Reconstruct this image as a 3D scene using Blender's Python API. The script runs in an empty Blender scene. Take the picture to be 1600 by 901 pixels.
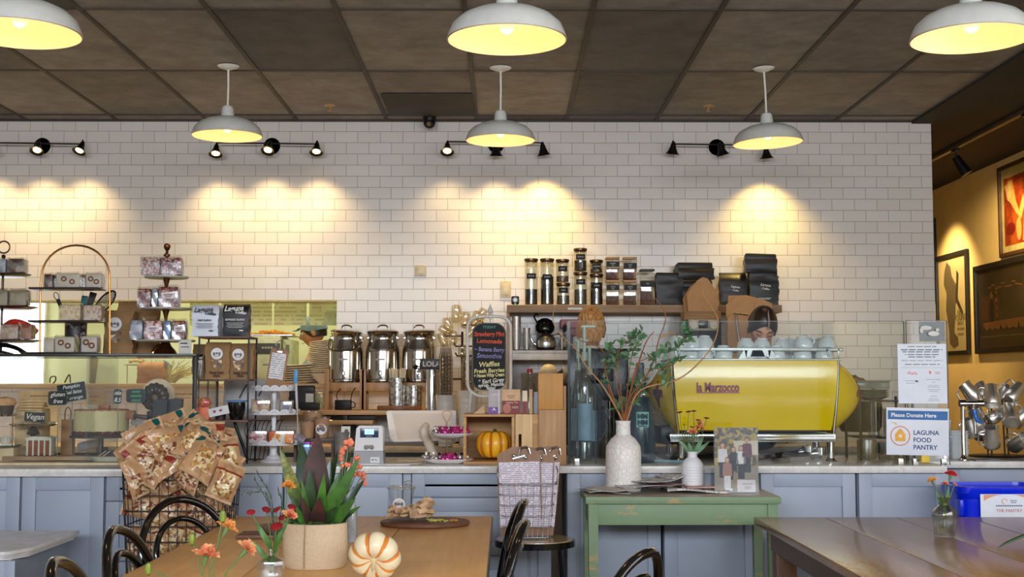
import bpy,bmesh,math,random
from mathutils import Vector,Matrix
PI=math.pi
R=math.radians
random.seed(11)
MT=Matrix.Translation
MR=Matrix.Rotation
scene=bpy.context.scene
COL=scene.collection
#camera
F_PX=2000.0
CAM_Z=1.33
PITCH=math.atan(142.5/F_PX)
YAW=math.atan(12.0/F_PX)
cam_data=bpy.data.cameras.new('camera')
cam=bpy.data.objects.new('camera',cam_data)
COL.objects.link(cam)
cam.location=(0,0,CAM_Z)
cam.rotation_euler=(PI/2+PITCH,0,-YAW)
cam_data.sensor_fit='HORIZONTAL'
cam_data.sensor_width=36
cam_data.lens=36*F_PX/1600
cam_data.clip_start=.05
scene.camera=cam
scene.view_settings.view_transform='Standard'
scene.view_settings.look='None'
scene.view_settings.gamma=1.0
scene.view_settings.use_curve_mapping=False
scene.view_settings.exposure=.0
def _ray(u,v):
 du,dv=u-800.0,450.5-v
 d=F_PX*math.cos(PITCH)-dv*math.sin(PITCH)
 z=F_PX*math.sin(PITCH)+dv*math.cos(PITCH)
 return(du*math.cos(YAW)+d*math.sin(YAW),d*math.cos(YAW)-du*math.sin(YAW),z)
def at(u,v,y):
 rx,ry,rz=_ray(u,v)
 s=y/ry
 return Vector((rx*s,y,CAM_Z+rz*s))
def onz(u,v,z):
 rx,ry,rz=_ray(u,v)
 s=(z-CAM_Z)/rz
 return Vector((rx*s,ry*s,z))
def onx(u,v,x):
 rx,ry,rz=_ray(u,v)
 s=x/rx
 return Vector((x,ry*s,CAM_Z+rz*s))
#light
world=bpy.data.worlds.new('world')
scene.world=world
world.use_nodes=True
bg=world.node_tree.nodes['Background']
bg.inputs[0].default_value=(.75,.85,1.0,1)
bg.inputs[1].default_value=.6
def lamp(name,kind,loc,energy,color,rot=(0,0,0),**kw):
 ld=bpy.data.lights.new(name,kind)
 ld.energy=energy
 ld.color=color
 for k,v in kw.items():
  setattr(ld,k,v)
 o=bpy.data.objects.new(name,ld)
 o.location=loc
 o.rotation_euler=rot
 COL.objects.link(o)
 return o
WARM=(1.0,.62,.26)
SPOTC=(1.0,.70,.20)
lamp('shopfront_daylight','AREA',(.3,-2.7,2.55),480,(.86,.92,1.0),(R(72),0,0),shape='RECTANGLE',size=8.0,size_y=.9)
lamp('side_daylight','AREA',(3.8,2.2,1.5),60,(.80,.88,1.0),(PI/2,0,PI/2),shape='RECTANGLE',size=3.5,size_y=1.8)
#colours and materials
def lin(c):
 out=[]
 for x in c[:3]:
  x=x/255.0
  out.append(x/12.92 if x<=.04045 else((x+.055)/1.055)**2.4)
 return(out[0],out[1],out[2],1.0)
MATS={}
def _new(name):
 m=bpy.data.materials.new(name)
 m.use_nodes=True
 nt=m.node_tree
 b=nt.nodes['Principled BSDF']
 MATS[name]=m
 return m,nt,b
def _coords(nt,scale=(1,1,1),kind='Object'):
 tc=nt.nodes.new('ShaderNodeTexCoord')
 mp=nt.nodes.new('ShaderNodeMapping')
 mp.inputs['Scale'].default_value=scale
 nt.links.new(tc.outputs[kind],mp.inputs['Vector'])
 return mp.outputs['Vector']
def _noise(nt,vec,scale,detail=3,rough=.6):
 n=nt.nodes.new('ShaderNodeTexNoise')
 n.inputs['Scale'].default_value=scale
 n.inputs['Detail'].default_value=detail
 n.inputs['Roughness'].default_value=rough
 nt.links.new(vec,n.inputs['Vector'])
 return n.outputs['Fac']
def _ramp(nt,fac,stops,const=False):
 r=nt.nodes.new('ShaderNodeValToRGB')
 if const:
  r.color_ramp.interpolation='CONSTANT'
 e=r.color_ramp.elements
 while len(e)<len(stops):
  e.new(.5)
 for i,(p,c)in enumerate(stops):
  e[i].position=p
  e[i].color=lin(c)
 nt.links.new(fac,r.inputs['Fac'])
 return r.outputs['Color']
def _bump(nt,b,fac,strength,dist=.01):
 bp=nt.nodes.new('ShaderNodeBump')
 bp.inputs['Strength'].default_value=strength
 bp.inputs['Distance'].default_value=dist
 nt.links.new(fac,bp.inputs['Height'])
 nt.links.new(bp.outputs['Normal'],b.inputs['Normal'])
 return bp
def M(name,rgb,rough=.5,metal=.0,var=.07,scale=14.0,bump=.0,trans=.0,emit=.0,coat=.0,alpha=1.0,ior=1.45,spec=.5):
 if name in MATS:
  return MATS[name]
 m,nt,b=_new(name)
 vec=_coords(nt)
 f=_noise(nt,vec,scale)
 lo=tuple(max(0,c*(1-var))for c in rgb)
 hi=tuple(min(255,c*(1+var))for c in rgb)
 col=_ramp(nt,f,[(.3,lo),(.7,hi)])
 nt.links.new(col,b.inputs['Base Color'])
 b.inputs['Roughness'].default_value=rough
 b.inputs['Metallic'].default_value=metal
 b.inputs['Transmission Weight'].default_value=trans
 b.inputs['IOR'].default_value=ior
 b.inputs['Coat Weight'].default_value=coat
 b.inputs['Coat Roughness'].default_value=.08
 b.inputs['Specular IOR Level'].default_value=spec
 b.inputs['Alpha'].default_value=alpha
 if emit:
  nt.links.new(col,b.inputs['Emission Color'])
  b.inputs['Emission Strength'].default_value=emit
 if bump:
  _bump(nt,b,f,bump)
 return m
def mottled(name,stops,scale=30,rough=.5,kind='voronoi',stretch=(1,1,1),bump=.0,metal=.0,coat=.0):
 if name in MATS:
  return MATS[name]
 m,nt,b=_new(name)
 vec=_coords(nt,stretch)
 if kind=='voronoi':
  n=nt.nodes.new('ShaderNodeTexVoronoi')
  n.inputs['Scale'].default_value=scale
  nt.links.new(vec,n.inputs['Vector'])
  sp=nt.nodes.new('ShaderNodeSeparateColor')
  nt.links.new(n.outputs['Color'],sp.inputs['Color'])
  fac=sp.outputs[0]
  h=n.outputs['Distance']
 else:
  fac=h=_noise(nt,vec,scale,4)
 nt.links.new(_ramp(nt,fac,stops,kind=='voronoi'),b.inputs['Base Color'])
 b.inputs['Roughness'].default_value=rough
 b.inputs['Metallic'].default_value=metal
 b.inputs['Coat Weight'].default_value=coat
 if bump:
  _bump(nt,b,h,bump)
 return m
def wood(name,c1,c2,c3=None,axis='x',scale=6,rough=.45,coat=.0,bump=.08,stretch=14,wear=None):
 if name in MATS:
  return MATS[name]
 m,nt,b=_new(name)
 st={'x':(1,stretch,stretch),'y':(stretch,1,stretch),'z':(stretch,stretch,1)}[axis]
 vec=_coords(nt,st)
 f=_noise(nt,vec,scale,5,.65)
 f2=_noise(nt,_coords(nt),3.0,2)
 c3=c3 or tuple((a+b_)/2 for a,b_ in zip(c1,c2))
 col=_ramp(nt,f,[(.28,c1),(.5,c3),(.72,c2)])
 mix=nt.nodes.new('ShaderNodeMix')
 mix.data_type='RGBA'
 mix.blend_type='MULTIPLY'
 mix.inputs[0].default_value=.55
 nt.links.new(col,mix.inputs[6])
 nt.links.new(_ramp(nt,f2,[(.3,(222,216,208)),(.7,(255,255,255))]),mix.inputs[7])
 out=mix.outputs[2]
 if wear:
  w=_noise(nt,_coords(nt,(1,1,2.5)),9,6,.7)
  mx=nt.nodes.new('ShaderNodeMix')
  mx.data_type='RGBA'
  nt.links.new(_ramp(nt,w,[(.58,(0,0,0)),(.66,(255,255,255))]),mx.inputs[0])
  nt.links.new(out,mx.inputs[6])
  mx.inputs[7].default_value=lin(wear)
  out=mx.outputs[2]
 nt.links.new(out,b.inputs['Base Color'])
 b.inputs['Roughness'].default_value=rough
 b.inputs['Coat Weight'].default_value=coat
 b.inputs['Coat Roughness'].default_value=.15
 _bump(nt,b,f,bump,.004)
 return m
def printed(name,paper,ink,line_h,cover=.5,axis='z',word=60,rough=.6,dens=.45):
 if name in MATS:
  return MATS[name]
 m,nt,b=_new(name)
 tc=nt.nodes.new('ShaderNodeTexCoord')
 sp=nt.nodes.new('ShaderNodeSeparateXYZ')
 nt.links.new(tc.outputs['Object'],sp.inputs[0])
 ax={'x':0,'y':1,'z':2}[axis]
 def math_(op,a,b_=None):
  n=nt.nodes.new('ShaderNodeMath')
  n.operation=op
  for i,x in enumerate([a,b_]):
   if x is None:
    continue
   if isinstance(x,(int,float)):
    n.inputs[i].default_value=x
   else:
    nt.links.new(x,n.inputs[i])
  return n.outputs[0]
 t=math_('MULTIPLY',sp.outputs[ax],1.0/line_h)
 row=math_('FLOOR',t)
 fr=math_('FRACT',t)
 stripe=math_('LESS_THAN',fr,cover)
 cb=nt.nodes.new('ShaderNodeCombineXYZ')
 nt.links.new(math_('MULTIPLY',sp.outputs[0],word),cb.inputs[0])
 nt.links.new(math_('MULTIPLY',row,7.31),cb.inputs[2])
 if ax!=1:
  nt.links.new(math_('MULTIPLY',sp.outputs[1],word),cb.inputs[1])
 n=_noise(nt,cb.outputs[0],1.0,1)
 w=math_('GREATER_THAN',n,dens)
 k=math_('MULTIPLY',stripe,w)
 mx=nt.nodes.new('ShaderNodeMix')
 mx.data_type='RGBA'
 nt.links.new(k,mx.inputs[0])
 mx.inputs[6].default_value=lin(paper)
 mx.inputs[7].default_value=lin(ink)
 nt.links.new(mx.outputs[2],b.inputs['Base Color'])
 b.inputs['Roughness'].default_value=rough
 return m
def film(name,rgb,alpha=.3,rough=.08):
 if name in MATS:
  return MATS[name]
 m,nt,b=_new(name)
 out=[n for n in nt.nodes if n.type=='OUTPUT_MATERIAL'][0]
 tr=nt.nodes.new('ShaderNodeBsdfTransparent')
 tr.inputs[0].default_value=lin([255-(255-c)*.45 for c in rgb])
 gl=nt.nodes.new('ShaderNodeBsdfGlossy')
 gl.inputs['Roughness'].default_value=rough
 fr=nt.nodes.new('ShaderNodeFresnel')
 geo=nt.nodes.new('ShaderNodeNewGeometry')
 io=nt.nodes.new('ShaderNodeMath')
 io.operation='MULTIPLY_ADD'
 io.inputs[1].default_value=1/1.45-1.45
 io.inputs[2].default_value=1.45
 nt.links.new(geo.outputs['Backfacing'],io.inputs[0])
 nt.links.new(io.outputs[0],fr.inputs[0])
 ad=nt.nodes.new('ShaderNodeMath')
 ad.operation='ADD'
 ad.use_clamp=True
 ns=_noise(nt,_coords(nt),12)
 mu=nt.nodes.new('ShaderNodeMath')
 mu.operation='MULTIPLY'
 mu.inputs[1].default_value=alpha*.5
 nt.links.new(ns,mu.inputs[0])
 nt.links.new(mu.outputs[0],ad.inputs[0])
 nt.links.new(fr.outputs[0],ad.inputs[1])
 mx=nt.nodes.new('ShaderNodeMixShader')
 nt.links.new(ad.outputs[0],mx.inputs[0])
 nt.links.new(tr.outputs[0],mx.inputs[1])
 nt.links.new(gl.outputs[0],mx.inputs[2])
 nt.links.new(mx.outputs[0],out.inputs['Surface'])
 return m
#mesh building
class MB:
 def __init__(self):
  self.v,self.f,self.mi,self.sm=[],[],[],[]
 def add(self,vs,fs,m=0,smooth=True,mx=None):
  o=len(self.v)
  for p in vs:
   p=Vector(p)
   self.v.append(mx@p if mx is not None else p)
  for q in fs:
   self.f.append(tuple(i+o for i in q))
   self.mi.append(m)
   self.sm.append(smooth)
  return self
 def box(self,c,s,m=0,rot=None,bev=.0,mx=None):
  x,y,z=s[0]/2,s[1]/2,s[2]/2
  if bev>0:
   bm=bmesh.new()
   bmesh.ops.create_cube(bm,size=1.0)
   for q in bm.verts:
    q.co=Vector((q.co.x*s[0],q.co.y*s[1],q.co.z*s[2]))
   bmesh.ops.bevel(bm,geom=bm.edges[:],offset=min(bev,x*.95,y*.95,z*.95),segments=2,affect='EDGES',profile=.6)
   bm.verts.ensure_lookup_table()
   vs=[q.co.copy()for q in bm.verts]
   fs=[[w.index for w in q.verts]for q in bm.faces]
   bm.free()
  else:
   vs=[Vector(p)for p in((-x,-y,-z),(x,-y,-z),(x,y,-z),(-x,y,-z),(-x,-y,z),(x,-y,z),(x,y,z),(-x,y,z))]
   fs=[(0,3,2,1),(4,5,6,7),(0,1,5,4),(1,2,6,5),(2,3,7,6),(3,0,4,7)]
  mat=MT(c)
  if rot is not None:
   mat=mat@(MR(rot[2],4,'Z')@MR(rot[1],4,'Y')@MR(rot[0],4,'X'))
  if mx is not None:
   mat=mx@mat
  return self.add(vs,fs,m,True,mat)
 def span(self,a,b,m=0,bev=.0):
  c=[(p+q)/2 for p,q in zip(a,b)]
  s=[abs(p-q)for p,q in zip(a,b)]
  return self.box(c,s,m,None,bev)
 def lathe(self,prof,n=28,m=0,mx=None,scal=(1,1),wob=None):
  vs,fs=[],[]
  for(r,z)in prof:
   for i in range(n):
    a=2*PI*i/n
    rr=r*(wob(a,z)if wob else 1)
    vs.append((rr*math.cos(a)*scal[0],rr*math.sin(a)*scal[1],z))
  for j in range(len(prof)-1):
   for i in range(n):
    k=(i+1)%n
    fs.append((j*n+i,j*n+k,(j+1)*n+k,(j+1)*n+i))
  if prof[0][0]>1e-6:
   pass
  return self.add(vs,fs,m,True,mx)
 def disc(self,c,r,n=28,m=0,nz=1):
  vs=[(c[0]+r*math.cos(2*PI*i/n),c[1]+r*math.sin(2*PI*i/n),c[2])for i in range(n)]
  q=list(range(n))
  return self.add(vs,[q if nz>0 else q[::-1]],m,False)
 def cyl(self,p0,p1,r0,r1=None,n=16,m=0,caps=True):
  p0,p1=Vector(p0),Vector(p1)
  r1=r0 if r1 is None else r1
  d=(p1-p0)
  L=d.length
  if L<1e-9:
   return self
  q=Vector((0,0,1)).rotation_difference(d.normalized()).to_matrix().to_4x4()
  mx=MT(p0)@q
  vs=[(r0*math.cos(2*PI*i/n),r0*math.sin(2*PI*i/n),0)for i in range(n)]+[(r1*math.cos(2*PI*i/n),r1*math.sin(2*PI*i/n),L)for i in range(n)]
  fs=[(i,(i+1)%n,n+(i+1)%n,n+i)for i in range(n)]
  if caps:
   fs+=[tuple(range(n))[::-1],tuple(range(n,2*n))]
  return self.add(vs,fs,m,True,mx)
 def tube(self,pts,r,n=8,m=0,closed=False,caps=True):
  pts=[Vector(p)for p in pts]
  N=len(pts)
  rs=r if isinstance(r,(list,tuple))else[r]*N
  vs,fs=[],[]
  up=None
  for i,p in enumerate(pts):
   if closed:
    t=pts[(i+1)%N]-pts[(i-1)%N]
   else:
    t=pts[min(i+1,N-1)]-pts[max(i-1,0)]
   t=t.normalized()if t.length>1e-9 else Vector((0,0,1))
   if up is None:
    up=Vector((0,0,1))if abs(t.z)<.9 else Vector((0,1,0))
   up=(up-t*up.dot(t))
   up=up.normalized()if up.length>1e-6 else Vector((1,0,0))
   s=t.cross(up)
   for k in range(n):
    a=2*PI*k/n
    vs.append(p+(up*math.cos(a)+s*math.sin(a))*rs[i])
  last=N if closed else N-1
  for i in range(last):
   j=(i+1)%N
   for k in range(n):
    l=(k+1)%n
    fs.append((i*n+k,i*n+l,j*n+l,j*n+k))
  if caps and not closed:
   fs+=[tuple(range(n))[::-1],tuple(range((N-1)*n,N*n))]
  return self.add(vs,fs,m,True)
 def ball(self,c,r,m=0,n=16,mx=None,squash=None):
  rx,ry,rz=(r,r,r)if isinstance(r,(int,float))else r
  vs,fs=[(0,0,-rz)],[]
  h=max(4,n//2)
  for j in range(1,h):
   t=-PI/2+PI*j/h
   for i in range(n):
    a=2*PI*i/n
    vs.append((rx*math.cos(t)*math.cos(a),ry*math.cos(t)*math.sin(a),rz*math.sin(t)))
  vs.append((0,0,rz))
  top=len(vs)-1
  for i in range(n):
   k=(i+1)%n
   fs.append((0,1+k,1+i))
   fs.append((top,top-n+i,top-n+k))
   for j in range(h-2):
    a=1+j*n
    fs.append((a+i,a+k,a+n+k,a+n+i))
  t=MT(c)
  return self.add(vs,fs,m,True,t if mx is None else t@mx)
 def prism(self,poly,d0,d1,plane='xz',m=0,mx=None,smooth=False):
  n=len(poly)
  def pt(a,b,d):
   return{'xz':(a,d,b),'xy':(a,b,d),'yz':(d,a,b)}[plane]
  vs=[pt(a,b,d0)for a,b in poly]+[pt(a,b,d1)for a,b in poly]
  fs=[tuple(range(n)),tuple(range(n,2*n))[::-1]]
  fs+=[(i,n+i,n+(i+1)%n,(i+1)%n)for i in range(n)]
  return self.add(vs,fs,m,smooth,mx)
 def grid(self,fn,nu,nv,m=0,mx=None,mfn=None,double=.0):
  vs=[fn(i/nu,j/nv)for j in range(nv+1)for i in range(nu+1)]
  o=len(self.v)
  fs=[]
  ms=[]
  for j in range(nv):
   for i in range(nu):
    a=j*(nu+1)+i
    fs.append((a,a+1,a+nu+2,a+nu+1))
    ms.append(mfn((i+.5)/nu,(j+.5)/nv)if mfn else m)
  self.add(vs,fs,m,True,mx)
  for k,q in enumerate(ms):
   self.mi[len(self.mi)-len(ms)+k]=q
  return self
 def text(self,body,size,mx,m=0,depth=.0006,align='CENTER',shear=.0,bold=.0,squeeze=1.0):
  cu=bpy.data.curves.new('tmp_text','FONT')
  cu.body=body
  cu.size=size
  cu.extrude=depth
  cu.offset=bold
  cu.shear=shear
  cu.align_x=align
  cu.align_y='CENTER'
  cu.resolution_u=3
  o=bpy.data.objects.new('tmp_text',cu)
  me=o.to_mesh()
  vs=[(q.co.x*squeeze,q.co.y,q.co.z)for q in me.vertices]
  fs=[tuple(p.vertices)for p in me.polygons]
  o.to_mesh_clear()
  bpy.data.objects.remove(o)
  bpy.data.curves.remove(cu)
  return self.add(vs,fs,m,False,mx)
 def move(self,mx):
  self.v=[mx@p for p in self.v]
  return self
 def build(self,name,mats,parent=None,loc=None,rot=None,sharp=35):
  if not isinstance(mats,(list,tuple)):
   mats=[mats]
  me=bpy.data.meshes.new(name)
  me.from_pydata([tuple(p)for p in self.v],[],self.f)
  for q in mats:
   me.materials.append(q)
  me.polygons.foreach_set('material_index',self.mi)
  me.polygons.foreach_set('use_smooth',self.sm)
  bm=bmesh.new()
  bm.from_mesh(me)
  bmesh.ops.recalc_face_normals(bm,faces=bm.faces[:])
  bm.to_mesh(me)
  bm.free()
  me.set_sharp_from_angle(angle=R(sharp))
  o=bpy.data.objects.new(name,me)
  COL.objects.link(o)
  if parent is not None:
   o.parent=parent
  if loc is not None:
   o.location=loc
  if rot is not None:
   o.rotation_euler=rot
  return o
FRONT=MR(PI/2,4,'X')
def facing(x,y,z,rz=0,ry=0,rx=0):
 return MT((x,y,z))@MR(rz,4,'Z')@MR(rx,4,'X')@MR(ry,4,'Y')@FRONT
def tag(o,label,cat,group=None,kind=None):
 o['label']=label
 o['category']=cat
 if group:
  o['group']=group
 if kind:
  o['kind']=kind
 return o
def thing(name,label,cat,loc=(0,0,0),rz=.0,group=None,rot=None):
 o=bpy.data.objects.new(name,None)
 COL.objects.link(o)
 o.empty_display_size=.05
 o.location=loc
 o.rotation_euler=rot if rot is not None else(0,0,rz)
 return tag(o,label,cat,group)
def struct(name,mb,m,**kw):
 o=mb.build(name,m,**kw)
 o['kind']='structure'
 return o
KIDS={}
def dup(root,loc,rz=.0,label=None,group=None,rot=None,scale=None):
 r=root.copy()
 COL.objects.link(r)
 r.location=loc
 r.rotation_euler=rot if rot is not None else(0,0,rz)
 if scale:
  r.scale=(scale,scale,scale)
 if label:
  r['label']=label
 if group:
  r['group']=group
 for ch in list(root.children):
  c=ch.copy()
  COL.objects.link(c)
  c.parent=r
  for g in list(ch.children):
   d=g.copy()
   COL.objects.link(d)
   d.parent=c
 return r
def arc(cx,cz,r,a0,a1,n,y=.0,rz=None):
 rz=r if rz is None else rz
 return[(cx+r*math.cos(R(a0+(a1-a0)*i/n)),y,cz+rz*math.sin(R(a0+(a1-a0)*i/n)))for i in range(n+1)]
def SP(pts,k=6):
 P=[Vector(p)for p in pts]
 P=[P[0]*2-P[1]]+P+[P[-1]*2-P[-2]]
 out=[]
 for i in range(1,len(P)-2):
  for j in range(k):
   t=j/k
   a,b,c,d=P[i-1],P[i],P[i+1],P[i+2]
   out.append(.5*((2*b)+(c-a)*t+(2*a-5*b+4*c-d)*t*t+(3*b-a-3*c+d)*t**3))
 out.append(P[-2])
 return out
#the room
YW=8.56
CE=at(800,188,YW).z
XE=at(1457,300,YW).x
OX1=at(526,500,YW).x
OX0=-5.4
OZ0=at(300,599,YW).z
OZ1=at(300,468,YW).z
XR=3.93
m,nt,b=_new('white_glazed_tile')
tc=nt.nodes.new('ShaderNodeTexCoord')
sp=nt.nodes.new('ShaderNodeSeparateXYZ')
nt.links.new(tc.outputs['Object'],sp.inputs[0])
cb=nt.nodes.new('ShaderNodeCombineXYZ')
ad=nt.nodes.new('ShaderNodeMath')
ad.operation='SUBTRACT'
nt.links.new(sp.outputs[0],cb.inputs[0])
nt.links.new(sp.outputs[2],ad.inputs[0])
ad.inputs[1].default_value=at(100,362.7,YW).z
nt.links.new(ad.outputs[0],cb.inputs[1])
bk=nt.nodes.new('ShaderNodeTexBrick')
bk.inputs['Scale'].default_value=1.0
bk.inputs['Brick Width'].default_value=.1524
bk.inputs['Row Height'].default_value=.0762
bk.inputs['Mortar Size'].default_value=.0019
bk.inputs['Mortar Smooth'].default_value=.5
bk.inputs['Color1'].default_value=lin((222,215,208))
bk.inputs['Color2'].default_value=lin((217,210,202))
bk.inputs['Mortar'].default_value=lin((160,148,134))
bk.offset=.5
nt.links.new(cb.outputs[0],bk.inputs['Vector'])
nt.links.new(bk.outputs['Color'],b.inputs['Base Color'])
b.inputs['Roughness'].default_value=.22
b.inputs['Specular IOR Level'].default_value=.4
wv=_noise(nt,cb.outputs[0],7.0,2)
h1=nt.nodes.new('ShaderNodeMath')
h1.operation='MULTIPLY'
nt.links.new(bk.outputs['Fac'],h1.inputs[0])
h1.inputs[1].default_value=-1.0
sc_=nt.nodes.new('ShaderNodeSeparateColor')
nt.links.new(bk.outputs['Color'],sc_.inputs[0])
h2=nt.nodes.new('ShaderNodeMath')
h2.operation='MULTIPLY_ADD'
nt.links.new(wv,h2.inputs[0])
h2.inputs[1].default_value=.8
nt.links.new(h1.outputs[0],h2.inputs[2])
_bump(nt,b,h2.outputs[0],.55,.004)
TILE=m
mb=MB()
T_=.16
mb.span((-5.4,YW,0),(XE,YW+T_,OZ0-.03))
mb.span((-5.4,YW,OZ1),(XE,YW+T_,CE+.05))
mb.span((OX1,YW,OZ0-.03),(XE,YW+T_,OZ1))
struct('wall_back',mb,TILE)
mb=MB()
mb.span((OX0,YW-.03,OZ0-.03),(OX1+.01,YW+T_+.03,OZ0),0,.004)
struct('trim_1',mb,wood('hatch_sill_wood',(200,170,120),(226,200,150),scale=4))
mb=MB()
mb.span((OX0,YW-.004,OZ1-.014),(OX1,YW+T_,OZ1),0,.002)
struct('trim_2',mb,M('kitchen_lit_hatch_trim',(190,180,130),.5))  # greenish colour stands for kitchen light falling on the opening's edge
m,nt,b=_new('dark_ceiling_tile')
tc=nt.nodes.new('ShaderNodeTexCoord')
X0T=onz(526,14,CE).x
XT=(onz(1127,14,CE).x-X0T)/3
Y0T=onz(788,14,CE).y
YT=onz(788,110.5,CE).y-Y0T
mp=nt.nodes.new('ShaderNodeMapping')
mp.inputs['Location'].default_value=(-X0T/XT+40,-Y0T/YT+40,0)
mp.inputs['Scale'].default_value=(1/XT,1/YT,0)
nt.links.new(tc.outputs['Object'],mp.inputs['Vector'])
fl=nt.nodes.new('ShaderNodeVectorMath')
fl.operation='FLOOR'
nt.links.new(mp.outputs[0],fl.inputs[0])
wn=nt.nodes.new('ShaderNodeTexWhiteNoise')
wn.noise_dimensions='3D'
nt.links.new(fl.outputs[0],wn.inputs['Vector'])
tone=_ramp(nt,wn.outputs['Value'],[(.0,(106,104,104)),(.35,(150,148,147)),(1.0,(172,170,167))])
n1=_noise(nt,_coords(nt),5,6,.7)
n2=_noise(nt,_coords(nt),90,3)
mx=nt.nodes.new('ShaderNodeMix')
mx.data_type='RGBA'
mx.blend_type='MULTIPLY'
mx.inputs[0].default_value=.8
nt.links.new(tone,mx.inputs[6])
nt.links.new(_ramp(nt,n1,[(.3,(175,168,160)),(.7,(255,252,248))]),mx.inputs[7])
nt.links.new(mx.outputs[2],b.inputs['Base Color'])
b.inputs['Roughness'].default_value=.75
_bump(nt,b,n2,.25,.003)
CT=m
XC=2.76
mb=MB()
mb.span((-5.6,-3.2,CE),(XC,YW+.2,CE+.06))
struct('ceiling',mb,CT)
mb=MB()
GB=M('ceiling_grid',(62,52,42),.6)
k=-9
while True:
 x=X0T+k*XT
 k+=1
 if x>XC-.02:
  break
 if x<-5.5:
  continue
 mb.span((x-.012,-3.1,CE-.006),(x+.012,YW,CE+.002),0)
for k in range(-8,3):
 y=Y0T+k*YT
 if-3<y<YW-.03:
  mb.span((-5.5,y-.012,CE-.0055),(XC,y+.012,CE+.002),0)
mb.span((-5.5,YW-.025,CE-.012),(XE,YW,CE),0)
struct('trim_3',mb,GB)
DC=M('black_painted_ceiling',(46,42,37),.85,scale=3)
mb=MB()
mb.span((XC,-3.2,CE-.02),(XR+.1,14.2,CE+.06))
mb.span((-5.6,YW+.2,CE-.02),(XC,14.2,CE+.06))
struct('ceiling_side',mb,DC)
YEL=M('mustard_wall_paint',(226,196,130),.7,scale=2,var=.04,bump=.02)
mb=MB()
mb.span((XR,-3.2,0),(XR+.15,14.2,CE+.05))
struct('wall_right',mb,YEL)
mb=MB()
mb.span((-5.6,-3.2,0),(-5.4,14.2,CE+.05))
struct('wall_left',mb,M('offwhite_wall_paint',(215,208,195),.7,scale=2))
mb=MB()
mb.span((XE,14.0,0),(XR,14.2,CE+.05))
struct('wall_far',mb,YEL)
mb=MB()
mb.span((-5.6,-3.2,-.06),(XR+.1,14.2,0))
struct('floor',mb,wood('floor_boards',(120,92,64),(160,126,90),axis='x',scale=3,rough=.4))
mb=MB()
mb.span((-5.4,-3.1,0),(XR,-2.95,.35))
mb.span((-5.4,-3.1,3.0),(XR,-2.95,CE))
for x in(-5.3,-2.9,-.6,1.7,3.85):
 mb.span((x-.04,-3.1,.35),(x+.04,-2.98,3.0))
struct('wall_front',mb,M('shopfront_frame',(60,60,62),.5))
mb=MB()
mb.span((-5.3,-3.05,.35),(XR,-3.04,3.0))
struct('window_1',mb,film('shopfront_glass',(250,252,255),.02))
KW=M('kitchen_wall_paint',(214,214,172),.5,scale=2,var=.03)
YK=10.9
mb=MB()
mb.span((-5.4,YK,0),(XE-.1,YK+.1,CE))
struct('wall_kitchen',mb,KW)
mb=MB()
mb.span((XE-.12,YW+T_,0),(XE,14.1,CE))
struct('wall_kitchen_side',mb,KW)
lamp('kitchen_ceiling_light','AREA',(-1.9,9.7,CE-.12),66,(1.0,.98,.68),(0,0,0),shape='RECTANGLE',size=3.2,size_y=1.2)
lamp('kitchen_window_light','AREA',(-4.4,YK-.12,1.75),14,(.9,.95,1.0),(PI/2,0,0),shape='RECTANGLE',size=1.0,size_y=1.0)
p0,p1=at(-40,605,YK-.02),at(68,478,YK-.02)
r=bpy.data.objects.new('window_2',None)
COL.objects.link(r)
r['kind']='structure'
mb=MB().span((p0.x,YK-.03,p0.z-.1),(p1.x,YK-.015,p1.z+.1))
mb.build('pane',M('bright_pane',(235,240,250),.3,emit=1.1,var=.03,scale=3),r)
mb=MB()
for x in(p0.x,p1.x,p0.x*.35+p1.x*.65):
 mb.span((x-.03,YK-.06,p0.z-.12),(x+.03,YK-.01,p1.z+.12),0,.004)
for z in(p0.z-.1,p1.z+.1):
 mb.span((p0.x-.03,YK-.06,z-.03),(p1.x+.03,YK-.01,z+.03),0,.004)
mb.build('window_frame',M('white_frame',(225,225,220),.4),r)
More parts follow.
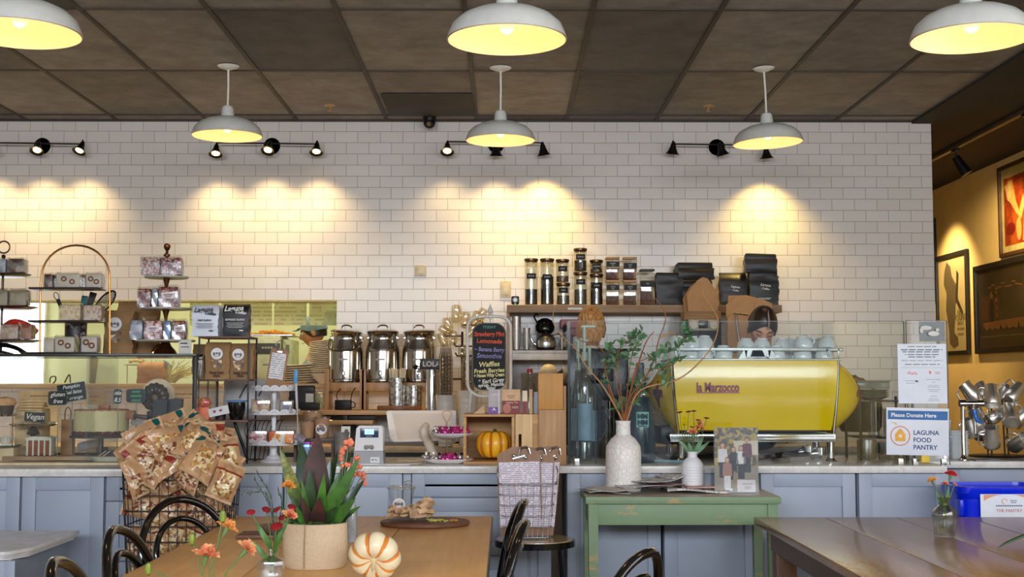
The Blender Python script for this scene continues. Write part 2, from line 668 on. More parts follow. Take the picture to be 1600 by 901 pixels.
#pendant lamps
ENAM=M('white_enamel_outside',(206,206,200),.35,var=.03,coat=.2)
ENIN=M('lamplit_enamel_inside',(252,226,182),.4,var=.01)  # white inner enamel, with the peach lamplight mixed into its colour
CORDM=M('white_cord',(225,222,215),.5)
BULB=M('lit_bulb',(255,218,160),.3,emit=.75,var=.01)
def pendant(u,v,y,label,tilt=.0,group='white dome pendant lamps',sticker=False):
 c=at(u,v,y)
 t=thing('pendant_lamp',label,'pendant lamp',c,0,group,rot=(0,R(tilt),0))
 mb=MB()
 prof=[(.196,0),(.190,.018),(.178,.046),(.150,.072),(.112,.090),(.074,.101),(.036,.108)]
 mb.lathe(prof,56,0)
 mb.lathe([(.196,0),(.192,0)],56,0)
 mb.lathe([(r_-.005,z-.003)for r_,z in prof]+[(.0001,.104)],56,1)
 mb.build('lamp_shade',[ENAM,ENIN],t)
 if sticker:
  s=MB().box((.02,.128,.078),(.018,.010,.001),0,(R(-52),0,0)).box((-.012,.128,.078),(.030,.003,.001),1,(R(-52),0,0))
  s.build('sticker',[M('blue_sticker',(120,170,200),.4),M('pale_sticker',(240,225,190),.4)],t)
 MB().lathe([(.0365,.106),(.036,.112),(.033,.150),(.027,.164),(.012,.170),(.0001,.171)],28).build('socket_cover',ENAM,t)
 b_=MB()
 b_.ball((0,0,.052),(.028,.028,.034),0,16)
 bo=b_.build('bulb',BULB,t)
 top=CE-c.z-.004
 MB().tube([(0,0,.165),(.002,0,(top+.16)/2),(0,0,top)],.0055,8).build('rod',CORDM,t)
 MB().lathe([(.0001,top-.022),(.022,top-.020),(.055,top-.007),(.062,top),(.0001,top)],28).build('canopy',M('white_canopy',(226,223,216),.4),t)
 l=lamp('pendant_light','POINT',(c.x,c.y,c.z+.008),2.3,(1.0,.68,.38),shadow_soft_size=.04,specular_factor=.3)
 return t
pendant(792,62,4.09,'large white dome pendant hanging nearest, between the two other big ones',group=None)
pendant(30,52,4.05,'large white dome pendant cut by the left frame edge')
pendant(1518,60,4.09,'large white dome pendant with tiny blue sticker inside',sticker=True)
pendant(782,219,7.08,'smaller white dome pendant hanging in front of the three-head spot bar centre')
pendant(355,212,7.05,'smaller white dome pendant above the serving hatch')
pendant(1200,223,7.08,'smaller white dome pendant over the yellow coffee machine',tilt=-2.5)
#wall spot bars
BLK=M('black_metal',(28,26,25),.4,.6)
def spotbar(uc,vc,heads,ubar,label):
 c=at(uc,vc,YW)
 t=thing('spot_bar',label,'wall light',c,0,'black spot bars on the tiled wall')
 MB().lathe([(.0001,-.034),(.03,-.034),(.052,-.026),(.056,-.012),(.056,0),(.0001,0)],28,0,MR(-PI/2,4,'X')@Matrix.Scale(-1,4,(0,0,1))).move(Matrix.Scale(1,4)).build('back_plate',BLK,t)
 yb=-.115
 a,b_=at(ubar[0],vc-5,YW+yb)-c,at(ubar[1],vc-3,YW+yb)-c
 mb=MB().tube([a,b_],.005,8)
 mb.cyl((0,-.02,a.z),(0,yb,a.z),.010,.008,12)
 mb.build('bar',BLK,t)
 for(u,v,lit,watts,tx,ty)in heads:
  p=at(u,v,YW+yb-.012)-c
  hx=MT(p+Vector((0,0,.026)))@MR(R(-tx-14 if lit else tx),4,'X')@MR(R(ty),4,'Y')
  hd=MB()
  hd.lathe([(.0001,.024),(.010,.024),(.014,.012),(.017,.006),(.020,-.012),(.034,-.044),(.046,-.058),(.043,-.057),(.030,-.042),(.0001,-.022)],24,0,hx)
  hd.cyl(p+Vector((0,.012,.036)),p+Vector((0,.012,.060)),.008,.006,10)
  h=hd.build('spot_head',BLK,t)
  if lit:
   MB().ball((0,0,0),(.026,.026,.010),0,14,hx@MT((0,0,-.048))).build('bulb',M('lit_spot_bulb',(255,205,130),.3,emit=14.0,var=.01),h)
  else:
   MB().ball((0,0,0),(.024,.024,.008),0,14,hx@MT((0,0,-.038))).build('bulb',M('unlit_bulb',(120,112,100),.3),h)
  if watts:
   w=c+p
   lamp('spot_light','SPOT',(w.x,w.y-.07,w.z-.050),watts*5.4,(SPOTC if watts>5 else(1.0,.74,.36)),(R(5),0,0),spot_size=R(106),spot_blend=1.0,shadow_soft_size=.02,specular_factor=.5)
spotbar(66,228,[(60,232,True,4.2,18,0),(128,232,True,4.2,12,12),(-12,232,True,4.2,12,0)],(-14,132),'black spot bar with two lit heads at the left end of the wall')
spotbar(425,228,[(338,236,True,4.2,8,0),(421,232,True,4.2,18,6),(495,233,True,4.2,8,0)],(338,495),'black spot bar beside the pendant above the serving hatch')
spotbar(775,226,[(699,233,True,2.0,15,0),(775,236,False,4.2,10,0),(848,235,False,9.5,8,-8)],(699,848),'black spot bar half hidden by the middle small pendant')
spotbar(1120,230,[(1052,233,False,0,8,6),(1126,235,False,0,10,-16),(1197,240,False,9.0,8,-6)],(1052,1200),'black spot bar with two unlit heads above the coffee bags')
#ceiling details
p,q=onz(597,150,CE),onz(742,178,CE)
mb=MB().span((p.x,q.y-.62,CE-.012),(q.x,q.y+.02,CE-.003),0,.002)
o=mb.build('ceiling_vent',M('dark_vent',(58,49,38),.7,scale=4))
tag(o,'dark flat vent panel in the ceiling beside the camera','vent')
for(u,v,l)in((515,166,'small brass sprinkler head in the ceiling left of the security camera'),(1107,167,'small brass sprinkler head in the ceiling near the right pendants')):
 p=onz(u,v-2,CE)
 mb=MB()
 mb.lathe([(.0001,-.002),(.034,-.004),(.036,-.001),(.036,0)],20)
 mb.cyl((0,0,-.003),(0,0,-.03),.006,.004,8)
 mb.cyl((0,0,-.036),(0,0,-.038),.016,.016,10)
 mb.tube([(-.008,0,-.01),(-.012,0,-.025),(0,0,-.037)],.002,6).tube([(.008,0,-.01),(.012,0,-.025),(0,0,-.037)],.002,6)
 o=mb.build('sprinkler',M('brass',(190,150,90),.35,.9),loc=p)
 tag(o,l,'sprinkler','ceiling sprinklers')
p=at(671,187,YW-.12)
t=thing('security_camera','small black security camera under the ceiling above the tiled wall','camera',(p.x,p.y,CE))
MB().cyl((0,0,-.002),(0,0,-.03),.045,.040,20).build('mount',BLK,t)
MB().ball((0,0,-.045),(.04,.04,.035),0,18).cyl((0,-.02,-.05),(0,-.058,-.062),.026,.024,18).build('body',BLK,t)
MB().cyl((0,-.0585,-.062),(0,-.0600,-.0625),.014,.013,14).build('lens',M('lens_glass',(120,90,60),.1),t)
xt=onz(1600,178,CE-.05).x
t=thing('track_light','black ceiling track with four aimed spot heads along the mustard wall','track light',(xt,7.0,CE-.02))
MB().span((-.018,0,-.03),(.018,6.5,0),0,.003).build('rail',M('grey_rail',(98,84,66),.4,.5),t)
for(yy,aim)in((9.35,0),(8.06,8),(11.0,-8),(12.2,0)):
 hd=MB()
 hd.cyl((0,yy-7,-.03),(0,yy-7,-.10),.009,.009,8)
 hd.cyl((0,yy-7,-.09),(.07,yy-7-.03,-.22),.030,.044,16)
 hd.box((0,yy-7,-.04),(.03,.09,.02),0,None,.003)
 hd.build('spot_head',BLK,t)
def aim_spot(loc,target,w,size=50,blend=.8):
 d=(Vector(target)-Vector(loc)).to_track_quat('-Z','Y').to_euler()
 lamp('track_spot_light','SPOT',loc,w,(1.0,.74,.36),d,spot_size=R(size),spot_blend=blend,shadow_soft_size=.04)
aim_spot((xt+.08,9.3,CE-.26),(XR,9.9,2.35),90,80)
aim_spot((xt+.08,11.0,CE-.26),(XR,11.1,1.9),110,95)
aim_spot((xt+.08,8.1,CE-.26),(XR,8.8,2.0),60,90)
#cabinets and worktops
CABM=M('blue_grey_cabinet_paint',(160,170,186),.42,var=.03,scale=3)
STONE=mottled('white_quartz',[(.35,(206,203,198)),(.5,(228,225,220)),(.56,(214,210,204)),(.7,(232,230,226))],7,.25,'noise')
YC=6.14
CT_Z=.92
STEEL=M('brushed_steel',(190,188,184),.28,1.0,scale=30)
CHROME=M('chrome',(215,215,214),.10,1.0,var=.02)
DARKM=M('dark_toe_kick',(45,45,50),.6)
def cabinet(x0,x1,yf,label,group,drawers=0,depth=.60):
 w=x1-x0
 t=thing('base_cabinet',label,'cabinet',(x0,yf+.03,0),0,group)
 top=CT_Z-.036
 MB().span((.001,.02,.10),(w-.001,depth,top),0,.002).build('body',CABM,t)
 MB().span((.01,.06,0),(w-.01,depth-.05,.10)).build('toe_kick',DARKM,t)
 def panel(z0,z1,nm):
  mb=MB()
  g=.0025
  fw=.062
  a,b_=g,w-g
  mb.span((a,0,z0),(a+fw,.02,z1),0,.002).span((b_-fw,0,z0),(b_,.02,z1),0,.002)
  mb.span((a+fw,0,z1-fw),(b_-fw,.02,z1),0,.002).span((a+fw,0,z0),(b_-fw,.02,z0+fw),0,.002)
  x_,X_,z_,Z_=a+fw,b_-fw,z0+fw,z1-fw
  s=min(.035,(Z_-z_)*.3)
  vs=[(x_,.013,z_),(X_,.013,z_),(X_,.013,Z_),(x_,.013,Z_),(x_+s,.003,z_+s),(X_-s,.003,z_+s),(X_-s,.003,Z_-s),(x_+s,.003,Z_-s)]
  mb.add(vs,[(0,1,5,4),(1,2,6,5),(2,3,7,6),(3,0,4,7),(4,5,6,7)],0,False)
  return mb.build(nm,CABM,t)
 if drawers:
  zs=[top,top-.115,top-.39,.11]
  for i in range(3):
   panel(zs[i+1]+.003,zs[i]-.002,'drawer')
 else:
  panel(.11,top-.002,'door')
 return t
def ux(u,y=YC):
 return at(u,760,y).x
YL=5.96
g1='base cabinets under the pastry case'
cabinet(ux(-126,YL),ux(28,YL),YL,'grey cabinet door cut by the left frame edge under the pastry case',g1)
cabinet(ux(30,YL),ux(160,YL),YL,'grey cabinet with one tall raised panel door left of the snack basket',g1)
XJ=ux(294)-.006
cabinet(ux(162,YL),XJ,YL,'grey drawer cabinet half hidden behind the wire snack basket',g1,3)
g2='base cabinets under the till'
cabinet(ux(294),ux(440),YC,'blue grey cabinet between the snack basket and the potted plant',g2)
cabinet(ux(442),ux(628),YC,'blue grey cabinet behind the potted plant flowers',g2)
cabinet(ux(642),ux(800),YC,'blue grey drawer cabinet behind the plastic cup and crumpled paper',g2,3)
cabinet(ux(802),ux(862),YC,'narrow blue grey cabinet behind the menu basket',g2)
g3='base cabinets under the coffee machine'
cabinet(ux(886),ux(1034),YC,'blue grey cabinet seen under the green console left half',g3)
cabinet(ux(1038),ux(1186),YC,'blue grey cabinet seen under the green console right half',g3)
cabinet(ux(1190),ux(1340),YC,'blue grey cabinet right of the green console',g3)
cabinet(ux(1344),ux(1486),YC,'blue grey cabinet just left of the blue bin',g3)
cabinet(ux(1490,6.4),ux(1640,6.4),6.46,'blue grey cabinet behind the blue bin',g3)
mb=MB().span((ux(628)+.002,YC+.045,.1),(ux(642)-.002,YC+.5,CT_Z-.036),0,.003)
tag(mb.build('cabinet_filler',CABM),'plain grey filler strip between two cabinets behind the plastic cup','filler panel')
mb=MB().span((-3.75,YL,CT_Z-.036),(XJ,YL+.78,CT_Z),0,.004)
tag(mb.build('worktop',STONE),'pale stone worktop carrying the glass pastry case','worktop')
mb=MB().span((XJ+.003,YC,CT_Z-.034),(ux(869),YC+.72,CT_Z),0,.004)
tag(mb.build('worktop',STONE),'white veined stone worktop under the till and wooden crate','worktop')
mb=MB().span((ux(872),YC,CT_Z-.034),(ux(1481),YC+.85,CT_Z),0,.004)
tag(mb.build('worktop',STONE),'white stone worktop under the yellow coffee machine','worktop')
mb=MB().span((ux(1481)+.004,6.42,CT_Z-.030),(ux(1700),YC+.95,CT_Z+.004),0,.004)
tag(mb.build('worktop',STONE),'set-back stone worktop holding the milk jug stand and water tap','worktop')
ZL=at(600,641,8.05).z
mb=MB().span((at(345,641,8.05).x,8.05,ZL-.028),(at(706,641,8.05).x,YW-.003,ZL),0,.003)
LEDGE=wood('light_oak',(176,132,82),(214,174,118),axis='x',scale=3,rough=.4)
t=thing('back_ledge','light wooden back shelf carrying the three steel milk cans','shelf',(0,0,0))
mb.build('board',LEDGE,t)
for u in(350,540,703):
 x=at(u,641,8.1).x
 MB().span((x-.015,8.08,CT_Z+.001),(x+.015,YW-.01,ZL-.029),0,.002).build('upright',M('black_steel',(24,23,22),.5),t)
BK=M('dark_back_cabinet',(34,32,32),.45)
t=thing('back_cabinet','black low cabinet along the wall under the milk can shelf','cabinet',(0,0,0))
MB().span((-3.6,7.98,0),(at(765,641,8.05).x,YW-.006,CT_Z-.04),0,.003).build('body',BK,t)
MB().span((-3.6,7.95,CT_Z-.039),(at(765,641,8.05).x,YW-.006,CT_Z),0,.003).build('counter_top',M('cream_back_top',(214,190,150),.4),t)
p=at(548,657,8.15)
t=thing('undershelf_lamp','slim warm strip lamp glowing under the milk can shelf','lamp',(p.x,8.15,ZL-.05))
MB().span((-.16,-.02,-.012),(.16,.02,.018),0,.003).build('housing',BLK,t)
MB().span((-.14,-.015,-.017),(.14,.015,-.012),0).build('diffuser',M('warm_strip',(255,190,110),.4,emit=5.0),t)
lamp('undershelf_light','AREA',(p.x,8.15,ZL-.072),1.6,WARM,(0,0,0),shape='RECTANGLE',size=.3,size_y=.03)
mb=MB().span((at(515,657,7.96).x,7.955,at(500,660,7.95).z-.012),(at(582,657,7.96).x,8.3,at(500,657,7.95).z),0,.002)
tag(mb.build('wooden_tray',LEDGE),'pale wooden tray on the dark cabinet lit by the warm strip lamp','tray')
t=thing('back_counter','grey counter along the tiled wall behind the coffee machine','cabinet',(0,0,0))
MB().span((at(775,600,8.0).x,7.98,0),(XE-.02,YW-.006,CT_Z-.04),0,.003).build('body',CABM,t)
MB().span((at(775,600,8.0).x,7.95,CT_Z-.039),(XE-.02,YW-.006,CT_Z),0,.003).build('counter_top',M('grey_back_top',(168,165,160),.35),t)
#dining tables
def plank_table(x0,x1,y0,y1,top,thick,mat,names,label,apron,legs,cat='table',nplank=3,over=.02,legw=.06,bev=.004,gapc=None):
 t=thing(names,label,cat,((x0+x1)/2,(y0+y1)/2,0))
 X,Y=(x1-x0)/2,(y1-y0)/2
 mb=MB()
 w=2*X/nplank
 for i in range(nplank):
  mb.span((-X+i*w+.0010,-Y,top-thick),(-X+(i+1)*w-.0010,Y,top),0,bev)
 mb.span((-X+.01,-Y+.01,top-thick),(X-.01,Y-.01,top-.004),1)
 mb.build('tabletop',[mat,M('table_gap',(50,34,20),.8)],t)
 if apron:
  for s in(-1,1):
   MB().span((s*(X-over-.025),-Y+over,top-thick-apron),(s*(X-over),Y-over,top-thick),0,.002).build('apron',legs,t)
   MB().span((-X+over+.026,s*(Y-over-.025),top-thick-apron),(X-over-.026,s*(Y-over),top-thick),0,.002).build('apron',legs,t)
 for sx in(-1,1):
  for sy in(-1,1):
   cx,cy=sx*(X-over-legw/2-.004),sy*(Y-over-legw/2-.004)
   MB().span((cx-legw/2,cy-legw/2,0),(cx+legw/2,cy+legw/2,top-thick-.001),0,.003).build('leg',legs,t)
 return t
TZ=.75
WT=wood('honey_table_wood',(240,180,104),(252,208,134),axis='y',scale=2.2,rough=.42,coat=.05,bump=.05)
BSTEEL=M('blackened_steel',(34,34,38),.35,.7)
wt=plank_table(-1.135,-.052,2.3,5.52,TZ,.030,WT,'dining_table','long honey coloured wood table with dark steel edge, left of centre',.0,BSTEEL,nplank=3,over=.05,legw=.045)
MB().span((.5415-.006,-1.61,TZ-.034),(.5415+.004,1.61,TZ-.003),0,.001).span((-.5415-.004,-1.61,TZ-.034),(-.5415+.006,1.61,TZ-.003),0,.001).span((-.54,1.605,TZ-.034),(.54,1.614,TZ-.003),0,.001).build('edge_band',BSTEEL,wt)
DT=wood('dark_worn_table_wood',(150,102,52),(190,142,76),axis='y',scale=2.5,rough=.26,coat=.25,bump=.25,stretch=7)
dt=plank_table(1.055,2.55,2.3,5.47,TZ,.030,DT,'dining_table','dark glossy worn wood table on the right with a small flower vase',.10,wood('dark_leg_wood',(96,64,40),(132,92,56),axis='z',scale=3),nplank=5,over=.06,legw=.085)
#green console
GZ=.815
pl,pr=onz(915,776,GZ),onz(1226,778,GZ)
GX0,GX1,GY0,GY1=pl.x,pr.x,pl.y,6.10
GRN=wood('worn_green_paint',(120,146,112),(132,158,122),axis='x',scale=2,rough=.5,wear=(168,150,98),stretch=3)
GTOP=wood('worn_console_top',(150,140,124),(188,180,164),axis='x',scale=3,rough=.35)
t=thing('console_table','worn green painted console table under the newspapers and white vase','table',((GX0+GX1)/2,(GY0+GY1)/2,0))
gx,gy=(GX1-GX0)/2,(GY1-GY0)/2
mb=MB().span((-gx,-gy,GZ-.032),(gx,gy,GZ),0,.006)
for i,f in enumerate(mb.f):
 if sum(mb.v[k].z for k in f)/len(f)>GZ-.002:
  mb.mi[i]=1
mb.build('tabletop',[GRN,GTOP],t)
MB().span((-gx+.05,-gy+.02,GZ-.125),(gx-.05,-gy+.045,GZ-.033),0,.002).build('apron',GRN,t)
for s in(-1,1):
 MB().span((s*(gx-.02),-gy+.07,GZ-.125),(s*(gx-.045),gy-.07,GZ-.033),0,.002).build('apron',GRN,t)
 for q in(-1,1):
  cx,cy=s*(gx-.035),q*(gy-.035)
  MB().prism([(cx-.022,GZ-.033),(cx+.022,GZ-.033),(cx+.016,0),(cx-.016,0)],cy-.022,cy+.022).build('leg',GRN,t)
#stool
def stool(x,y,z,r,label):
 t=thing('bar_stool',label,'stool',(x,y,0))
 MB().lathe([(.0001,z-.022),(r-.012,z-.022),(r-.006,z-.012),(r-.008,z),(.0001,z)],40).build('seat',wood('stool_seat_wood',(160,136,92),(196,172,122),axis='x',scale=5,rough=.22,coat=.5),t)
 MB().lathe([(r-.008,z-.003),(r,z-.003),(r+.001,z-.030),(r-.012,z-.030),(r-.012,z-.023)],40).build('rim',M('polished_black_steel',(50,50,54),.15,.9),t)
 for i in range(4):
  a=PI/4+i*PI/2
  p0=(math.cos(a)*(r-.02),math.sin(a)*(r-.02),z-.025)
  p1=(math.cos(a)*(r+.045),math.sin(a)*(r+.045),0)
  mb=MB().tube([p0,p1],.011,8)
  mb.build('leg',BSTEEL,t)
 rr=r+.018
 zz=z*.36
 MB().tube([(rr*math.cos(2*PI*i/32),rr*math.sin(2*PI*i/32),zz)for i in range(32)],.007,8,closed=True).build('footring',BSTEEL,t)
 return t
ST=at(836,841,5.72)
stool(ST.x,5.72,ST.z,.178,'round stool with shiny dark rim carrying the menu basket')
#bentwood chairs
CHB=M('gloss_black_lacquer',(16,15,15),.12,0,coat=.8)
def bentwood(x,y,rz,label,back=.885,seat=.455,lean=12,hoopw=.20):
 t=thing('bentwood_chair',label,'chair',(x,y,0),rz,'black bentwood cafe chairs')
 MB().lathe([(.0001,seat-.012),(.15,seat-.012),(.17,seat-.006),(.18,seat),(.0001,seat)],36).build('seat',wood('black_cane_seat',(30,26,22),(50,42,34),scale=40,rough=.3),t)
 MB().tube([(.195*math.cos(2*PI*i/36),.195*math.sin(2*PI*i/36),seat-.012)for i in range(36)],.017,10,closed=True).build('seat_ring',CHB,t)
 tl=math.tan(R(lean))
 def hoop(w,top,z0,ex=.0):
  pts=[]
  h=top-w*1.02
  for i in range(8):
   z=z0+(h-z0)*i/8
   k=.78+.22*i/8
   pts.append((-w*k,z))
  for i in range(25):
   a=PI-PI*i/24
   pts.append((w*math.cos(a),h+w*1.02*math.sin(a)))
  for i in range(7,-1,-1):
   z=z0+(h-z0)*i/8
   k=.78+.22*i/8
   pts.append((w*k,z))
  return[(-.175-(z-seat)*tl-.03*max(0,1-abs(q)/.2)-ex,q,z)for q,z in pts]
 MB().tube(hoop(hoopw,back,seat-.01),.0145,12).build('back_hoop',CHB,t)
 MB().tube(hoop(hoopw*.66,back-.072,seat-.005,-.004),.0115,12).build('inner_hoop',CHB,t)
 for s in(-1,1):
  MB().tube(SP([(-.165,s*.135,seat-.01),(-.20,s*.15,.22),(-.25,s*.165,0)],5),[.0145]*5+[.012]*6,10).build('leg',CHB,t)
  MB().tube(SP([(.15,s*.125,seat-.02),(.165,s*.14,.22),(.19,s*.155,0)],5),[.016]*5+[.012]*6,10).build('leg',CHB,t)
 MB().tube([(.158*math.cos(2*PI*i/32)-.01,.158*math.sin(2*PI*i/32),.23)for i in range(32)],.009,8,closed=True).build('leg_ring',CHB,t)
 return t
def chair_at(u,v,y,rz,label,**kw):
 p=at(u,v,y)
 k=.175+.03+(p.z-.455)*math.tan(R(12))
 x,yy=p.x+k*math.cos(rz),y+k*math.sin(rz)
 return bentwood(x,yy,rz,label,back=p.z-.0145,**kw)
chair_at(82,869,3.27,R(4),'black bentwood chair nearest the camera at the bottom left corner')
chair_at(176,820,4.02,R(-4),'black bentwood chair seen edge-on at the left side of the honey table')
chair_at(276,774,5.05,R(-42),'black bentwood chair in front of the wire snack basket')
chair_at(822,778,4.90,R(181),'farther of two black bentwood chairs by the stool')
chair_at(824,810,4.19,R(179),'nearer of two black bentwood chairs by the stool')
chair_at(1016,855,3.75,R(150),'black bentwood chair in front of the green console')
#small white topped stand at the left
p=onz(86,842,.66)
q=onz(0,862,.66)
t=thing('side_cabinet','small blue grey cabinet with moulded white top at the left edge','cabinet',(p.x,5.45,0))
prof=[(-.75,.0)]
mb=MB()
yf=q.y-5.45
poly=[(-.9,yf),(-.06,yf),(-.045,yf+.012),(-.03,yf+.05),(-.015,yf+.09),(.0,yf+.12),(.0,.33),(-.9,.33)]
for i,(ins,z0,z1)in enumerate(((0,.646,.66),(.008,.636,.646),(.016,.624,.636))):
 cx,cy=-.45,(yf+.33)/2
 mb.prism([(cx+(a-cx)*(1-ins*2),cy+(b_-cy)*(1-ins*5))for a,b_ in poly],z0,z1,'xy')
mb.build('top',M('white_moulded_top',(232,230,228),.3),t)
mb=MB().span((-.85,yf+.05,.05),(-.05,.31,.624),0,.003)
for x in(-.85,-.45,-.05):
 mb.span((x-.02,yf+.04,.05),(x+.02,yf+.06,.62),0,.002)
mb.build('body',CABM,t)
for x in(-.82,-.08):
 MB().span((x-.02,yf+.06,0),(x+.02,yf+.10,.05)).build('leg',CABM,t)
#yellow coffee machine
YELP=M('glossy_yellow_enamel',(252,212,2),.2,0,var=.01,coat=.6)
MAG=M('magenta_emblem',(150,30,78),.35)
MAROON=M('maroon_emblem',(112,26,30),.35)
YM=6.40
a0,a1=at(1052,560,YM),at(1308,560,YM)
b0,b1=at(1062,672,YM),at(1300,672,YM)
KM=YM/F_PX
cxm=(a0.x+a1.x)/2
t=thing('espresso_machine','large glossy yellow espresso machine with chrome legs on the stone counter','coffee machine',(cxm,YM,CT_Z))
zt,zb=a0.z-CT_Z,b0.z-CT_Z
wt_,wb_=(a1.x-a0.x)/2,(b1.x-b0.x)/2
def fpan(i,j):
 w=wb_+(wt_-wb_)*(1-(1-j)**1.6)
 return((-1+2*i)*w,-.012*math.sin(PI*j)+.02*(1-j)**2,zb+(zt-zb)*j)
mb=MB().grid(fpan,24,12,0)
mb.grid(lambda i,j:(fpan(i,j)[0],fpan(i,j)[1]+.012,fpan(i,j)[2]),24,12,0)
pan=mb.build('back_panel',YELP,t)
lx=MT((at(1121,605,YM).x-cxm,-.0135,at(1121,605,YM).z-CT_Z-.001))@FRONT
w=66*KM
mb=MB().text('la Marzocco',.064,lx,0,.002,bold=.0016,squeeze=.80)
xs=[p.x for p in mb.v]
k=w/(max(xs)-min(xs))
mid=(max(xs)+min(xs))/2
mb.v=[Vector((mid+(p.x-mid)*k,p.y,p.z))for p in mb.v]
mb.box((mid,-.0145,at(1121,613,YM).z-CT_Z),(w,.004,.005),1)
mb.build('emblem',[MAG,M('pink_emblem_bar',(176,84,120),.4)],pan)
ang=[i/16 for i in range(17)]
def side(s):
 dep=.50
 fl=.150 if s>0 else .085
 sat=4.0 if s>0 else 1.7
 def fn(i,j):
  y=.015+dep*i
  e=math.sin(PI*j)
  x=wb_+(wt_-wb_)*(1-(1-j)**1.6)+.008
  x+=fl*(e**.75)*math.sin(PI*.5*min(1,i*sat))
  z0=zb-.02+.07*i**1.5
  z1=zt-.005-.05*i**2
  return(s*x,y,z0+(z1-z0)*j)
 mb=MB().grid(fn,16,18,0)
 mb.grid(lambda i,j:(fn(i,j)[0]-s*.012,fn(i,j)[1],fn(i,j)[2]),16,18,0)
 o=mb.build('side_panel',YELP,t)
 pts=[fn(0,j/20)for j in range(21)]
 MB().tube([(p[0],p[1]-.010,p[2])for p in pts],.0055,8).build('chrome_trim',CHROME,o)
 fl_poly={'mid':[(0,.070),(.012,.045),(.018,.020),(.010,-.005),(.006,-.02),(-.006,-.02),(-.010,-.005),(-.018,.020),(-.012,.045)],'l':[(-.006,-.012),(-.020,.002),(-.026,.022),(-.040,.028),(-.054,.014),(-.056,-.004),(-.048,-.014),(-.050,.004),(-.042,.010),(-.034,-.006),(-.020,-.022),(-.006,-.026)],'bar':[(-.022,-.022),(.022,-.022),(.022,-.033),(-.022,-.033)],'foot':[(-.006,-.030),(.006,-.030),(.012,-.048),(0,-.072),(-.012,-.048)]}
 em=MB()
 ic,jc=(.30,.52)if s<0 else(.26,.52)
 def on(a,b_):
  ii=ic+a/dep
  jj=jc+b_/(zt-zb)
  p=fn(min(max(ii,0),1),min(max(jj,0),1))
  return Vector((p[0]+s*.004,p[1],p[2]))
 for nm,poly in fl_poly.items():
  polys=[poly]
  if nm=='l':
   polys.append([(-a,b_)for a,b_ in poly])
  for q in polys:
   c=(sum(p[0]for p in q)/len(q),sum(p[1]for p in q)/len(q))
   vs=[on(a,b_)for a,b_ in q]
   em.add(vs,[tuple(range(len(vs)))],0,False)
   em.add([v+Vector((-s*.004,0,0))for v in vs],[tuple(range(len(vs)))],0,False)
   n=len(vs)
   em.add(vs+[v+Vector((-s*.004,0,0))for v in vs],[(i,(i+1)%n,n+(i+1)%n,n+i)for i in range(n)],0,False)
 em.build('fleur_emblem',MAROON,o)
side(-1)
side(1)
MB().span((-wb_+.02,.03,zb-.01),(wb_-.02,.50,zt-.01),0,.01).build('inner_body',M('dark_machine_body',(40,38,36),.4,.5),t)
MB().span((-wt_-.004,-.004,zt-.010),(wt_+.03,.50,zt),0,.004).build('cup_tray',STEEL,t)
zr=at(1180,684,YM).z-CT_Z
MB().span((-wt_-.02,.0,zr-.020),(wb_+.02,.46,zr+.022),0,.006).span((-wt_-.015,-.010,zr+.004),(wb_+.01,0,zr+.016),0,.003).build('lower_frame',CHROME,t)
MB().span((-wt_-.05,.16,zr-.04),(-wt_+.12,.52,zr+.055),0,.02).build('drip_tray',M('dark_drip_tray',(34,33,34),.35,.5),t)
for(u,yy)in((1064,YM+.02),(1298,YM+.02),(1046,YM+.42),(1275,YM+.42)):
 x=at(u,700,yy).x-cxm
 MB().lathe([(.0001,0),(.030,0),(.032,.006),(.026,.012),(.017,.022),(.020,zr-.02),(.0001,zr-.02)],20,0,MT((x,yy-YM,0))).build('leg',CHROME,t)
for i in range(3):
 x=(-.5+i*.5)*wb_*1.3
 g=MB().cyl((x,.50,zr+.16),(x,.60,zr+.16),.045,.045,16).cyl((x,.58,zr+.16),(x,.58,zr+.08),.038,.036,16)
 MB_=g.build('group_head',CHROME,t)
 MB().cyl((x,.60,zr+.085),(x,.76,zr+.06),.012,.015,10).build('portafilter_handle',BLK,MB_)
MB().tube(SP([(wt_-.02,.52,zt-.03),(wt_-.01,.60,zt-.08),(wt_-.02,.62,zt-.22)],5),.006,8).build('steam_wand',CHROME,t)
rt=at(1180,544,YM).z-CT_Z
RG=M('satin_rail',(150,152,150),.3,.9)
mb=MB()
mb.span((-wt_+.002,.000,rt-.014),(wt_+.035,.006,rt+.003),0,.002)
for yy in(.0,.46):
 for x in(-wt_+.01,wt_+.005):
  mb.span((x,yy,zt),(x+.008,yy+.008,rt),0,.001)
mb.span((-wt_+.004,.46,rt-.014),(wt_+.03,.466,rt+.003),0,.002)
mb.span((-wt_+.004,.0,rt-.014),(-wt_+.010,.466,rt+.003),0,.002)
mb.span((wt_+.024,.0,rt-.014),(wt_+.030,.466,rt+.003),0,.002)
ub=at(1184,550,YM).x-cxm
P=lambda u,v:(at(u,v,YM).x-cxm,at(u,v,YM).z-CT_Z)
for quad in([(1154,560),(1162,547),(1168,547),(1166,560)],[(1214,560),(1206,547),(1200,547),(1202,560)],[(1166,560),(1163,546),(1205,546),(1202,560),(1200,557),(1168,557)],[(1172,558),(1176,547),(1191,547),(1196,558)]):
 mb.prism([P(*q)for q in quad],-.001,.004)
mb.build('cup_rail',RG,t)
CUPM=M('pale_blue_glaze',(232,241,243),.12,0,var=.02,coat=.5)
CUPB=M('unglazed_foot',(150,120,96),.6)
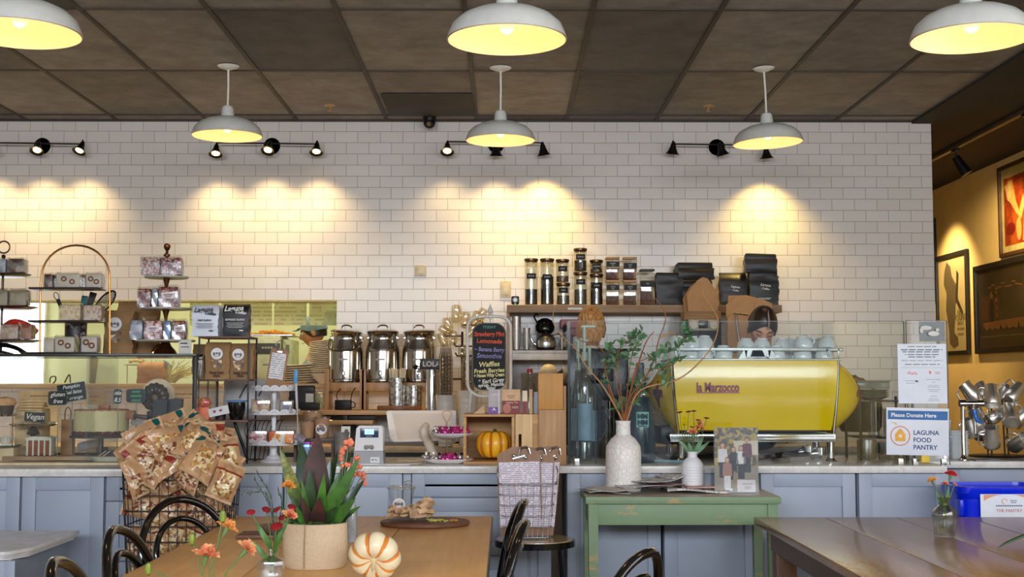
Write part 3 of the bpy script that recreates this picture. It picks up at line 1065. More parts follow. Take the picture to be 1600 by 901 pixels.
def cup(loc,label,rz=0,rot=None,s=1.0):
 t=thing('coffee_cup',label,'cup',loc,rz,'pale cups upside down on the coffee machine',rot=rot)
 prof=[(.046,.0),(.0465,.004),(.045,.022),(.039,.044),(.028,.058),(.026,.060),(.026,.065),(.0235,.065),(.023,.061),(.0001,.061)]
 inn=[(.046,0),(.043,0),(.042,.020),(.036,.041),(.025,.054),(.0001,.055)]
 MB().lathe([(r*s,z*s)for r,z in prof],28,0).lathe([(r*s,z*s)for r,z in inn],28,0).lathe([(.0265*s,.0652*s),(.0235*s,.0652*s)],28,1).build('bowl',[CUPM,CUPB],t)
 MB().tube([(x*s,0,z*s)for x,_,z in arc(.046,.030,.018,-95,80,10)],.0045*s,8).build('handle',CUPM,t)
 return t
TOPZ=CT_Z+zt+.001
cups=[]
lowrow=[(1059,.05),(1079,.06),(1100,.045),(1130,.05),(1169,.05),(1190,.06),(1213,.05),(1254,.06),(1288,.05)]
names_low=['farthest left','second','third','fourth','just left of the badge','behind the badge','just right of the badge','under a tilted cup right of centre','at the right end']
wr=random.Random(3)
for i,(u,dy)in enumerate(lowrow):
 x=at(u,560,YM+dy).x
 l='pale cup upside down in the front row on the coffee machine, '+['behind the leafy branch','second from the leafy branch','third from the branch','alone left of the rail badge','left side of the rail badge','right side of the rail badge','just right of the rail badge','carrying a tilted cup','at the right end'][i]
 l=l.replace('pale cup upside down in the front row on the coffee machine','upside-down pale cup, front row on machine')
 if not cups:
  c0=cup((x,YM+dy,TOPZ),l,wr.uniform(-3,3),s=1.02)
  cups.append(c0)
 else:
  cups.append(dup(c0,(x,YM+dy,TOPZ),wr.uniform(-3,3),l))
for(u,v,dy,tilt,l)in((1081,540,.06,0,'upside-down pale cup stacked second from the leafy branch'),(1101,537,.05,4,'upside-down pale cup stacked on the third front cup from the branch'),(1058,541,.05,0,'upside-down pale cup stacked behind the leafy branch tip'),(1190,545,.17,0,'upside-down pale cup peeking above the rail badge'),(1165,545,.17,0,'upside-down pale cup in the back row left of the badge'),(1222,545,.17,0,'upside-down pale cup in the back row right of the badge'),(1257,545,.06,-14,'tilted pale cup stacked second from the right end'),(1292,543,.05,12,'tilted pale cup with brown rim stacked at the right end'),(1275,536,.18,-20,'tilted pale cup between and behind the two right stacks'),(1240,546,.18,0,'upside-down pale cup behind the tilted right cups')):
 if dy>.1:
  loc=(at(u,560,YM+dy).x,YM+dy,TOPZ)
  cups.append(dup(c0,loc,wr.uniform(-3,3),l))
  loc2=(loc[0],loc[1],TOPZ+.040)
  cups.append(dup(c0,loc2,0,l.replace('upside-down pale cup','upper upside-down pale cup').replace('tilted pale cup between','upper tilted cup between'),rot=(R(4),R(tilt),1)))
 else:
  cups.append(dup(c0,(at(u,560,YM+dy).x,YM+dy,TOPZ+.048),0,l,rot=(R(3),R(tilt),wr.uniform(0,2))))
#glass guard along the counter
GLS=film('guard_glass',(236,241,239),.012,.03)
EDGE=M('green_glass_edge',(58,68,64),.15,var=.03)
YG=6.22
def guard(u0,u1,vt,y,label,name='glass_guard'):
 p,q=at(u0,vt,y),at(u1,vt,y)
 t=thing(name,label,'glass screen',((p.x+q.x)/2,y,CT_Z+.001))
 w,h=(q.x-p.x)/2,p.z-CT_Z
 MB().span((-w,0,0),(w,.008,h)).build('pane',GLS,t)
 MB().span((-w,-.0005,h),(w,.0085,h+.002)).span((-w-.002,-.0005,0),(-w,.0085,h)).span((w,-.0005,0),(w+.002,.0085,h)).build('pane_edge',EDGE,t)
 for x in(-w+.03,w-.03):
  MB().span((x-.012,-.010,0),(x+.012,.018,.03),0,.002).build('clamp',STEEL,t)
 return t
guard(891,1412,502,YG,'long clear glass guard standing in front of the yellow coffee machine')
guard(1416,1479,501,6.20,'narrow clear glass guard behind the two white paper notices')
p=at(889,502,6.24)
t=thing('glass_side_guard','clear glass side pane with dark edges beside the tall wooden box','glass screen',(p.x-.006,6.24,CT_Z+.001))
MB().span((0,0,0),(.008,.55,p.z-CT_Z)).build('pane',GLS,t)
MB().span((-.001,-.003,0),(.009,0,p.z-CT_Z)).build('pane_edge',EDGE,t)
for(u,vt)in((902,560),(930,560),(959,628)):
 q=at(u,vt,6.30)
 mb=MB().span((-.0025,0,0),(.0025,.01,q.z-CT_Z))
 tag(mb.build('glass_divider',EDGE,loc=(q.x,6.30,CT_Z+.001)),{902:'thin glass divider nearest the tall wooden box',930:'thin glass divider left of the white branch vase neck',959:'short glass divider directly behind the white branch vase'}[u],'glass screen')
mb=MB()
p=at(1437,513,6.19)
LG=M('pale_logo',(214,212,204),.5)
for(u,v,w_,h_)in((1447,512,18,7),(1459,521,18,8),(1440,516,6,9),(1465,515,6,5)):
 q=at(u,v,6.195)
 mb.ball((q.x,6.196,q.z),(w_*.0031/2,.0008,h_*.0031/2),0,14)
o=mb.build('logo_sticker',LG)
tag(o,'small pale script logo sticker on the narrow glass guard','sticker')
p,q=at(1437,502,6.205),at(1477,533,6.205)
tag(MB().span((p.x,6.212,q.z),(q.x,6.216,p.z)).build('dark_card',M('charcoal_card',(70,72,70),.5)),'dark card behind the logo sticker on the narrow glass guard','card')
#white notices
def notice(u0,v0,u1,v1,y,name,label,cat='notice',tilt=.0):
 p,q=at(u0,v1,y),at(u1,v0,y)
 t=thing(name,label,cat,((p.x+q.x)/2,y,p.z),rot=(0,R(tilt),0))
 return t,(q.x-p.x)/2,q.z-p.z,y
PAP=M('white_paper',(232,236,246),.5,var=.015)
t,w,h,y=notice(1404,537,1478,630,6.18,'paper_notice','upper white paper notice with small print taped on the glass guard')
sh=MB().span((-w,-.001,0),(w,.001,h)).build('sheet',PAP,t)
ink=MB()
rows=[(.955,.62,.006,0),(.90,.86,.008,1),(.865,.80,.007,1),(.82,.70,.007,1),(.78,.56,.007,1),(.72,.86,.004,0),(.655,.76,.006,1)]
for zf,wf,s,bo in rows:
 for k in range(int(w*2*wf/.0065)):
  x=-w*wf+.0032+k*.0065
  if(k*7+int(zf*100))%6!=5:
   ink.box((x,-.0016,zf*h),(.0052,.0006,s*.62),0)
for zf in(.60,):
 ink.box((0,-.0016,zf*h),(w*1.7,.0006,.0012),1)
for(xf,zf,wf)in((.45,.40,.5),(.45,.355,.12),(.45,.30,.36),(.45,.275,.42),(.45,.23,.42),(.45,.20,.3),(.45,.12,.22),(.45,.075,.34),(.45,.045,.38),(-.5,.38,.36),(-.5,.34,.3)):
 ink.box((xf*w,-.0016,zf*h),(w*wf*1.2,.0006,.0022),1 if xf>0 else 1)
for k in range(7):
 a=k*.9
 ink.ball((w*(-.58+.055*k),-.0016,h*(.505+.012*math.sin(a*2))),(.007,.0005,.006 if k%2 else .0035),2,10)
ink.ball((w*.32,-.0016,h*.52),(.006,.0005,.008),3,10)
ink.box((w*.62,-.0016,h*.52),(.026,.0006,.003),1).box((w*.62,-.0016,h*.50),(.022,.0006,.0025),3)
ink.prism([(w*-.32,h*.372),(w*-.24,h*.39),(w*-.16,h*.372),(w*-.24,h*.354)],-.0022,-.001,'xz',0)
ink.build('print',[M('dark_ink',(64,68,86),.6),M('grey_ink',(160,160,178),.6),M('pink_ink',(222,176,186),.6),M('orange_ink',(226,140,110),.6)],sh)
t,w,h,y=notice(1385,637,1481,711,6.14,'donation_sign','white food pantry donation sign with a blue header on the stone counter','sign',1.2)
sh=MB().span((-w,-.0015,0),(w,.0015,h),0,.001).build('sheet',PAP,t)
MB().span((-w+.006,-.0024,h-.056),(w-.006,-.0016,h-.014)).build('header_band',M('blue_band',(52,108,172),.5),sh)
tx=MB()
tx.text('Please Donate Here',.0265,MT((-.020,-.0028,h-.036))@FRONT,0,.0004,bold=.0006)
for i,s_ in enumerate(('LAGUNA','FOOD','PANTRY')):
 tx.text(s_,.0305,MT((-.022,-.0022,h*(.475-.155*i)))@FRONT,1,.0004,'LEFT',bold=.0005)
tx.build('lettering',[M('white_letter',(240,244,250),.5),M('navy_letter',(44,66,120),.5)],sh)
em=MB()
cx,cz=-w*.56,h*.405
ring=[(cx+.045*math.cos(a*PI/20),-.003,cz+.045*math.sin(a*PI/20))for a in range(40)]
em.tube(ring,.0022,6,0,closed=True)
em.prism([(cx-.024,cz-.026),(cx+.024,cz-.026),(cx+.026,cz+.006),(cx+.008,cz+.028),(cx,cz+.034),(cx-.008,cz+.028),(cx-.026,cz+.006)],-.0026,-.0017,'xz',1)
em.span((cx-.007,-.0032,cz-.008),(cx+.007,-.0026,cz+.006),2)
em.prism([(-w+.018,h*.70),(-w+.038,h*.66),(-w+.050,h*.62),(-w+.048,h*.67),(-w+.036,h*.69)],-.0026,-.0017,'xz',3)
em.build('emblem',[M('coral_ring',(232,142,104),.5),M('amber_house',(244,178,60),.5),PAP,M('lime_leaf',(222,206,96),.5)],sh)
p=at(1458,718,6.16)
MB().span((-.02,0,-.034),(.02,.03,0),0,.003).build('stand_foot',M('yellow_white_foot',(226,196,60),.5),t).location=(.04,.004,0)
#jug and plate rack right of the machine
x0,x1=at(1346,700,6.55).x,at(1428,700,6.55).x
t=thing('wire_rack','black steel rack holding glass dishes right of the yellow machine','rack',((x0+x1)/2,6.55,CT_Z))
hw=(x1-x0)/2
ztop=at(1380,620,6.55).z-CT_Z
fr=MB()
for sx in(-1,1):
 for yy in(0,.28):
  fr.span((sx*hw-.006,yy,0),(sx*hw+.006,yy+.012,ztop),0,.001)
fr.build('frame',BLK,t)
for z in(.11,ztop-.025):
 MB().span((-hw,.0,z),(hw,.29,z+.008),0,.002).build('shelf',M('smoked_shelf',(60,60,58),.2,.3),t)
GLJ=film('clear_glass',(225,232,230),.25,.05)
x=at(1368,600,6.62).x
zs=CT_Z+ztop-.016
for i in range(4):
 o=MB().lathe([(.0001,0),(.045,0),(.085,.018),(.088,.020),(.086,.021),(.044,.004),(.0001,.004)],28).build('glass_dish',M('pale_green_glass',(196,206,196),.12,trans=.6),loc=(x,6.68,zs+.011*i))
 tag(o,'pale glass dish stacked on the black rack, '+['lowest','second from below','third from below','topmost'][i],'dish','glass dishes on the black rack')
o=MB().span((-.085,-.06,0),(.085,.06,.035),0,.006).span((-.09,-.065,.035),(.09,.065,.041),0,.002).build('glass_box',M('frosted_box',(176,184,176),.2,trans=.5),loc=(x-.01,6.68,zs+.058))
tag(o,'shallow lidded glass box on top of the stacked dishes','box')
mb=MB().tube(SP([(-.09,0,0),(-.07,0,.05),(-.02,0,.055),(.04,-.01,.03),(.10,0,.0)],5),[.012+.008*math.sin(i)**2 for i in range(21)],8)
tag(mb.build('wicker_handle',mottled('brown_wicker',[(.3,(110,74,44)),(.6,(160,114,70)),(.8,(90,60,36))],60,.7),loc=(x-.01,6.95,zs+.06)),'brown woven basket handle rising behind the glass dishes','handle')
tag(MB().lathe([(.0001,0),(.10,0),(.115,.03),(.12,.12),(.115,.17),(.09,.18),(.0001,.18)],28).build('soup_kettle',M('dark_kettle',(46,44,44),.35,.4),loc=(at(1345,600,6.95).x,6.98,CT_Z+.13)),'dark round kettle behind the black rack','kettle')
for(u,hh,r,l)in((1366,.20,.030,'tall clear glass jug on the lower shelf of the black rack'),(1392,.14,.036,'short clear glass jar on the lower shelf of the black rack')):
 x=at(u,690,6.66).x
 o=MB().lathe([(.0001,0),(r,0),(r,hh),(r*.92,hh),(r*.92,.006),(.0001,.006)],24).build('glass_jug',GLJ,loc=(x,6.66,CT_Z+.12))
 tag(o,l,'jug')
for i,(u,r,hh)in enumerate(((1358,.05,.10),(1392,.055,.085),(1424,.035,.09))):
 x=at(u,715,6.62).x
 o=MB().lathe([(.0001,0),(r*.9,0),(r,.01),(r,hh),(r*.93,hh),(r*.92,.01),(.0001,.008)],24).build('steel_container',STEEL,loc=(x,6.66,CT_Z+.001))
 tag(o,['round steel container standing at the left foot of the black rack','wider round steel container under the black rack centre','small round steel container at the right foot of the black rack'][i],'container','steel containers under the black rack')
for i,(a,b_)in enumerate((((1196,706),(1262,694)),((1205,714),(1280,700)),((1090,709),(1158,704)))):
 p,q=at(a[0],a[1],YM+.12),at(b_[0],b_[1],YM+.22)
 t=thing('portafilter',['steel portafilter lying under the coffee machine, upper one','steel portafilter lying under the coffee machine near its right leg','steel portafilter lying under the machine behind the small flower vase'][i],'portafilter',(p.x,p.y,CT_Z+.012))
 dx=Vector((q.x-p.x,.10,.035-.01*i))
 MB().cyl((0,0,.010),dx*.75,.010,.013,10).build('handle',BLK,t)
 MB().cyl(dx*.75,dx,.012,.03,14).cyl(dx+Vector((0,0,-.012)),dx+Vector((0,0,.025)),.034,.034,18).build('basket',CHROME,t)
for i,(u,l)in enumerate(((1030,'dark rubber hose loop under the left end of the coffee machine'),)):
 p=at(u,700,6.6)
 pts=SP([(-.02,0,.14),(-.03,-.02,.05),(.03,-.06,.012),(.10,-.10,.010),(.17,-.13,.010)],6)
 tag(MB().tube(pts,.011,8).build('hose',M('dark_rubber',(30,32,34),.5),loc=(p.x,6.68,CT_Z)),l,'hose')
p=at(1040,712,6.33)
tag(MB().tube(SP([(-.07,.05,.008),(-.02,.02,.010),(.06,.0,.008),(.17,.02,.008)],6),.007,8).build('blue_tube',M('pale_blue_tube',(150,190,206),.3),loc=(p.x,6.36,CT_Z)),'pale blue plastic tube lying on the counter by the dark bottle','tube')
#right end: cups, tap, jugs
PC=M('white_paper_cup',(226,232,236),.5,var=.02)
xs_=at(1497,700,6.6).x
base=MB()
for i in range(9):
 z=CT_Z+.006+i*.0135
 prof=[(.0001,.0),(.046,0),(.058,.030),(.060,.031),(.060,.034),(.056,.033),(.045,.004),(.0001,.004)]
 o=MB().lathe(prof,28).build('white_saucer',PC,loc=(xs_+.002*math.sin(i*2),6.62,z))
 tag(o,'white bowl in the nested stack beside the water tap, number %s from the bottom'%['one','two','three','four','five','six','seven','eight','nine'][i],'bowl','nested white bowls by the water tap')
p=at(1485,672,6.5)
o=MB().lathe([(.0001,0),(.018,0),(.024,.05),(.027,.054),(.0001,.052)],20).build('paper_cup',PC,loc=(p.x,6.56,CT_Z+.152))
o.parent=None
tag(o,'small white paper cup upside down beside the nested white bowls','cup')
tag(MB().span((-.045,-.03,0),(.03,.045,.15),0,.004).build('acrylic_block',film('acrylic_sheet',(235,240,245),.3),loc=(p.x-.004,6.58,CT_Z+.002)),'clear acrylic block under the small paper cup','block')
px=at(1506,715,6.5)
t=thing('water_tap','chrome pillar water tap with a blue lever on the set-back counter','tap',(px.x,6.5,CT_Z+.004))
ht=at(1506,630,6.5).z-CT_Z-.004
MB().lathe([(.0001,0),(.026,0),(.026,.006),(.014,.018),(.0105,.03),(.0105,ht),(.0001,ht)],20).build('pillar',CHROME,t)
MB().cyl((-.016,0,ht),(.016,0,ht),.018,.018,14).cyl((0,0,ht),(.105,0,ht),.012,.012,14).cyl((.075,0,ht),(.105,0,ht),.017,.017,14).cyl((.055,0,ht),(.055,-.01,ht-.03),.011,.009,12).build('spout',CHROME,t)
MB().tube(SP([(.052,-.02,ht-.03),(.055,-.024,ht-.06),(.066,-.028,ht-.085),(.084,-.03,ht-.098)],5),[.012]*4+[.0105]*4+[.009]*4+[.008]*4,10).build('lever',M('blue_lever',(26,110,200),.3),t)
MB().cyl((.055,-.01,ht-.035),(.056,-.012,ht-.15),.010,.008,12).build('nozzle',CHROME,t)
o=MB().span((-.02,-.03,0),(.26,.10,.006),0,.002).build('drip_grate',M('dark_grate',(92,92,94),.35,.8),loc=(px.x+.06,6.47,CT_Z+.004))
tag(o,'flat metal drip grate in front of the milk jug stand','grate')
JUGM=M('polished_jug_steel',(226,222,216),.33,.95,var=.03)
pj=at(1562,706,6.78)
t=thing('jug_stand','black branching stand drying steel milk jugs at the right end','stand',(pj.x,6.80,CT_Z+.004))
MB().lathe([(.0001,0),(.15,0),(.155,.004),(.15,.010),(.0001,.010)],32,0,Matrix.Scale(.8,4,(0,1,0))).build('base',BLK,t)
for x in(-.055,-.035,.035,.055):
 MB().cyl((x,0,.01),(x*.8,0,.30),.0045,.0045,8).build('post',BLK,t)
proto=None
jugs=[(1516,612,-38,-10,.95),(1536,608,-24,-30,.7),(1549,618,4,-25,1.0),(1567,612,24,35,.75),(1585,614,46,-15,1.0),(1578,648,12,-45,1.05),(1549,683,-10,20,1.0),(1594,652,48,10,.95),(1592,690,30,60,1.0),(1525,646,-28,30,.95),(1517,668,-20,10,.9),(1556,650,60,0,.8),(1532,672,14,-30,.85)]
jl=['leaning out at the upper left of the stand','seen end-on behind the upper left jug','upright at the top centre of the stand','seen dark and narrow right of the top centre','leaning out at the upper right of the stand','largest one, upright right of the centre','facing front at the bottom centre','leaning right at the middle of the right side','hanging at the lower right corner','behind the chrome tap spout','at the lower left behind the tap','small one pointing left at the centre','small one below the blue tap lever']
for i,(u,v,ty,tx,s)in enumerate(jugs):
 d=.0 if i in(5,6,2,8)else .05
 p=at(u,v,6.72+d)
 axis=MR(R(ty),3,'Y')@MR(R(tx),3,'X')
 off=axis@Vector((0,0,-.055*s))
 loc=(p.x+off.x,6.72+d+off.y,p.z+off.z)
 e=axis.to_euler()
 if proto is None:
  proto=thing('milk_jug','','milk jug',loc,0,'steel milk jugs on the drying stand',rot=e)
  MB().lathe([(.0001,0),(.040,0),(.0435,.006),(.0435,.045),(.036,.085),(.034,.112),(.0325,.112),(.034,.085),(.0415,.045),(.0415,.008),(.0001,.006)],28,0,None,(1,1),lambda a,z:1+(.22*max(0,math.cos(a))**8 if z>.1 else 0)).build('jug_body',JUGM,proto)
  MB().tube(SP([(-.035,0,.098),(-.062,0,.094),(-.070,0,.060),(-.060,0,.028),(-.044,0,.020)],5),.0045,8).build('handle',JUGM,proto)
  j=proto
  j.scale=(s,s,s)
 else:
  j=dup(proto,loc,rot=e,scale=s)
 j['label']='steel milk jug '+jl[i]
#blue bin with notice
PB=M('blue_bin_plastic',(6,40,226),.25,var=.03)
pb0,pb1=at(1497,760,5.80),at(1640,760,5.80)
zt_=at(1560,757,5.9).z
xc,hw=(pb0.x+pb1.x)/2,(pb1.x-pb0.x)/2
t=thing('donation_bin','bright blue plastic bin with a white notice in front of the right counter','bin',(xc,5.92,0))
mb=MB()
def rrect(w_,d_,r,n=6):
 pts=[]
 for cx_,cy_,a in((w_-r,d_-r,0),(-w_+r,d_-r,90),(-w_+r,-d_+r,180),(w_-r,-d_+r,270)):
  for i in range(n+1):
   pts.append((cx_+r*math.cos(R(a+90*i/n)),cy_+r*math.sin(R(a+90*i/n))))
 return pts
def loft(mb,rings,m=0,cap0=False,cap1=False,mx=None):
 vs=[]
 n=len(rings[0])
 for q in rings:
  vs+=q
 fs=[]
 for j in range(len(rings)-1):
  for i in range(n):
   k=(i+1)%n
   fs.append((j*n+i,j*n+k,(j+1)*n+k,(j+1)*n+i))
 if cap0:
  fs.append(tuple(range(n))[::-1])
 if cap1:
  fs.append(tuple(range((len(rings)-1)*n,len(rings)*n)))
 mb.add(vs,fs,m,True,mx)
 return mb
def ringz(w_,d_,r,z):
 return[(x,y,z)for x,y in rrect(w_,d_,r)]
loft(mb,[ringz(hw*.78,.10,.05,0),ringz(hw*.94,.13,.06,zt_-.06),ringz(hw*.95,.132,.06,zt_-.01),ringz(hw*.92,.125,.06,zt_-.012),ringz(hw*.76,.09,.05,.02)],0,True,True)
mb.build('bin_body',PB,t)
loft(MB(),[ringz(hw*.96,.134,.065,zt_-.055),ringz(hw*1.02,.15,.07,zt_-.03),ringz(hw*1.02,.15,.07,zt_),ringz(hw*.93,.127,.06,zt_+.002),ringz(hw*.92,.125,.06,zt_-.02)]).build('rim',PB,t)
hp=at(1505,775,5.78)
MB().span((-hw*1.00,-.14,zt_-.13),(-hw*.90,-.06,zt_-.055),0,.02).build('handle',PB,t)
p,q=at(1533,772,5.76),at(1612,840,5.76)
pn=MB().span((p.x-xc,-.150,q.z),(q.x-xc,-.147,p.z)).build('notice_sheet',PAP,t)
mb=MB()
w_=30*.0029
arcp=[(1541,772),(1541,783)]
cxx=at(1578,790,5.76).x-xc
ztp=p.z
mb.prism([(p.x-xc+.015,ztp-.002),(p.x-xc+.015,ztp-.030),(p.x-xc+.04,ztp-.016),(p.x-xc+.07,ztp-.006),(p.x-xc+.10,ztp-.002)],-.1512,-.1502,'xz',0)
mb.prism([(q.x-xc,ztp-.002),(q.x-xc,ztp-.030),(q.x-xc-.02,ztp-.016),(q.x-xc-.05,ztp-.006),(q.x-xc-.08,ztp-.002)],-.1512,-.1502,'xz',0)
mb.text('THE PANTRY',.020,MT((cxx,-.1515,at(0,799,5.76).z))@FRONT,1,.0004)
for k in range(12):
 mb.box((cxx-.055+k*.010,-.1515,at(0,791,5.76).z),(.0075,.0006,.005),2)
mb.tube([(cxx-.02+.011*math.cos(a*PI/8),-.1515,at(0,784,5.76).z+.011*math.sin(a*PI/8))for a in range(13)],.0014,6,0)
mb.box((cxx+.02,-.1515,at(0,783,5.76).z),(.030,.0006,.003),2).box((cxx+.02,-.1515,at(0,786,5.76).z),(.026,.0006,.003),2)
mb.build('print',[M('soft_orange_ink',(232,160,110),.5),M('red_brown_ink',(206,120,100),.6),M('slate_ink',(90,96,130),.6)],pn)
#syrup pumps and dark bottle behind the guard
MINT=M('mint_plastic',(190,206,192),.35)
for i,(u,y,vt,l)in enumerate(((913,6.55,508,'tall syrup bottle with pale mint pump behind the glass guard'),(903,6.75,530,'shorter syrup bottle with pale mint pump behind the taller one'),(921,6.78,540,'syrup bottle with mint pump closest to the leafy branches'))):
 p=at(u,vt,y)
 h=p.z-CT_Z
 t=thing('syrup_bottle',l,'bottle',(p.x,y,CT_Z),0,'syrup bottles behind the glass guard')
 MB().lathe([(.0001,0),(.036,0),(.038,.006),(.038,h*.52),(.030,h*.62),(.014,h*.70),(.013,h*.76),(.0001,h*.76)],24).build('glass',film('bottle_glass',(214,228,222),.35),t)
 MB().lathe([(.0385,h*.15),(.0385,h*.42)],24).build('paper_label',M('blue_white_label',(150,186,208),.5),t)
 MB().cyl((0,0,h*.74),(0,0,h*.80),.017,.015,16).cyl((0,0,h*.80),(0,0,h),.009,.009,12).box((.02,0,h-.006),(.075,.018,.012),0,None,.004).build('pump',MINT,t)
p=at(1001,718,6.42)
t=thing('dark_bottle','tall dark teal bottle with a mint block label left of the yellow machine','bottle',(p.x,6.42,CT_Z))
hb=at(1001,566,6.42).z-CT_Z
TEAL=M('dark_teal_bottle',(44,66,78),.25,0,coat=.3)
MB().lathe([(.0001,0),(.072,0),(.076,.008),(.074,hb*.30),(.062,hb*.55),(.046,hb*.66),(.034,hb*.70),(.030,hb*.80),(.0001,hb*.80)],30).build('bottle_body',TEAL,t)
MB().lathe([(.047,hb*.655),(.049,hb*.665),(.049,hb*.685),(.040,hb*.70)],24).build('steel_ring',CHROME,t)
MB().lathe([(.026,hb*.80),(.024,hb*.88),(.020,hb*.90),(.022,hb*.97),(.018,hb),(.0001,hb)],20).build('cap',M('smoked_cap',(120,132,140),.2,.3),t)
lz=at(1005,656,6.35).z-CT_Z
lb=MB()
lb.grid(lambda i,j:((.0735)*math.sin(R(-22+50*i)),-.0745*math.cos(R(-22+50*i)),lz-.036+.076*j),8,4)
lo=lb.build('label_patch',M('mint_label',(150,206,208),.5),t)
mb=MB()
for r_ in range(2):
 mb.text('MM',.030,MT((.003,-.0765,lz+.018-.030*r_))@FRONT,0,.0015,bold=.002,squeeze=1.1)
mb.text('MARZOC',.010,MT((.003,-.0765,lz-.030))@FRONT,0,.0012,bold=.0003)
mb.build('lettering',M('label_ink',(40,70,78),.5),lo)
#upper shelf on the tiled wall
SHW=wood('weathered_shelf_wood',(140,112,82),(176,146,112),axis='x',scale=3,rough=.6)
YSH=8.30
def rz_(u,v,y):
 p=at(u,v,y)
 return p.x,p.z
xa,za=rz_(792,476,YSH)
xb,_=rz_(1222,476,YSH)
zb_=at(800,488,YSH).z
t=thing('long_shelf','long weathered wood wall shelf carrying jars and black coffee bags','shelf',(xa,YSH,zb_))
MB().span((0,0,0),(xb-xa,YW-YSH-.004,za-zb_),0,.004).build('board',SHW,t)
MB().span((0,.01,at(795,720,8.4).z-zb_+.0),(.018,YW-YSH-.006,-.001),0,.002).build('side_board',wood('side_board_wood',(150,116,76),(188,150,104),axis='z',scale=3),t)
p=at(887,482,YSH)
MB().span((p.x-xa-.0,-.003,.018),(p.x-xa+.095,-.0005,.032)).build('shelf_tag',M('white_tag',(226,220,206),.5),t)
for x in(.5,1.2):
 MB().span((x,.02,-.09),(x+.02,YW-YSH-.008,-.001),0,.002).build('bracket',BLK,t)
SZ=za+.001
CLJ=film('jar_glass',(236,238,232),.18,.05)
BEAN=mottled('dark_coffee_beans',[(.2,(26,16,12)),(.5,(52,32,22)),(.8,(36,22,16))],130,.7,bump=.3)
COCOA=mottled('brown_grounds',[(.2,(96,62,42)),(.5,(124,84,58)),(.8,(84,54,38))],160,.8)
SPICE=mottled('reddish_spice',[(.2,(120,66,40)),(.5,(150,92,60)),(.8,(90,46,30))],60,.7)
GRN_T=mottled('grey_green_tea',[(.2,(84,80,66)),(.5,(110,104,86)),(.8,(64,60,50))],120,.8)
CHALK=M('black_chalk_label',(30,29,28),.6)
WHT=M('chalk_white',(226,224,216),.6)
LIDG=M('dark_metal_lid',(96,74,54),.25,.8)
BAMB=wood('bamboo_lid',(186,138,84),(214,168,110),axis='x',scale=6)
def jar_round(u,vtop,vbot,r,label,fill=.6,content=BEAN,z0=None,lab=.5,y=None,word='TEA',labw=.9,lid=True,black=False):
 y=y or YSH+.10
 x=at(u,470,y).x
 z=SZ if z0 is None else z0
 h=at(u,vtop,y).z-z
 t=thing('storage_jar',label,'jar',(x,y,z),0,'round glass jars on the wall shelf')
 MB().lathe([(.0001,0),(r*.96,0),(r,.004),(r,h-.022),(r*.97,h-.018),(r*.93,h-.018),(r*.95,.01),(.0001,.006)],28).build('glass_body',CLJ,t)
 MB().lathe([(.0001,.007),(r*.92,.008),(r*.92,(h-.03)*fill),(.0001,(h-.03)*fill+.003)],24).build('contents',content,t)
 if lid:
  MB().lathe([(.0001,h-.024),(r*.9,h-.024),(r*1.0,h-.018),(r*1.08,h-.014),(r*1.08,h-.003),(r,h),(.0001,h)],28).build('lid',LIDG,t)
 if lab:
  lz=h*lab
  pl_=MB()
  pl_.grid(lambda i,j:((r+.0015)*math.sin(R(-48*labw+96*labw*i)),-(r+.0015)*math.cos(R(-48*labw+96*labw*i)),lz-.018+.036*j),10,4)
  lo=pl_.build('jar_label',CHALK,t)
  MB().text(word,.013,MT((0,-r-.003,lz))@FRONT,0,.0006).build('lettering',WHT,lo)
 return t,z+h
YJ=YSH+.09
jar_round(830,404,475,.043,'first clear jar on the wall shelf from the chalkboard side, empty top half',.38,BEAN,lab=.62,word='BEANS')
jar_round(855,404,475,.044,'second jar on the wall shelf, nearly filled with dark beans',.68,BEAN,lab=.60,word='ROAST')
_,z1=jar_round(880,442,475,.043,'lower jar of the third column on the wall shelf with small dark label',.55,GRN_T,lab=.66,word='EARL')
jar_round(879,405,442,.042,'upper jar of the third column on the wall shelf with oval label',.35,COCOA,z0=z1+.001,lab=.58,word='MINT')
_,z1=jar_round(907,425,475,.043,'lower jar of the tallest column with grey leaves inside',.55,GRN_T,lab=.70,word='CHAI')
jar_round(907,388,425,.042,'topmost jar of the tallest column on the wall shelf',.60,BEAN,z0=z1+.001,lab=.62,word='BLACK')
_,z1=jar_round(932,428,475,.042,'lower jar with steel body right of the tallest column',.85,BEAN,lab=.62,word='DARK')
jar_round(932,406,428,.041,'upper jar with steel band right of the tallest column',.5,COCOA,z0=z1+.001,lab=.5,word='COCOA')
def jar_square(u,vtop,vbot,hw,label,fill,content,z0=None,lab=.7,word='SPICE',lidm=None,tall=False):
 y=YJ+.01
 x=at(u,470,y).x
 z=SZ if z0 is None else z0
 h=at(u,vtop,y).z-z
 t=thing('storage_jar',label,'jar',(x,y,z),0,'square glass jars with bamboo lids' if not tall else None)
 MB().span((-hw,-hw,0),(hw,hw,h-.014),0,.006).build('glass_body',CLJ,t)
 MB().span((-hw+.004,-hw+.004,.005),(hw-.004,hw-.004,(h-.02)*fill),0,.005).build('contents',content,t)
 MB().span((-hw-.001,-hw-.001,h-.013),(hw+.001,hw+.001,h),0,.003).build('lid',lidm or BAMB,t)
 lo=MB().span((-hw*.95,-hw-.002,h*lab-.017),(hw*.95,-hw-.0008,h*lab+.017),0).build('jar_label',CHALK,t)
 MB().text(word,.012,MT((0,-hw-.003,h*lab+.004))@FRONT,0,.0005).text('TEA' if word!='Hot' else '',.010,MT((0,-hw-.003,h*lab-.009))@FRONT,0,.0005).build('lettering',WHT,lo)
 return t,z+h
_,z1=jar_square(957,438,475,.044,'lower square jar with bamboo lid, left pair on the wall shelf',.42,COCOA,word='CHAI')
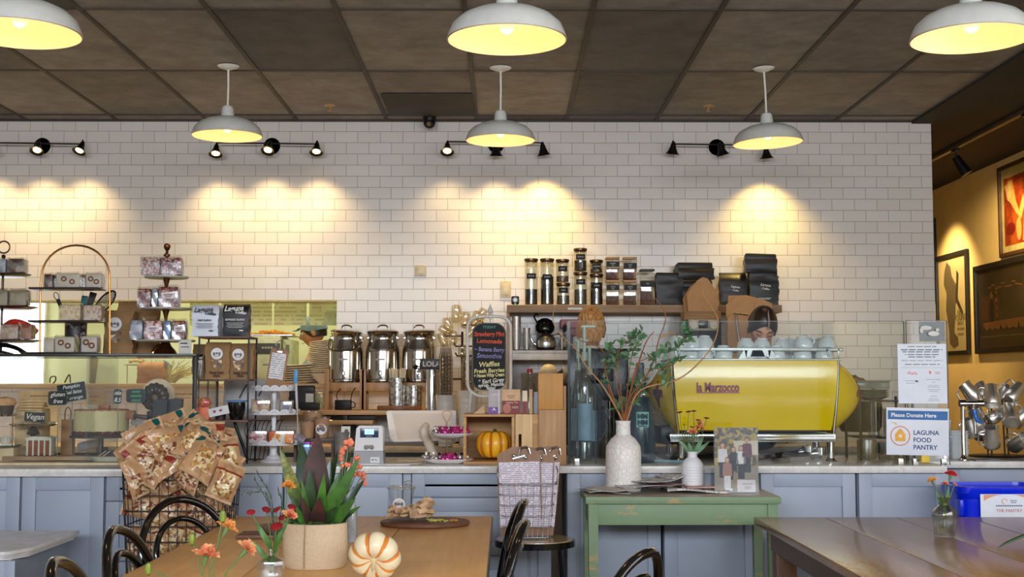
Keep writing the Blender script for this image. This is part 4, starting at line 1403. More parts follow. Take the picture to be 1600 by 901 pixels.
jar_square(957,402,438,.045,'upper square jar with bamboo lid, left pair on the wall shelf',.60,SPICE,z0=z1+.001,word='GREEN',lab=.68)
_,z1=jar_square(984,438,475,.044,'lower square jar with bamboo lid, right pair on the wall shelf',.45,COCOA,word='ROOI')
jar_square(984,402,438,.045,'upper square jar with bamboo lid, right pair on the wall shelf',.62,SPICE,z0=z1+.001,word='HOT',lab=.62)
jar_square(1011,421,475,.046,'tall square canister with black cap beside the coffee bags',.75,COCOA,word='Hot',lidm=M('black_cap',(28,27,27),.4),tall=True,lab=.58)
p=at(805,466,YSH+.06)
t=thing('web_camera','little black round camera at the end of the wall shelf by the outlet','camera',(p.x,YSH+.06,SZ))
MB().box((0,0,.032),(.052,.03,.056),0,None,.012).build('body',BLK,t)
MB().cyl((0,-.014,.034),(0,-.0175,.034),.019,.019,18).build('lens_ring',M('grey_ring',(120,120,118),.4),t)
MB().cyl((0,-.0175,.034),(0,-.0195,.034),.013,.012,18).build('lens',M('black_lens',(10,10,12),.08),t)
MB().span((-.004,-.018,.006),(.004,-.0155,.010)).build('status_light',M('green_light',(90,220,120),.4,emit=2.0),t)
BAGK=M('matte_black_foil',(26,25,26),.42,0,bump=.15,scale=30)
def gusset_bag(name,w,d,h,mats,label,loc,rz=0,cat='bag',group=None,top='fold',seed=0,slump=.0,parent=None):
 rr=random.Random(seed)
 t=thing(name,label,cat,loc,rz,group)
 rings=[]
 N=10
 for j in range(N+1):
  f=j/N
  z=h*f
  k=min(1,(1-f)/.22)if top=='crimp' else 1.0
  dd=d*(.12+.88*k**.8)if top=='crimp' else d*(1-.25*max(0,f-.8))
  ww=w*(1+.02*math.sin(f*6+seed))
  bulge=.06*math.sin(PI*min(1,f*1.1))*d
  x,y=ww/2,dd/2
  jit=lambda s=.006:rr.uniform(-s,s)*(1 if 0<j<N+1 else 0)*(h/.3)
  sx=slump*f*f
  rings.append([(-x+sx+jit(),-y+jit(),z),(-x/2+sx+jit(),-y-bulge+jit(),z),(sx+jit(),-y-bulge*1.3+jit(),z),(x/2+sx+jit(),-y-bulge+jit(),z),(x+sx+jit(),-y+jit(),z),(x*.97+sx+jit(),0,z),(x+sx+jit(),y+jit(),z),(sx,y+bulge+jit(),z),(-x+sx+jit(),y+jit(),z),(-x*.97+sx+jit(),0,z)])
 mb=MB()
 loft(mb,rings,0,True,True)
 o=mb.build('bag_body',mats[0],t,sharp=50)
 if top=='fold':
  MB().box((slump,-.0,h+.012),(w*.98,d*.72,.045),0,(R(-6),R(rr.uniform(-3,3)),0),.012).build('rolled_top',mats[0],t)
 return t
def bag_at(u,vtop,vbot,wpx,d,y,z0,label,seed,top='fold',script=True,group='black coffee bags on the wall shelf',rz=0):
 p=at(u,(vtop+vbot)/2,y)
 k=y/F_PX
 h=at(u,vtop,y).z-z0
 hh=h-(.03 if top=='fold' else 0)
 t=gusset_bag('coffee_bag',wpx*k,d,hh,[BAGK],label,(p.x,y+d/2,z0),rz,'coffee bag',group,top,seed)
 if script:
  mb=MB()
  zz=hh*(.68 if top!='crimp' else .55)
  yy=-d/2*1.14-.012
  for a,s_,dz in(('Laguna',.030,.0),('Coffee',.022,-.024)):
   mb.text(a,s_*wpx/56,MT((.004,yy,zz+dz))@MR(R(8),4,'Y')@FRONT,0,.0008,shear=.4,bold=.0006)
  mb.box((0,yy,zz-.085),(wpx*k*.42,.001,.004),0).box((0,yy,zz-.092),(wpx*k*.34,.001,.003),0)
  mb.box((wpx*k*.12,yy,zz-.12),(.020,.001,.008),0)
  mb.build('lettering',M('silver_print',(196,194,188),.4),t)
 return t
bag_at(1046,427,475,42,.12,YSH+.04,SZ,'low black coffee bag right of the tall square canister',2,'fold',False)
_b=bag_at(1090,440,475,50,.13,YSH+.06,SZ,'black coffee bag hidden behind the upright kraft bags',5,'fold',False)
t=gusset_bag('coffee_bag',58*YSH/F_PX,.14,.075,[BAGK],'black coffee bag lying rolled on top of the bag behind the kraft bags',(at(1088,420,YSH).x,YSH+.12,SZ+.17),.1,'coffee bag','black coffee bags on the wall shelf','fold',8)
bag_at(1147,425,475,40,.11,YSH+.05,SZ,'shorter black coffee bag with script print left of the tallest one',3,'crimp')
bag_at(1194,424,475,46,.13,YSH+.03,SZ,'tallest black coffee bag with script print at the shelf end',4,'fold')
gusset_bag('coffee_bag',50*YSH/F_PX,.12,.085,[BAGK],'black rolled coffee bag lying on top of the tallest one at the shelf end',(at(1192,420,YSH).x,YSH+.09,at(1192,423,YSH).z-.004),-.08,'coffee bag','black coffee bags on the wall shelf','fold',9)
KR=mottled('kraft_paper',[(.3,(172,128,82)),(.5,(186,142,96)),(.7,(178,134,88))],12,.8,'noise',bump=.1)
YB=8.12
p,q=at(1069,486,YB),at(1127,500,YB)
t=thing('wooden_bin','small rustic wooden bin in front of the wall shelf filled with upright kraft bags','box',((p.x+q.x)/2,YB+.08,q.z))
w,h=(q.x-p.x)/2,p.z-q.z
RW=wood('rustic_bin_wood',(132,98,60),(176,138,92),axis='x',scale=4,rough=.7,bump=.3)
for s in(-1,1):
 MB().span((-w,s*.075,0),(w,s*.085,h),0,.003).build('side_board',RW,t)
 MB().span((s*w-s*.01,-.074,0),(s*w,.074,h*.95),0,.003).build('end_board',RW,t)
MB().span((-w+.01,-.074,0),(w-.01,.074,.008)).build('bottom',RW,t)
BIN_Z=q.z
for i,(du,vt,wv_,hx,ry,yy,l)in enumerate(((-8,440,40,.0,-6,.05,'kraft bag standing at the back left in the wooden bin'),(6,436,40,0,8,.03,'kraft bag standing behind the front one in the wooden bin'),(0,432,52,0,0,-.03,'large kraft bag with pointed top at the front of the wooden bin'))):
 c=at(1100+du,490,YB)
 H=at(1100,vt,YB).z-BIN_Z-.01
 W=wv_*YB/F_PX/2
 poly=[(-W*.86,.0),(W*.86,0),(W*.98,H*.55),(W*.62,H*.78),(W*.30,H*.97),(0,H),(-W*.30,H*.93),(-W*.70,H*.74),(-W*.98,H*.58)]
 mb=MB().prism(poly,-.012,.012,'xz')
 if i<2:
  mb.prism([(W*.7,H*.6),(W*.95,H*.6),(W*.84,H*.95)],-.006,.006,'xz')
 o=mb.build('kraft_bag',KR,loc=(c.x,YB+.08+yy,BIN_Z+.010),rot=(0,R(ry*.3),0))
 tag(o,l,'paper bag','kraft bags in the wooden bin')
for i,(poly,y,l)in enumerate((([(1137,462),(1166,461),(1192,468),(1206,474),(1204,563),(1138,563)],8.00,'large kraft bag hanging at the back behind the dark haired barista'),([(1134,476),(1150,464),(1178,470),(1168,562),(1135,562)],7.95,'kraft bag hanging in the middle behind the dark haired barista'),([(1136,496),(1150,488),(1168,486),(1166,528),(1158,560),(1137,560)],7.90,'front kraft bag hanging beside the dark haired barista'))):
 pts=[at(a,b_,y)for a,b_ in poly]
 c=sum(pts,Vector())/len(pts)
 mb=MB().prism([(q.x-c.x,q.z-c.z)for q in pts],-.012,.012,'xz')
 tag(mb.build('kraft_bag',KR,loc=c),l,'paper bag','kraft bags hanging behind the barista')
p,q=at(1134,561.5,7.86),at(1208,561.5,7.86)
tag(MB().span((p.x,7.86,CT_Z+.001),(q.x,8.2,p.z-.006),0,.01).build('ice_machine',M('dark_machine_body',(40,38,36),.4,.5)),'dark appliance under the kraft bags behind the dark haired barista','appliance')
pts=[at(u,v,7.87)for u,v in((1148,489),(1150,491),(1151,500),(1154,522),(1156,534),(1158,561))]
c=pts[0].copy()
tag(MB().tube([q-c for q in pts],.006,8).tube([Vector((-.005,0,0)),Vector((.045,0,-.006)),Vector((.085,.0,-.012))],.005,8).build('metal_hook',STEEL,loc=c),'bent steel rod holding the kraft bags behind the barista','hook')
p,q=at(1070,502,8.02),at(1128,560,8.02)
t=thing('coffee_grinder','black coffee grinder with round dials under the wooden bin','grinder',((p.x+q.x)/2,8.02,CT_Z+.001))
w=(q.x-p.x)/2
H=BIN_Z-CT_Z-.002
MB().span((-w,0,0),(w,.26,H),0,.01).build('body',BLK,t)
fz=at(1100,508,8.02).z-CT_Z
MB().span((-w*.8,-.006,fz-.035),(w*.8,0,fz+.035),0,.004).build('front_panel',M('cream_panel',(176,160,132),.4),t)
for s in(-1,1):
 MB().cyl((s*w*.55,-.006,fz),(s*w*.55,-.022,fz),.028,.026,18).build('dial',M('cream_dial',(196,182,156),.35),t)
MB().span((-.03,-.012,fz-.02),(.03,-.006,fz+.03),0,.003).build('display',M('black_display',(16,16,18),.2),t)
mb=MB().text('ROAST',.030,MT((0,-.008,fz-.13))@FRONT,0,.0008).text('COFFEE',.030,MT((0,-.008,fz-.17))@FRONT,0,.0008)
MB().span((-w*.9,-.004,fz-.26),(w*.9,0,fz-.06),0,.002).build('lower_panel',M('black_panel',(22,21,22),.3),t)
mb.build('lettering',M('dim_letter',(150,146,140),.5),t)
for(u,v,w_,h_,l)in((790,452,.045,.115,'pale blank wall outlet plate near the wall shelf end'),(657,423,.050,.075,'small pale wall switch plate left of the chalkboard')):
 p=at(u,v,YW-.002)
 t=thing('outlet_plate',l,'outlet',(p.x,YW,p.z))
 MB().span((-w_*.8,-.006,-h_/2),(w_*.8,0,h_/2),0,.002).build('plate',M('plate_cream',(206,192,160),.4),t)
 MB().span((-w_*.4,-.009,-h_*.3),(w_*.4,-.006,h_*.3),0,.001).build('switch',M('plate_cream2',(212,200,170),.4),t)
YS2=8.22
p,q=at(795,546,YS2),at(894,562,YS2)
t=thing('white_shelf','white wall shelf under the long shelf holding steel cups and kettles','shelf',(p.x+.02,YS2,q.z))
SW=q.x-p.x
sz=p.z-q.z
WP=M('white_shelf_paint',(216,210,200),.4)
MB().span((0,0,.0),(SW,YW-YS2-.004,sz-.022),0,.003).span((-.004,-.01,sz-.022),(SW+.005,YW-YS2-.004,sz-.004),0,.004).build('board',WP,t)
MB().span((-.006,-.012,sz-.003),(SW+.008,YW-YS2-.004,sz)).build('dark_liner',M('dark_liner',(40,30,28),.5),t)
S2Z=p.z+.001
for(u,r,hpx,n,l)in((807,.030,52,5,'shelf end'),(823,.024,34,3,'kettles')):
 y=YS2+.10
 x=at(u,540,y).x
 hh=hpx*y/F_PX
 for i in range(n):
  cupm=MB().lathe([(.0001,0),(r*.72,0),(r,hh*.42),(r*1.03,hh*.42),(r*.96,hh*.41),(r*.68,.004),(.0001,.004)],24)
  o=cupm.build('steel_tumbler',JUGM,loc=(x,y,S2Z+i*hh*.58/max(1,n-1)+.001))
  tag(o,'steel tumbler in the nested column nearest the '+l+', '+['bottom one','second from below','third from below','fourth from below','topmost'][i],'tumbler','nested steel tumblers')
pk=at(853,530,YS2+.12)
t=thing('kettle','brushed steel gooseneck kettle on the white wall shelf','kettle',(pk.x,YS2+.12,S2Z))
MB().lathe([(.0001,0),(.050,0),(.064,.015),(.068,.045),(.058,.080),(.035,.100),(.030,.104),(.0001,.108)],28).build('pot',STEEL,t)
MB().tube(SP([(-.055,0,.03),(-.085,0,.05),(-.10,0,.085),(-.118,0,.10)],5),[.009]*5+[.007]*5+[.005]*6,10).build('spout',STEEL,t)
MB().tube(SP([(.045,0,.095),(.085,0,.105),(.10,0,.08),(.085,0,.03)],5),.006,8).build('handle',CHROME,t)
MB().cyl((0,0,.105),(0,0,.122),.008,.010,12).build('lid_knob',BLK,t)
t=thing('kettle','black round kettle stacked behind and above the steel gooseneck kettle','kettle',(pk.x-.004,YS2+.20,S2Z+.11))
MB().lathe([(.0001,0),(.045,0),(.062,.02),(.064,.05),(.048,.085),(.020,.10),(.0001,.102)],26).build('pot',M('black_gloss_steel',(30,29,30),.15,.6),t)
MB().tube(SP([(-.05,0,.07),(-.07,0,.11),(-.055,0,.13),(-.045,0,.12)],5),.006,8).build('handle',BLK,t)
tag(MB().lathe([(.0001,0),(.05,0),(.055,.01),(.055,.105),(.0001,.108)],24).build('steel_canister',JUGM,loc=(pk.x-.004,YS2+.20,S2Z)),'dark steel canister propping up the black kettle','canister')
for i,(u0,u1,v0,v1,y,c,l)in enumerate(((876,905,498,512,8.30,(150,90,92),'dusty pink box on top of the folders left of the blond barista'),(884,903,512,524,8.32,(136,78,84),'darker pink box under the dusty pink one'))):
 p,q=at(u0,v1,y),at(u1,v0,y)
 mb=MB().span((0,0,0),(q.x-p.x,.16,q.z-p.z-.002),0,.006)
 tag(mb.build('pink_box',M('pink_box_%d'%i,c,.5),loc=(p.x,y,p.z)),l,'box')
hf=at(880,526,8.25)
for i,(u,c)in enumerate(((877,(214,206,194)),(882,(186,180,172)),(887,(226,220,210)),(892,(60,62,64)))):
 p=at(u,526,8.25)
 zb0=S2Z
 o=MB().span((0,0,0),(.014,.20,p.z-zb0-.004),0,.001).build('folder',M('folder_%d'%i,c,.5),loc=(p.x,8.25,zb0+.001))
 tag(o,['off-white upright folder nearest the kettle handles','greyish upright folder second from the kettles','brightest upright folder third from the kettles','dark upright folder nearest the blond barista'][i],'folder','upright folders on the white shelf')
p=at(832,600,8.35)
tag(MB().span((-.12,0,0),(.12,.02,.16),0,.002).build('note_board',mottled('brown_note_board',[(.3,(140,120,96)),(.6,(160,140,116))],30,.7,'noise'),loc=(p.x+.05,8.50,at(832,620,8.5).z)),'faded brown note board on the wall under the white shelf','board')
tag(MB().span((-.06,0,0),(.06,.01,.18),0,.001).build('paper_sheet',M('greyed_paper',(190,186,184),.6),loc=(at(813,600,8.52).x,8.53,at(813,612,8.5).z)),'pale paper sheet on the tiled wall right of the chalkboard','paper')
t=thing('water_bottle','clear bottle with a red cap under the white wall shelf','bottle',(at(828,640,8.1).x,8.12,CT_Z))
hb=at(828,576,8.12).z-CT_Z
MB().lathe([(.0001,0),(.038,0),(.04,.01),(.04,hb*.72),(.018,hb*.88),(.016,hb*.95),(.0001,hb*.95)],22).build('bottle_body',film('bottle_glass2',(214,220,216),.4),t)
MB().cyl((0,0,hb*.95),(0,0,hb),.019,.018,16).build('cap',M('red_cap',(196,60,40),.4),t)
tag(MB().ball((0,0,.06),(.06,.06,.06),0,20).build('round_canister',M('cream_round',(222,204,170),.4),loc=(at(857,583,8.15).x,8.15,at(857,583,8.15).z-.06)),'cream round lid peeking over the tall wooden box','lid')
tag(MB().span((-.07,-.07,0),(.07,.07,at(857,583,8.15).z-.0605-CT_Z),0,.01).build('grinder_body',BLK,loc=(at(857,583,8.15).x,8.15,CT_Z+.001)),'dark appliance hidden behind the tall wooden box under the round lid','appliance')
t=thing('coffee_brewer','large black coffee brewer behind the glass left of the dark bottle','coffee brewer',(at(930,650,7.0).x,6.86,CT_Z))
MB().span((-.15,0,0),(.18,.30,.10),0,.01).build('base',BLK,t)
MB().span((-.15,.10,.101),(.18,.30,.58),0,.012).build('tower',M('smoked_body',(34,34,36),.2,.3),t)
MB().lathe([(.0001,.10),(.07,.10),(.085,.14),(.08,.20),(.055,.25),(.0001,.25)],26,0,MT((0,.02,0))).build('carafe',M('black_glass',(18,18,20),.06,0,coat=.5),t)
MB().tube(SP([(-.05,-.02,.22),(-.11,-.06,.20),(-.11,-.06,.13),(-.06,-.04,.11)],5),.009,8).build('carafe_handle',CHROME,t)
MB().span((-.11,-.02,.40),(.09,.12,.47),0,.01).build('brew_head',BLK,t)
p=at(955,690,6.8)
tag(MB().lathe([(.0001,0),(.040,0),(.042,.005),(.048,.30),(.046,.30),(.039,.008),(.0001,.008)],24).build('cup_tube',film('smoky_tube',(190,194,190),.3),loc=(at(948,690,6.75).x,6.76,CT_Z+.001)),'tall clear tube stack behind the white branch vase','tube')
tag(MB().span((-.06,0,0),(.06,.09,.055),0,.004).build('dark_jar',M('dark_small',(50,48,46),.3),loc=(at(968,700,6.9).x,6.9,CT_Z+.001)),'small dark box behind the white vase neck','box')
for(u,v,w_,l)in((1003,545,22,'small white appliance tag behind the leafy branches'),(978,545,16,'pale label plate behind the leafy branches')):
 pass
#posters on the mustard wall
def poster(u0,u1,vt0,vb0,label,build,fw=.035,fmat=None,cat='framed poster',y_lo=None):
 pf_t,pf_b=onx(u0,vt0,XR),onx(u0,vb0,XR)
 yf,yn=pf_t.y,(onx(u1,400,XR).y if y_lo is None else y_lo)
 zt_,zb2=pf_t.z,pf_b.z
 t=thing('framed_poster',label,cat,(XR,(yf+yn)/2,(zt_+zb2)/2),-PI/2)
 W,H=(yf-yn)/2,(zt_-zb2)/2
 fm=fmat or M('black_frame',(30,26,22),.4)
 for a,b_ in(((-W,-.03,H-fw),(W,0,H)),((-W,-.03,-H),(W,0,-H+fw)),((-W,-.03,-H+fw),(-W+fw,0,H-fw)),((W-fw,-.03,-H+fw),(W,0,H-fw))):
  MB().span(a,b_,0,.003).build('frame',fm,t)
 build(t,W-fw,H-fw)
 MB().span((-W+fw,-.018,-H+fw),(W-fw,-.016,H-fw)).build('glass_pane',film('poster_glass',(250,250,250),.02,.02),t)
 return t
def p_guitar(t,W,H):
 o=MB().span((-W,-.008,-H),(W,-.004,H)).build('print',mottled('cream_poster',[(.3,(206,184,128)),(.7,(222,202,150))],6,.6,'noise'),t)
 mb=MB()
 D=-.0095
 fig=[(-.55,.72),(-.38,.92),(-.12,.80),(-.05,.60),(.22,.42),(.38,.05),(.20,.0),(.12,-.35),(.05,-.60),(.30,-.72),(.32,-.88),(.0,-.94),(-.28,-.84),(-.30,-.55),(-.50,-.1),(-.42,.25),(-.62,.45)]
 mb.prism([(a*W,b_*H)for a,b_ in fig],D,D+.001,'xz',0)
 mb.prism([(.30*W,.70*H),(.44*W,.62*H),(.34*W,.1*H),(.70*W,-.2*H),(.60*W,-.26*H),(.20*W,.05*H)],D-.0005,D+.001,'xz',1)
 for i,(s_,sz_)in enumerate((('NEIL',.075),('YOUNG',.075),('LIVE AT',.045),('THE CELLAR',.032),('TONIGHT',.03))):
  mb.text(s_,sz_,MT((W*.50,D-.001,-H*(.20+.115*i)))@FRONT,2,.0004)
 mb.build('artwork',[M('grey_brown_ink',(110,96,70),.6),M('dark_ink2',(70,58,40),.6),M('olive_ink',(120,104,60),.6)],o)
def p_dark(t,W,H):
 o=MB().span((-W,-.008,-H),(W,-.004,H)).build('print',M('smoky_poster',(58,46,34),.5,scale=4,var=.3),t)
 mb=MB()
 D=-.0095
 mb.prism([(-W*.8,-H*.55),(W,-H*.55),(W,-H*.30),(-W*.8,-H*.36)],D,D+.001,'xz',0)
 mb.span((-W*.85,D,-H*.3),(-W*.15,D+.0008,H*.3),1)
 for i in range(9):
  x=-W*.8+i*W*.22
  mb.prism([(x,-H*.56),(x+.05,-H*.56),(x+.025,-H*(.40+.05*(i%3)))],D-.001,D+.001,'xz',2)
 mb.ball((-W*.45,D,-.02),(.05,.001,.10),2,12).ball((-W*.45,D,.10),(.03,.001,.03),0,10)
 for i in range(5):
  mb.box((-W*.25,D-.001,-.12+i*.06),(.03,.001,.03),0)
 for i in range(10):
  mb.box((-W*.5+i*W*.13,D,H*(.52+.06*math.sin(i*2))),(.07,.001,.012),0)
 mb.box((0,D,-H*.72),(W*1.8,.001,.004),3)
 mb.build('artwork',[M('ember_ink',(132,84,44),.6),M('dim_red_ink',(80,44,30),.6),M('black_ink',(20,16,14),.6),M('tan_line',(150,130,90),.6)],o)
def p_red(t,W,H):
 o=MB().span((-W,-.008,-H),(W,-.004,H)).build('print',M('cream_mat_board',(224,204,130),.6),t)
 mb=MB()
 D=-.0095
 mb.span((-W*.84,D,-H*.84),(W*.9,D+.0008,H*.78),0)
 mb.prism([(-W*.8,H*.6),(-W*.3,H*.7),(-W*.1,H*.2),(W*.1,-.1*H),(W*.35,H*.3),(W*.5,H*.1),(W*.2,-H*.3),(-W*.1,-H*.1),(-W*.35,H*.1),(-W*.6,H*.3)],D-.001,D+.001,'xz',1)
 mb.ball((-W*.5,D,H*.45),(.06,.0015,.08),2,14)
 mb.ball((-W*.45,D,-H*.45),(.09,.0015,.05),3,14)
 mb.ball((W*.05,D,-H*.5),(.05,.0015,.09),1,14)
 mb.prism([(W*.3,-H*.8),(W*.8,-H*.8),(W*.7,H*.0),(W*.4,-H*.2)],D-.0012,D+.001,'xz',2)
 mb.build('artwork',[mottled('red_orange_print',[(.3,(96,26,12)),(.5,(170,60,20)),(.62,(206,100,30)),(.7,(120,30,14))],6,.5,'noise'),M('flesh_gold',(230,176,90),.5),M('pale_gold',(240,206,130),.5),M('deep_red',(130,24,20),.5)],o)
poster(1465,1514,402,556,'framed cream poster with a dark standing figure and lettering',p_guitar)
poster(1525,1600,417,553,'framed dark smoky poster low on the mustard wall',p_dark,.045,y_lo=9.45)
poster(1563,1600,263,404,'framed poster with a red and gold print high on the mustard wall',p_red,.03,M('brown_frame',(74,50,30),.4),y_lo=9.35)
pf,pb=onx(1461,345,XR-.01),onx(1461,470,XR-.01)
poster(1459.5,1464.0,342,468,'farthest framed picture on the mustard wall, only its edge showing',lambda t,W,H:MB().span((-W,-.008,-H),(W,-.004,H)).build('print',M('brown_print',(60,46,30),.5),t),.05)
#till side of the serving counter
ZC=CT_Z+.001
CRW=wood('pine_crate_wood',(176,128,76),(218,172,112),axis='x',scale=3,rough=.55)
YK2=6.26
p,q=at(724,647,YK2),at(804,722,YK2)
dX=q.x-p.x
h=p.z-ZC
t=thing('wooden_crate','open pine crate on its side holding the yellow pumpkin','crate',(p.x,YK2,ZC))
DEP=.34
MB().span((0,0,h-.012),(dX,DEP,h),0,.002).build('top_board',CRW,t)
MB().span((0,0,0),(dX,DEP,.012),0,.002).build('bottom_board',CRW,t)
MB().span((.012,DEP-.012,.013),(dX-.012,DEP,h-.013)).build('back_board',CRW,t)
for x in(0,dX-.014):
 o=MB()
 o.span((x,.002,.0125),(x+.014,.13,h-.0125),0,.001).span((x,.17,.0125),(x+.014,DEP-.013,h-.0125),0,.001)
 o.span((x,.13,.0125),(x+.014,.17,h*.25),0).span((x,.13,h*.70),(x+.014,.17,h-.0125),0)
 o.build('end_board',CRW,t)
p2,q2=at(804,647,YK2+.02),at(845,722,YK2+.02)
t=thing('wooden_crate','second pine crate seen end-on with a hand slot, right of the pumpkin','crate',(q.x+.004,YK2+.01,ZC))
w2=p2.x-q.x+(q2.x-p2.x)-.004
o=MB()
sx0,sx1=.016,.030
o.span((0,0,0),(sx0,.013,h),0,.001).span((sx1,0,0),(w2*.68,.013,h),0,.001).span((sx0,0,0),(sx1,.013,h*.16)).span((sx0,0,h*.60),(sx1,.013,h))
o.build('end_board',wood('pale_crate_end',(206,164,108),(232,196,142),axis='z',scale=3,rough=.5),t)
MB().span((w2*.68+.001,.001,0),(w2,.014,h),0,.001).build('end_board',CRW,t)
MB().span((.0,.0145,h-.010),(w2,.30,h),0,.001).build('top_board',CRW,t)
MB().span((.0,.0145,0),(w2,.30,.010),0,.001).build('bottom_board',CRW,t)
MB().span((.002,.29,.0105),(w2-.002,.30,h-.0105),0,.001).build('back_board',CRW,t)
CRZ=ZC+h+.001
def pumpkin(name,label,loc,r,h,mats,ribs=10,rz=0,rot=None,stem_h=.04,stem_r=.008,stripes=None,stem_mat=None,stem_bend=.01,squash=.8):
 t=thing(name,label,'pumpkin',loc,rz,rot=rot)
 mb=MB()
 nu,nv=ribs*8,20
 def fn(i,j):
  a=2*PI*i
  th=-PI/2+PI*j
  rib=abs(math.cos(a*ribs/2))**.55
  rr=(math.cos(th)**.8 if math.cos(th)>0 else 0)*r*(.86+.14*rib)
  z=math.sin(th)*h/2
  dimple=.30*h*math.exp(-(rr/(r*.38))**2)
  z-=dimple if th>0 else-dimple*.6
  return(rr*math.cos(a),rr*math.sin(a),z+h/2)
 def mf(i,j):
  if stripes is None:
   return 0
  f=(i*ribs+.5)%1.0
  return stripes(f,j,int(i*ribs+.5))
 mb.grid(fn,nu,nv,0,None,mf)
 mb.build('rind',mats,t)
 MB().tube(SP([(0,0,h*.66),(stem_bend*.3,0,h*.78+stem_h*.4),(stem_bend,0,h*.78+stem_h)],4),[stem_r*1.5]*2+[stem_r]*7,7).build('stem',stem_mat or M('green_brown_stem',(70,66,36),.7,bump=.3),t)
 return t
PUY=mottled('golden_pumpkin_rind',[(.25,(216,130,16)),(.45,(240,172,28)),(.6,(246,190,48)),(.75,(226,146,20))],9,.35,'noise',(1,1,.35),coat=.2)
PUO=M('orange_rib_rind',(206,112,14),.4)
pp=at(771,717,6.40)
rp=27.5*6.40/F_PX
pumpkin('pumpkin','golden ribbed pumpkin sitting inside the open pine crate',(pp.x,6.40,ZC+.013),rp,at(771,670,6.4).z-ZC-.013+.004,[PUY,PUO],9,0,stem_h=.030,stem_r=.009,stripes=lambda f,j,k:1 if f<.14 or f>.86 else 0)
def packet(x0,x1,z1px,y,label,bands,name='tea_box',d=.03,z0=None,cat='box'):
 a=at(x0,z1px,y)
 b_=at(x1,z1px,y)
 w_=b_.x-a.x
 z0=CRZ if z0 is None else z0
 H=a.z-z0
 t=thing(name,label,cat,(a.x,y,z0))
 MB().span((0,0,0),(w_,d,H),0,.0015).build('carton',bands[0],t)
 for lo,hi,m_ in bands[1:]:
  MB().span((.001,-.0012,lo*H),(w_-.001,0,hi*H)).build('printed_band',m_,t)
 return t,w_,H
LAV=M('lavender_grey_card',(178,168,170),.5)
PUR=M('purple_print',(112,66,150),.45)
RUST=M('dark_red_card',(124,44,40),.5)
KCARD=M('tan_card',(206,168,126),.55)
CREAM=M('cream_card',(224,208,176),.5)
t,w_,H=packet(763,781,608,6.30,'tea packet in grey and purple on the pine crate',[LAV,(0,.28,PUR)],d=.045)
MB().prism([(w_*.3,H*.12),(w_*.5,H*.26),(w_*.7,H*.12),(w_*.5,H*.17)],-.0022,-.0013).span((w_*.2,-.002,H*.78),(w_*.8,-.0013,H*.80)).build('print',M('white_print',(232,226,226),.5),t)
MB().span((w_-.008,-.0018,0),(w_,0,H*.98)).build('spine',M('pale_spine',(214,212,216),.5),t)
for i,(u0,u1,vt)in enumerate(((784,813,608),(816,824,610),(827,832,608))):
 l=['rust and tan tea box facing front on the pine crate','cream edged tea box just right of the front rust one','narrow tan tea box at the crate end'][i]
 t,w_,H=packet(u0,u1,vt,6.27+.012*i,l,[CREAM if i else KCARD,(0,.54,RUST)]if i!=2 else[KCARD],d=.06)
 if i==0:
  mb=MB().text('Laguna Tea',.013,MT((w_*.55,-.002,H*.47))@FRONT,0,.0005)
  mb.box((w_*.5,-.002,H*.74),(.04,.0006,.003),1).box((w_*.5,-.002,H*.66),(.026,.0006,.003),1)
  mb.ball((w_*.28,-.0015,H*.22),(.021,.001,.024),2,18)
  mb.box((w_*.72,-.002,H*.30),(.030,.0006,.002),0).box((w_*.72,-.002,H*.25),(.030,.0006,.002),0)
  mb.build('print',[M('cream_ink',(230,200,180),.5),M('brown_ink',(120,70,50),.5),M('rose_disc',(180,110,92),.5)],t)
t,w_,H=packet(834,842,612,6.34,'thin white and blue packet leaning at the crate end',[M('white_blue_card',(186,196,214),.5)],d=.04)
tag(MB().prism([(0,0),(.055,0),(.055,.045)],0,.05,'xz').build('tan_wedge',KCARD,loc=(at(740,640,6.34).x,6.34,CRZ)),'small tan folded card left of the purple tea packet','card')
YT2=6.24
p,q=at(841,583,YT2),at(879,722,YT2)
t=thing('menu_box','tall narrow upright wooden box between the crates and the glass guard','box',(p.x,YT2+.005,ZC))
w_=q.x-p.x
H=p.z-ZC
BW=wood('golden_board',(190,130,50),(214,154,70),axis='z',scale=3,rough=.5)
BW2=wood('tan_board',(170,124,80),(204,160,112),axis='z',scale=3,rough=.55)
MB().span((.004,0,0),(w_+.018,.016,H*.60),0,.002).build('lower_front_board',BW2,t)
MB().span((0,-.004,H*.60+.001),(w_+.004,.014,H),0,.002).build('upper_front_board',BW,t)
MB().span((w_+.006,.0165,0),(w_+.020,.16,H*.86),0,.002).build('side_board',BW2,t)
MB().span((0,.0165,0),(.013,.16,H*.97),0,.002).build('side_board',BW2,t)
MB().span((.0135,.147,0),(w_+.005,.16,H*.97),0,.002).build('back_board',BW2,t)
YCB=6.75
p=at(766,620,YCB)
t=thing('chalkboard_sign','black chalkboard menu in a white arched metal stand behind the crates','sign',(p.x,YCB,CT_Z))
cxp,czp=p.x,CT_Z
L=lambda u,v:(at(u,v,YCB).x-cxp,at(u,v,YCB).z-czp)
corn=[(731,600),(731,512)]
path=[]
for(u,v)in((736,612),(731,600),(730.5,560),(730.5,515),(733,503),(741,496),(752,494.5),(766,494),(781,494.5),(791,498),(797,507),(798,520),(798,560),(798,604),(795,622)):
 a,b_=L(u,v)
 path.append((a,0,b_))
WM=M('white_metal_paint',(206,200,190),.4)
fr=MB().tube(SP(path,5),.0085,10)
a0_,b0_=L(736,612)
a1_,b1_=L(795,622)
fr.tube(SP([(a0_,0,b0_),(L(748,618)[0],0,L(748,618)[1]),(L(764,619)[0],-.01,L(764,619)[1])],5),.0085,10)
fr.tube(SP([(a0_,0,b0_),(a0_-.01,-.02,b0_*.55),(a0_-.02,-.04,.004)],4),.007,8)
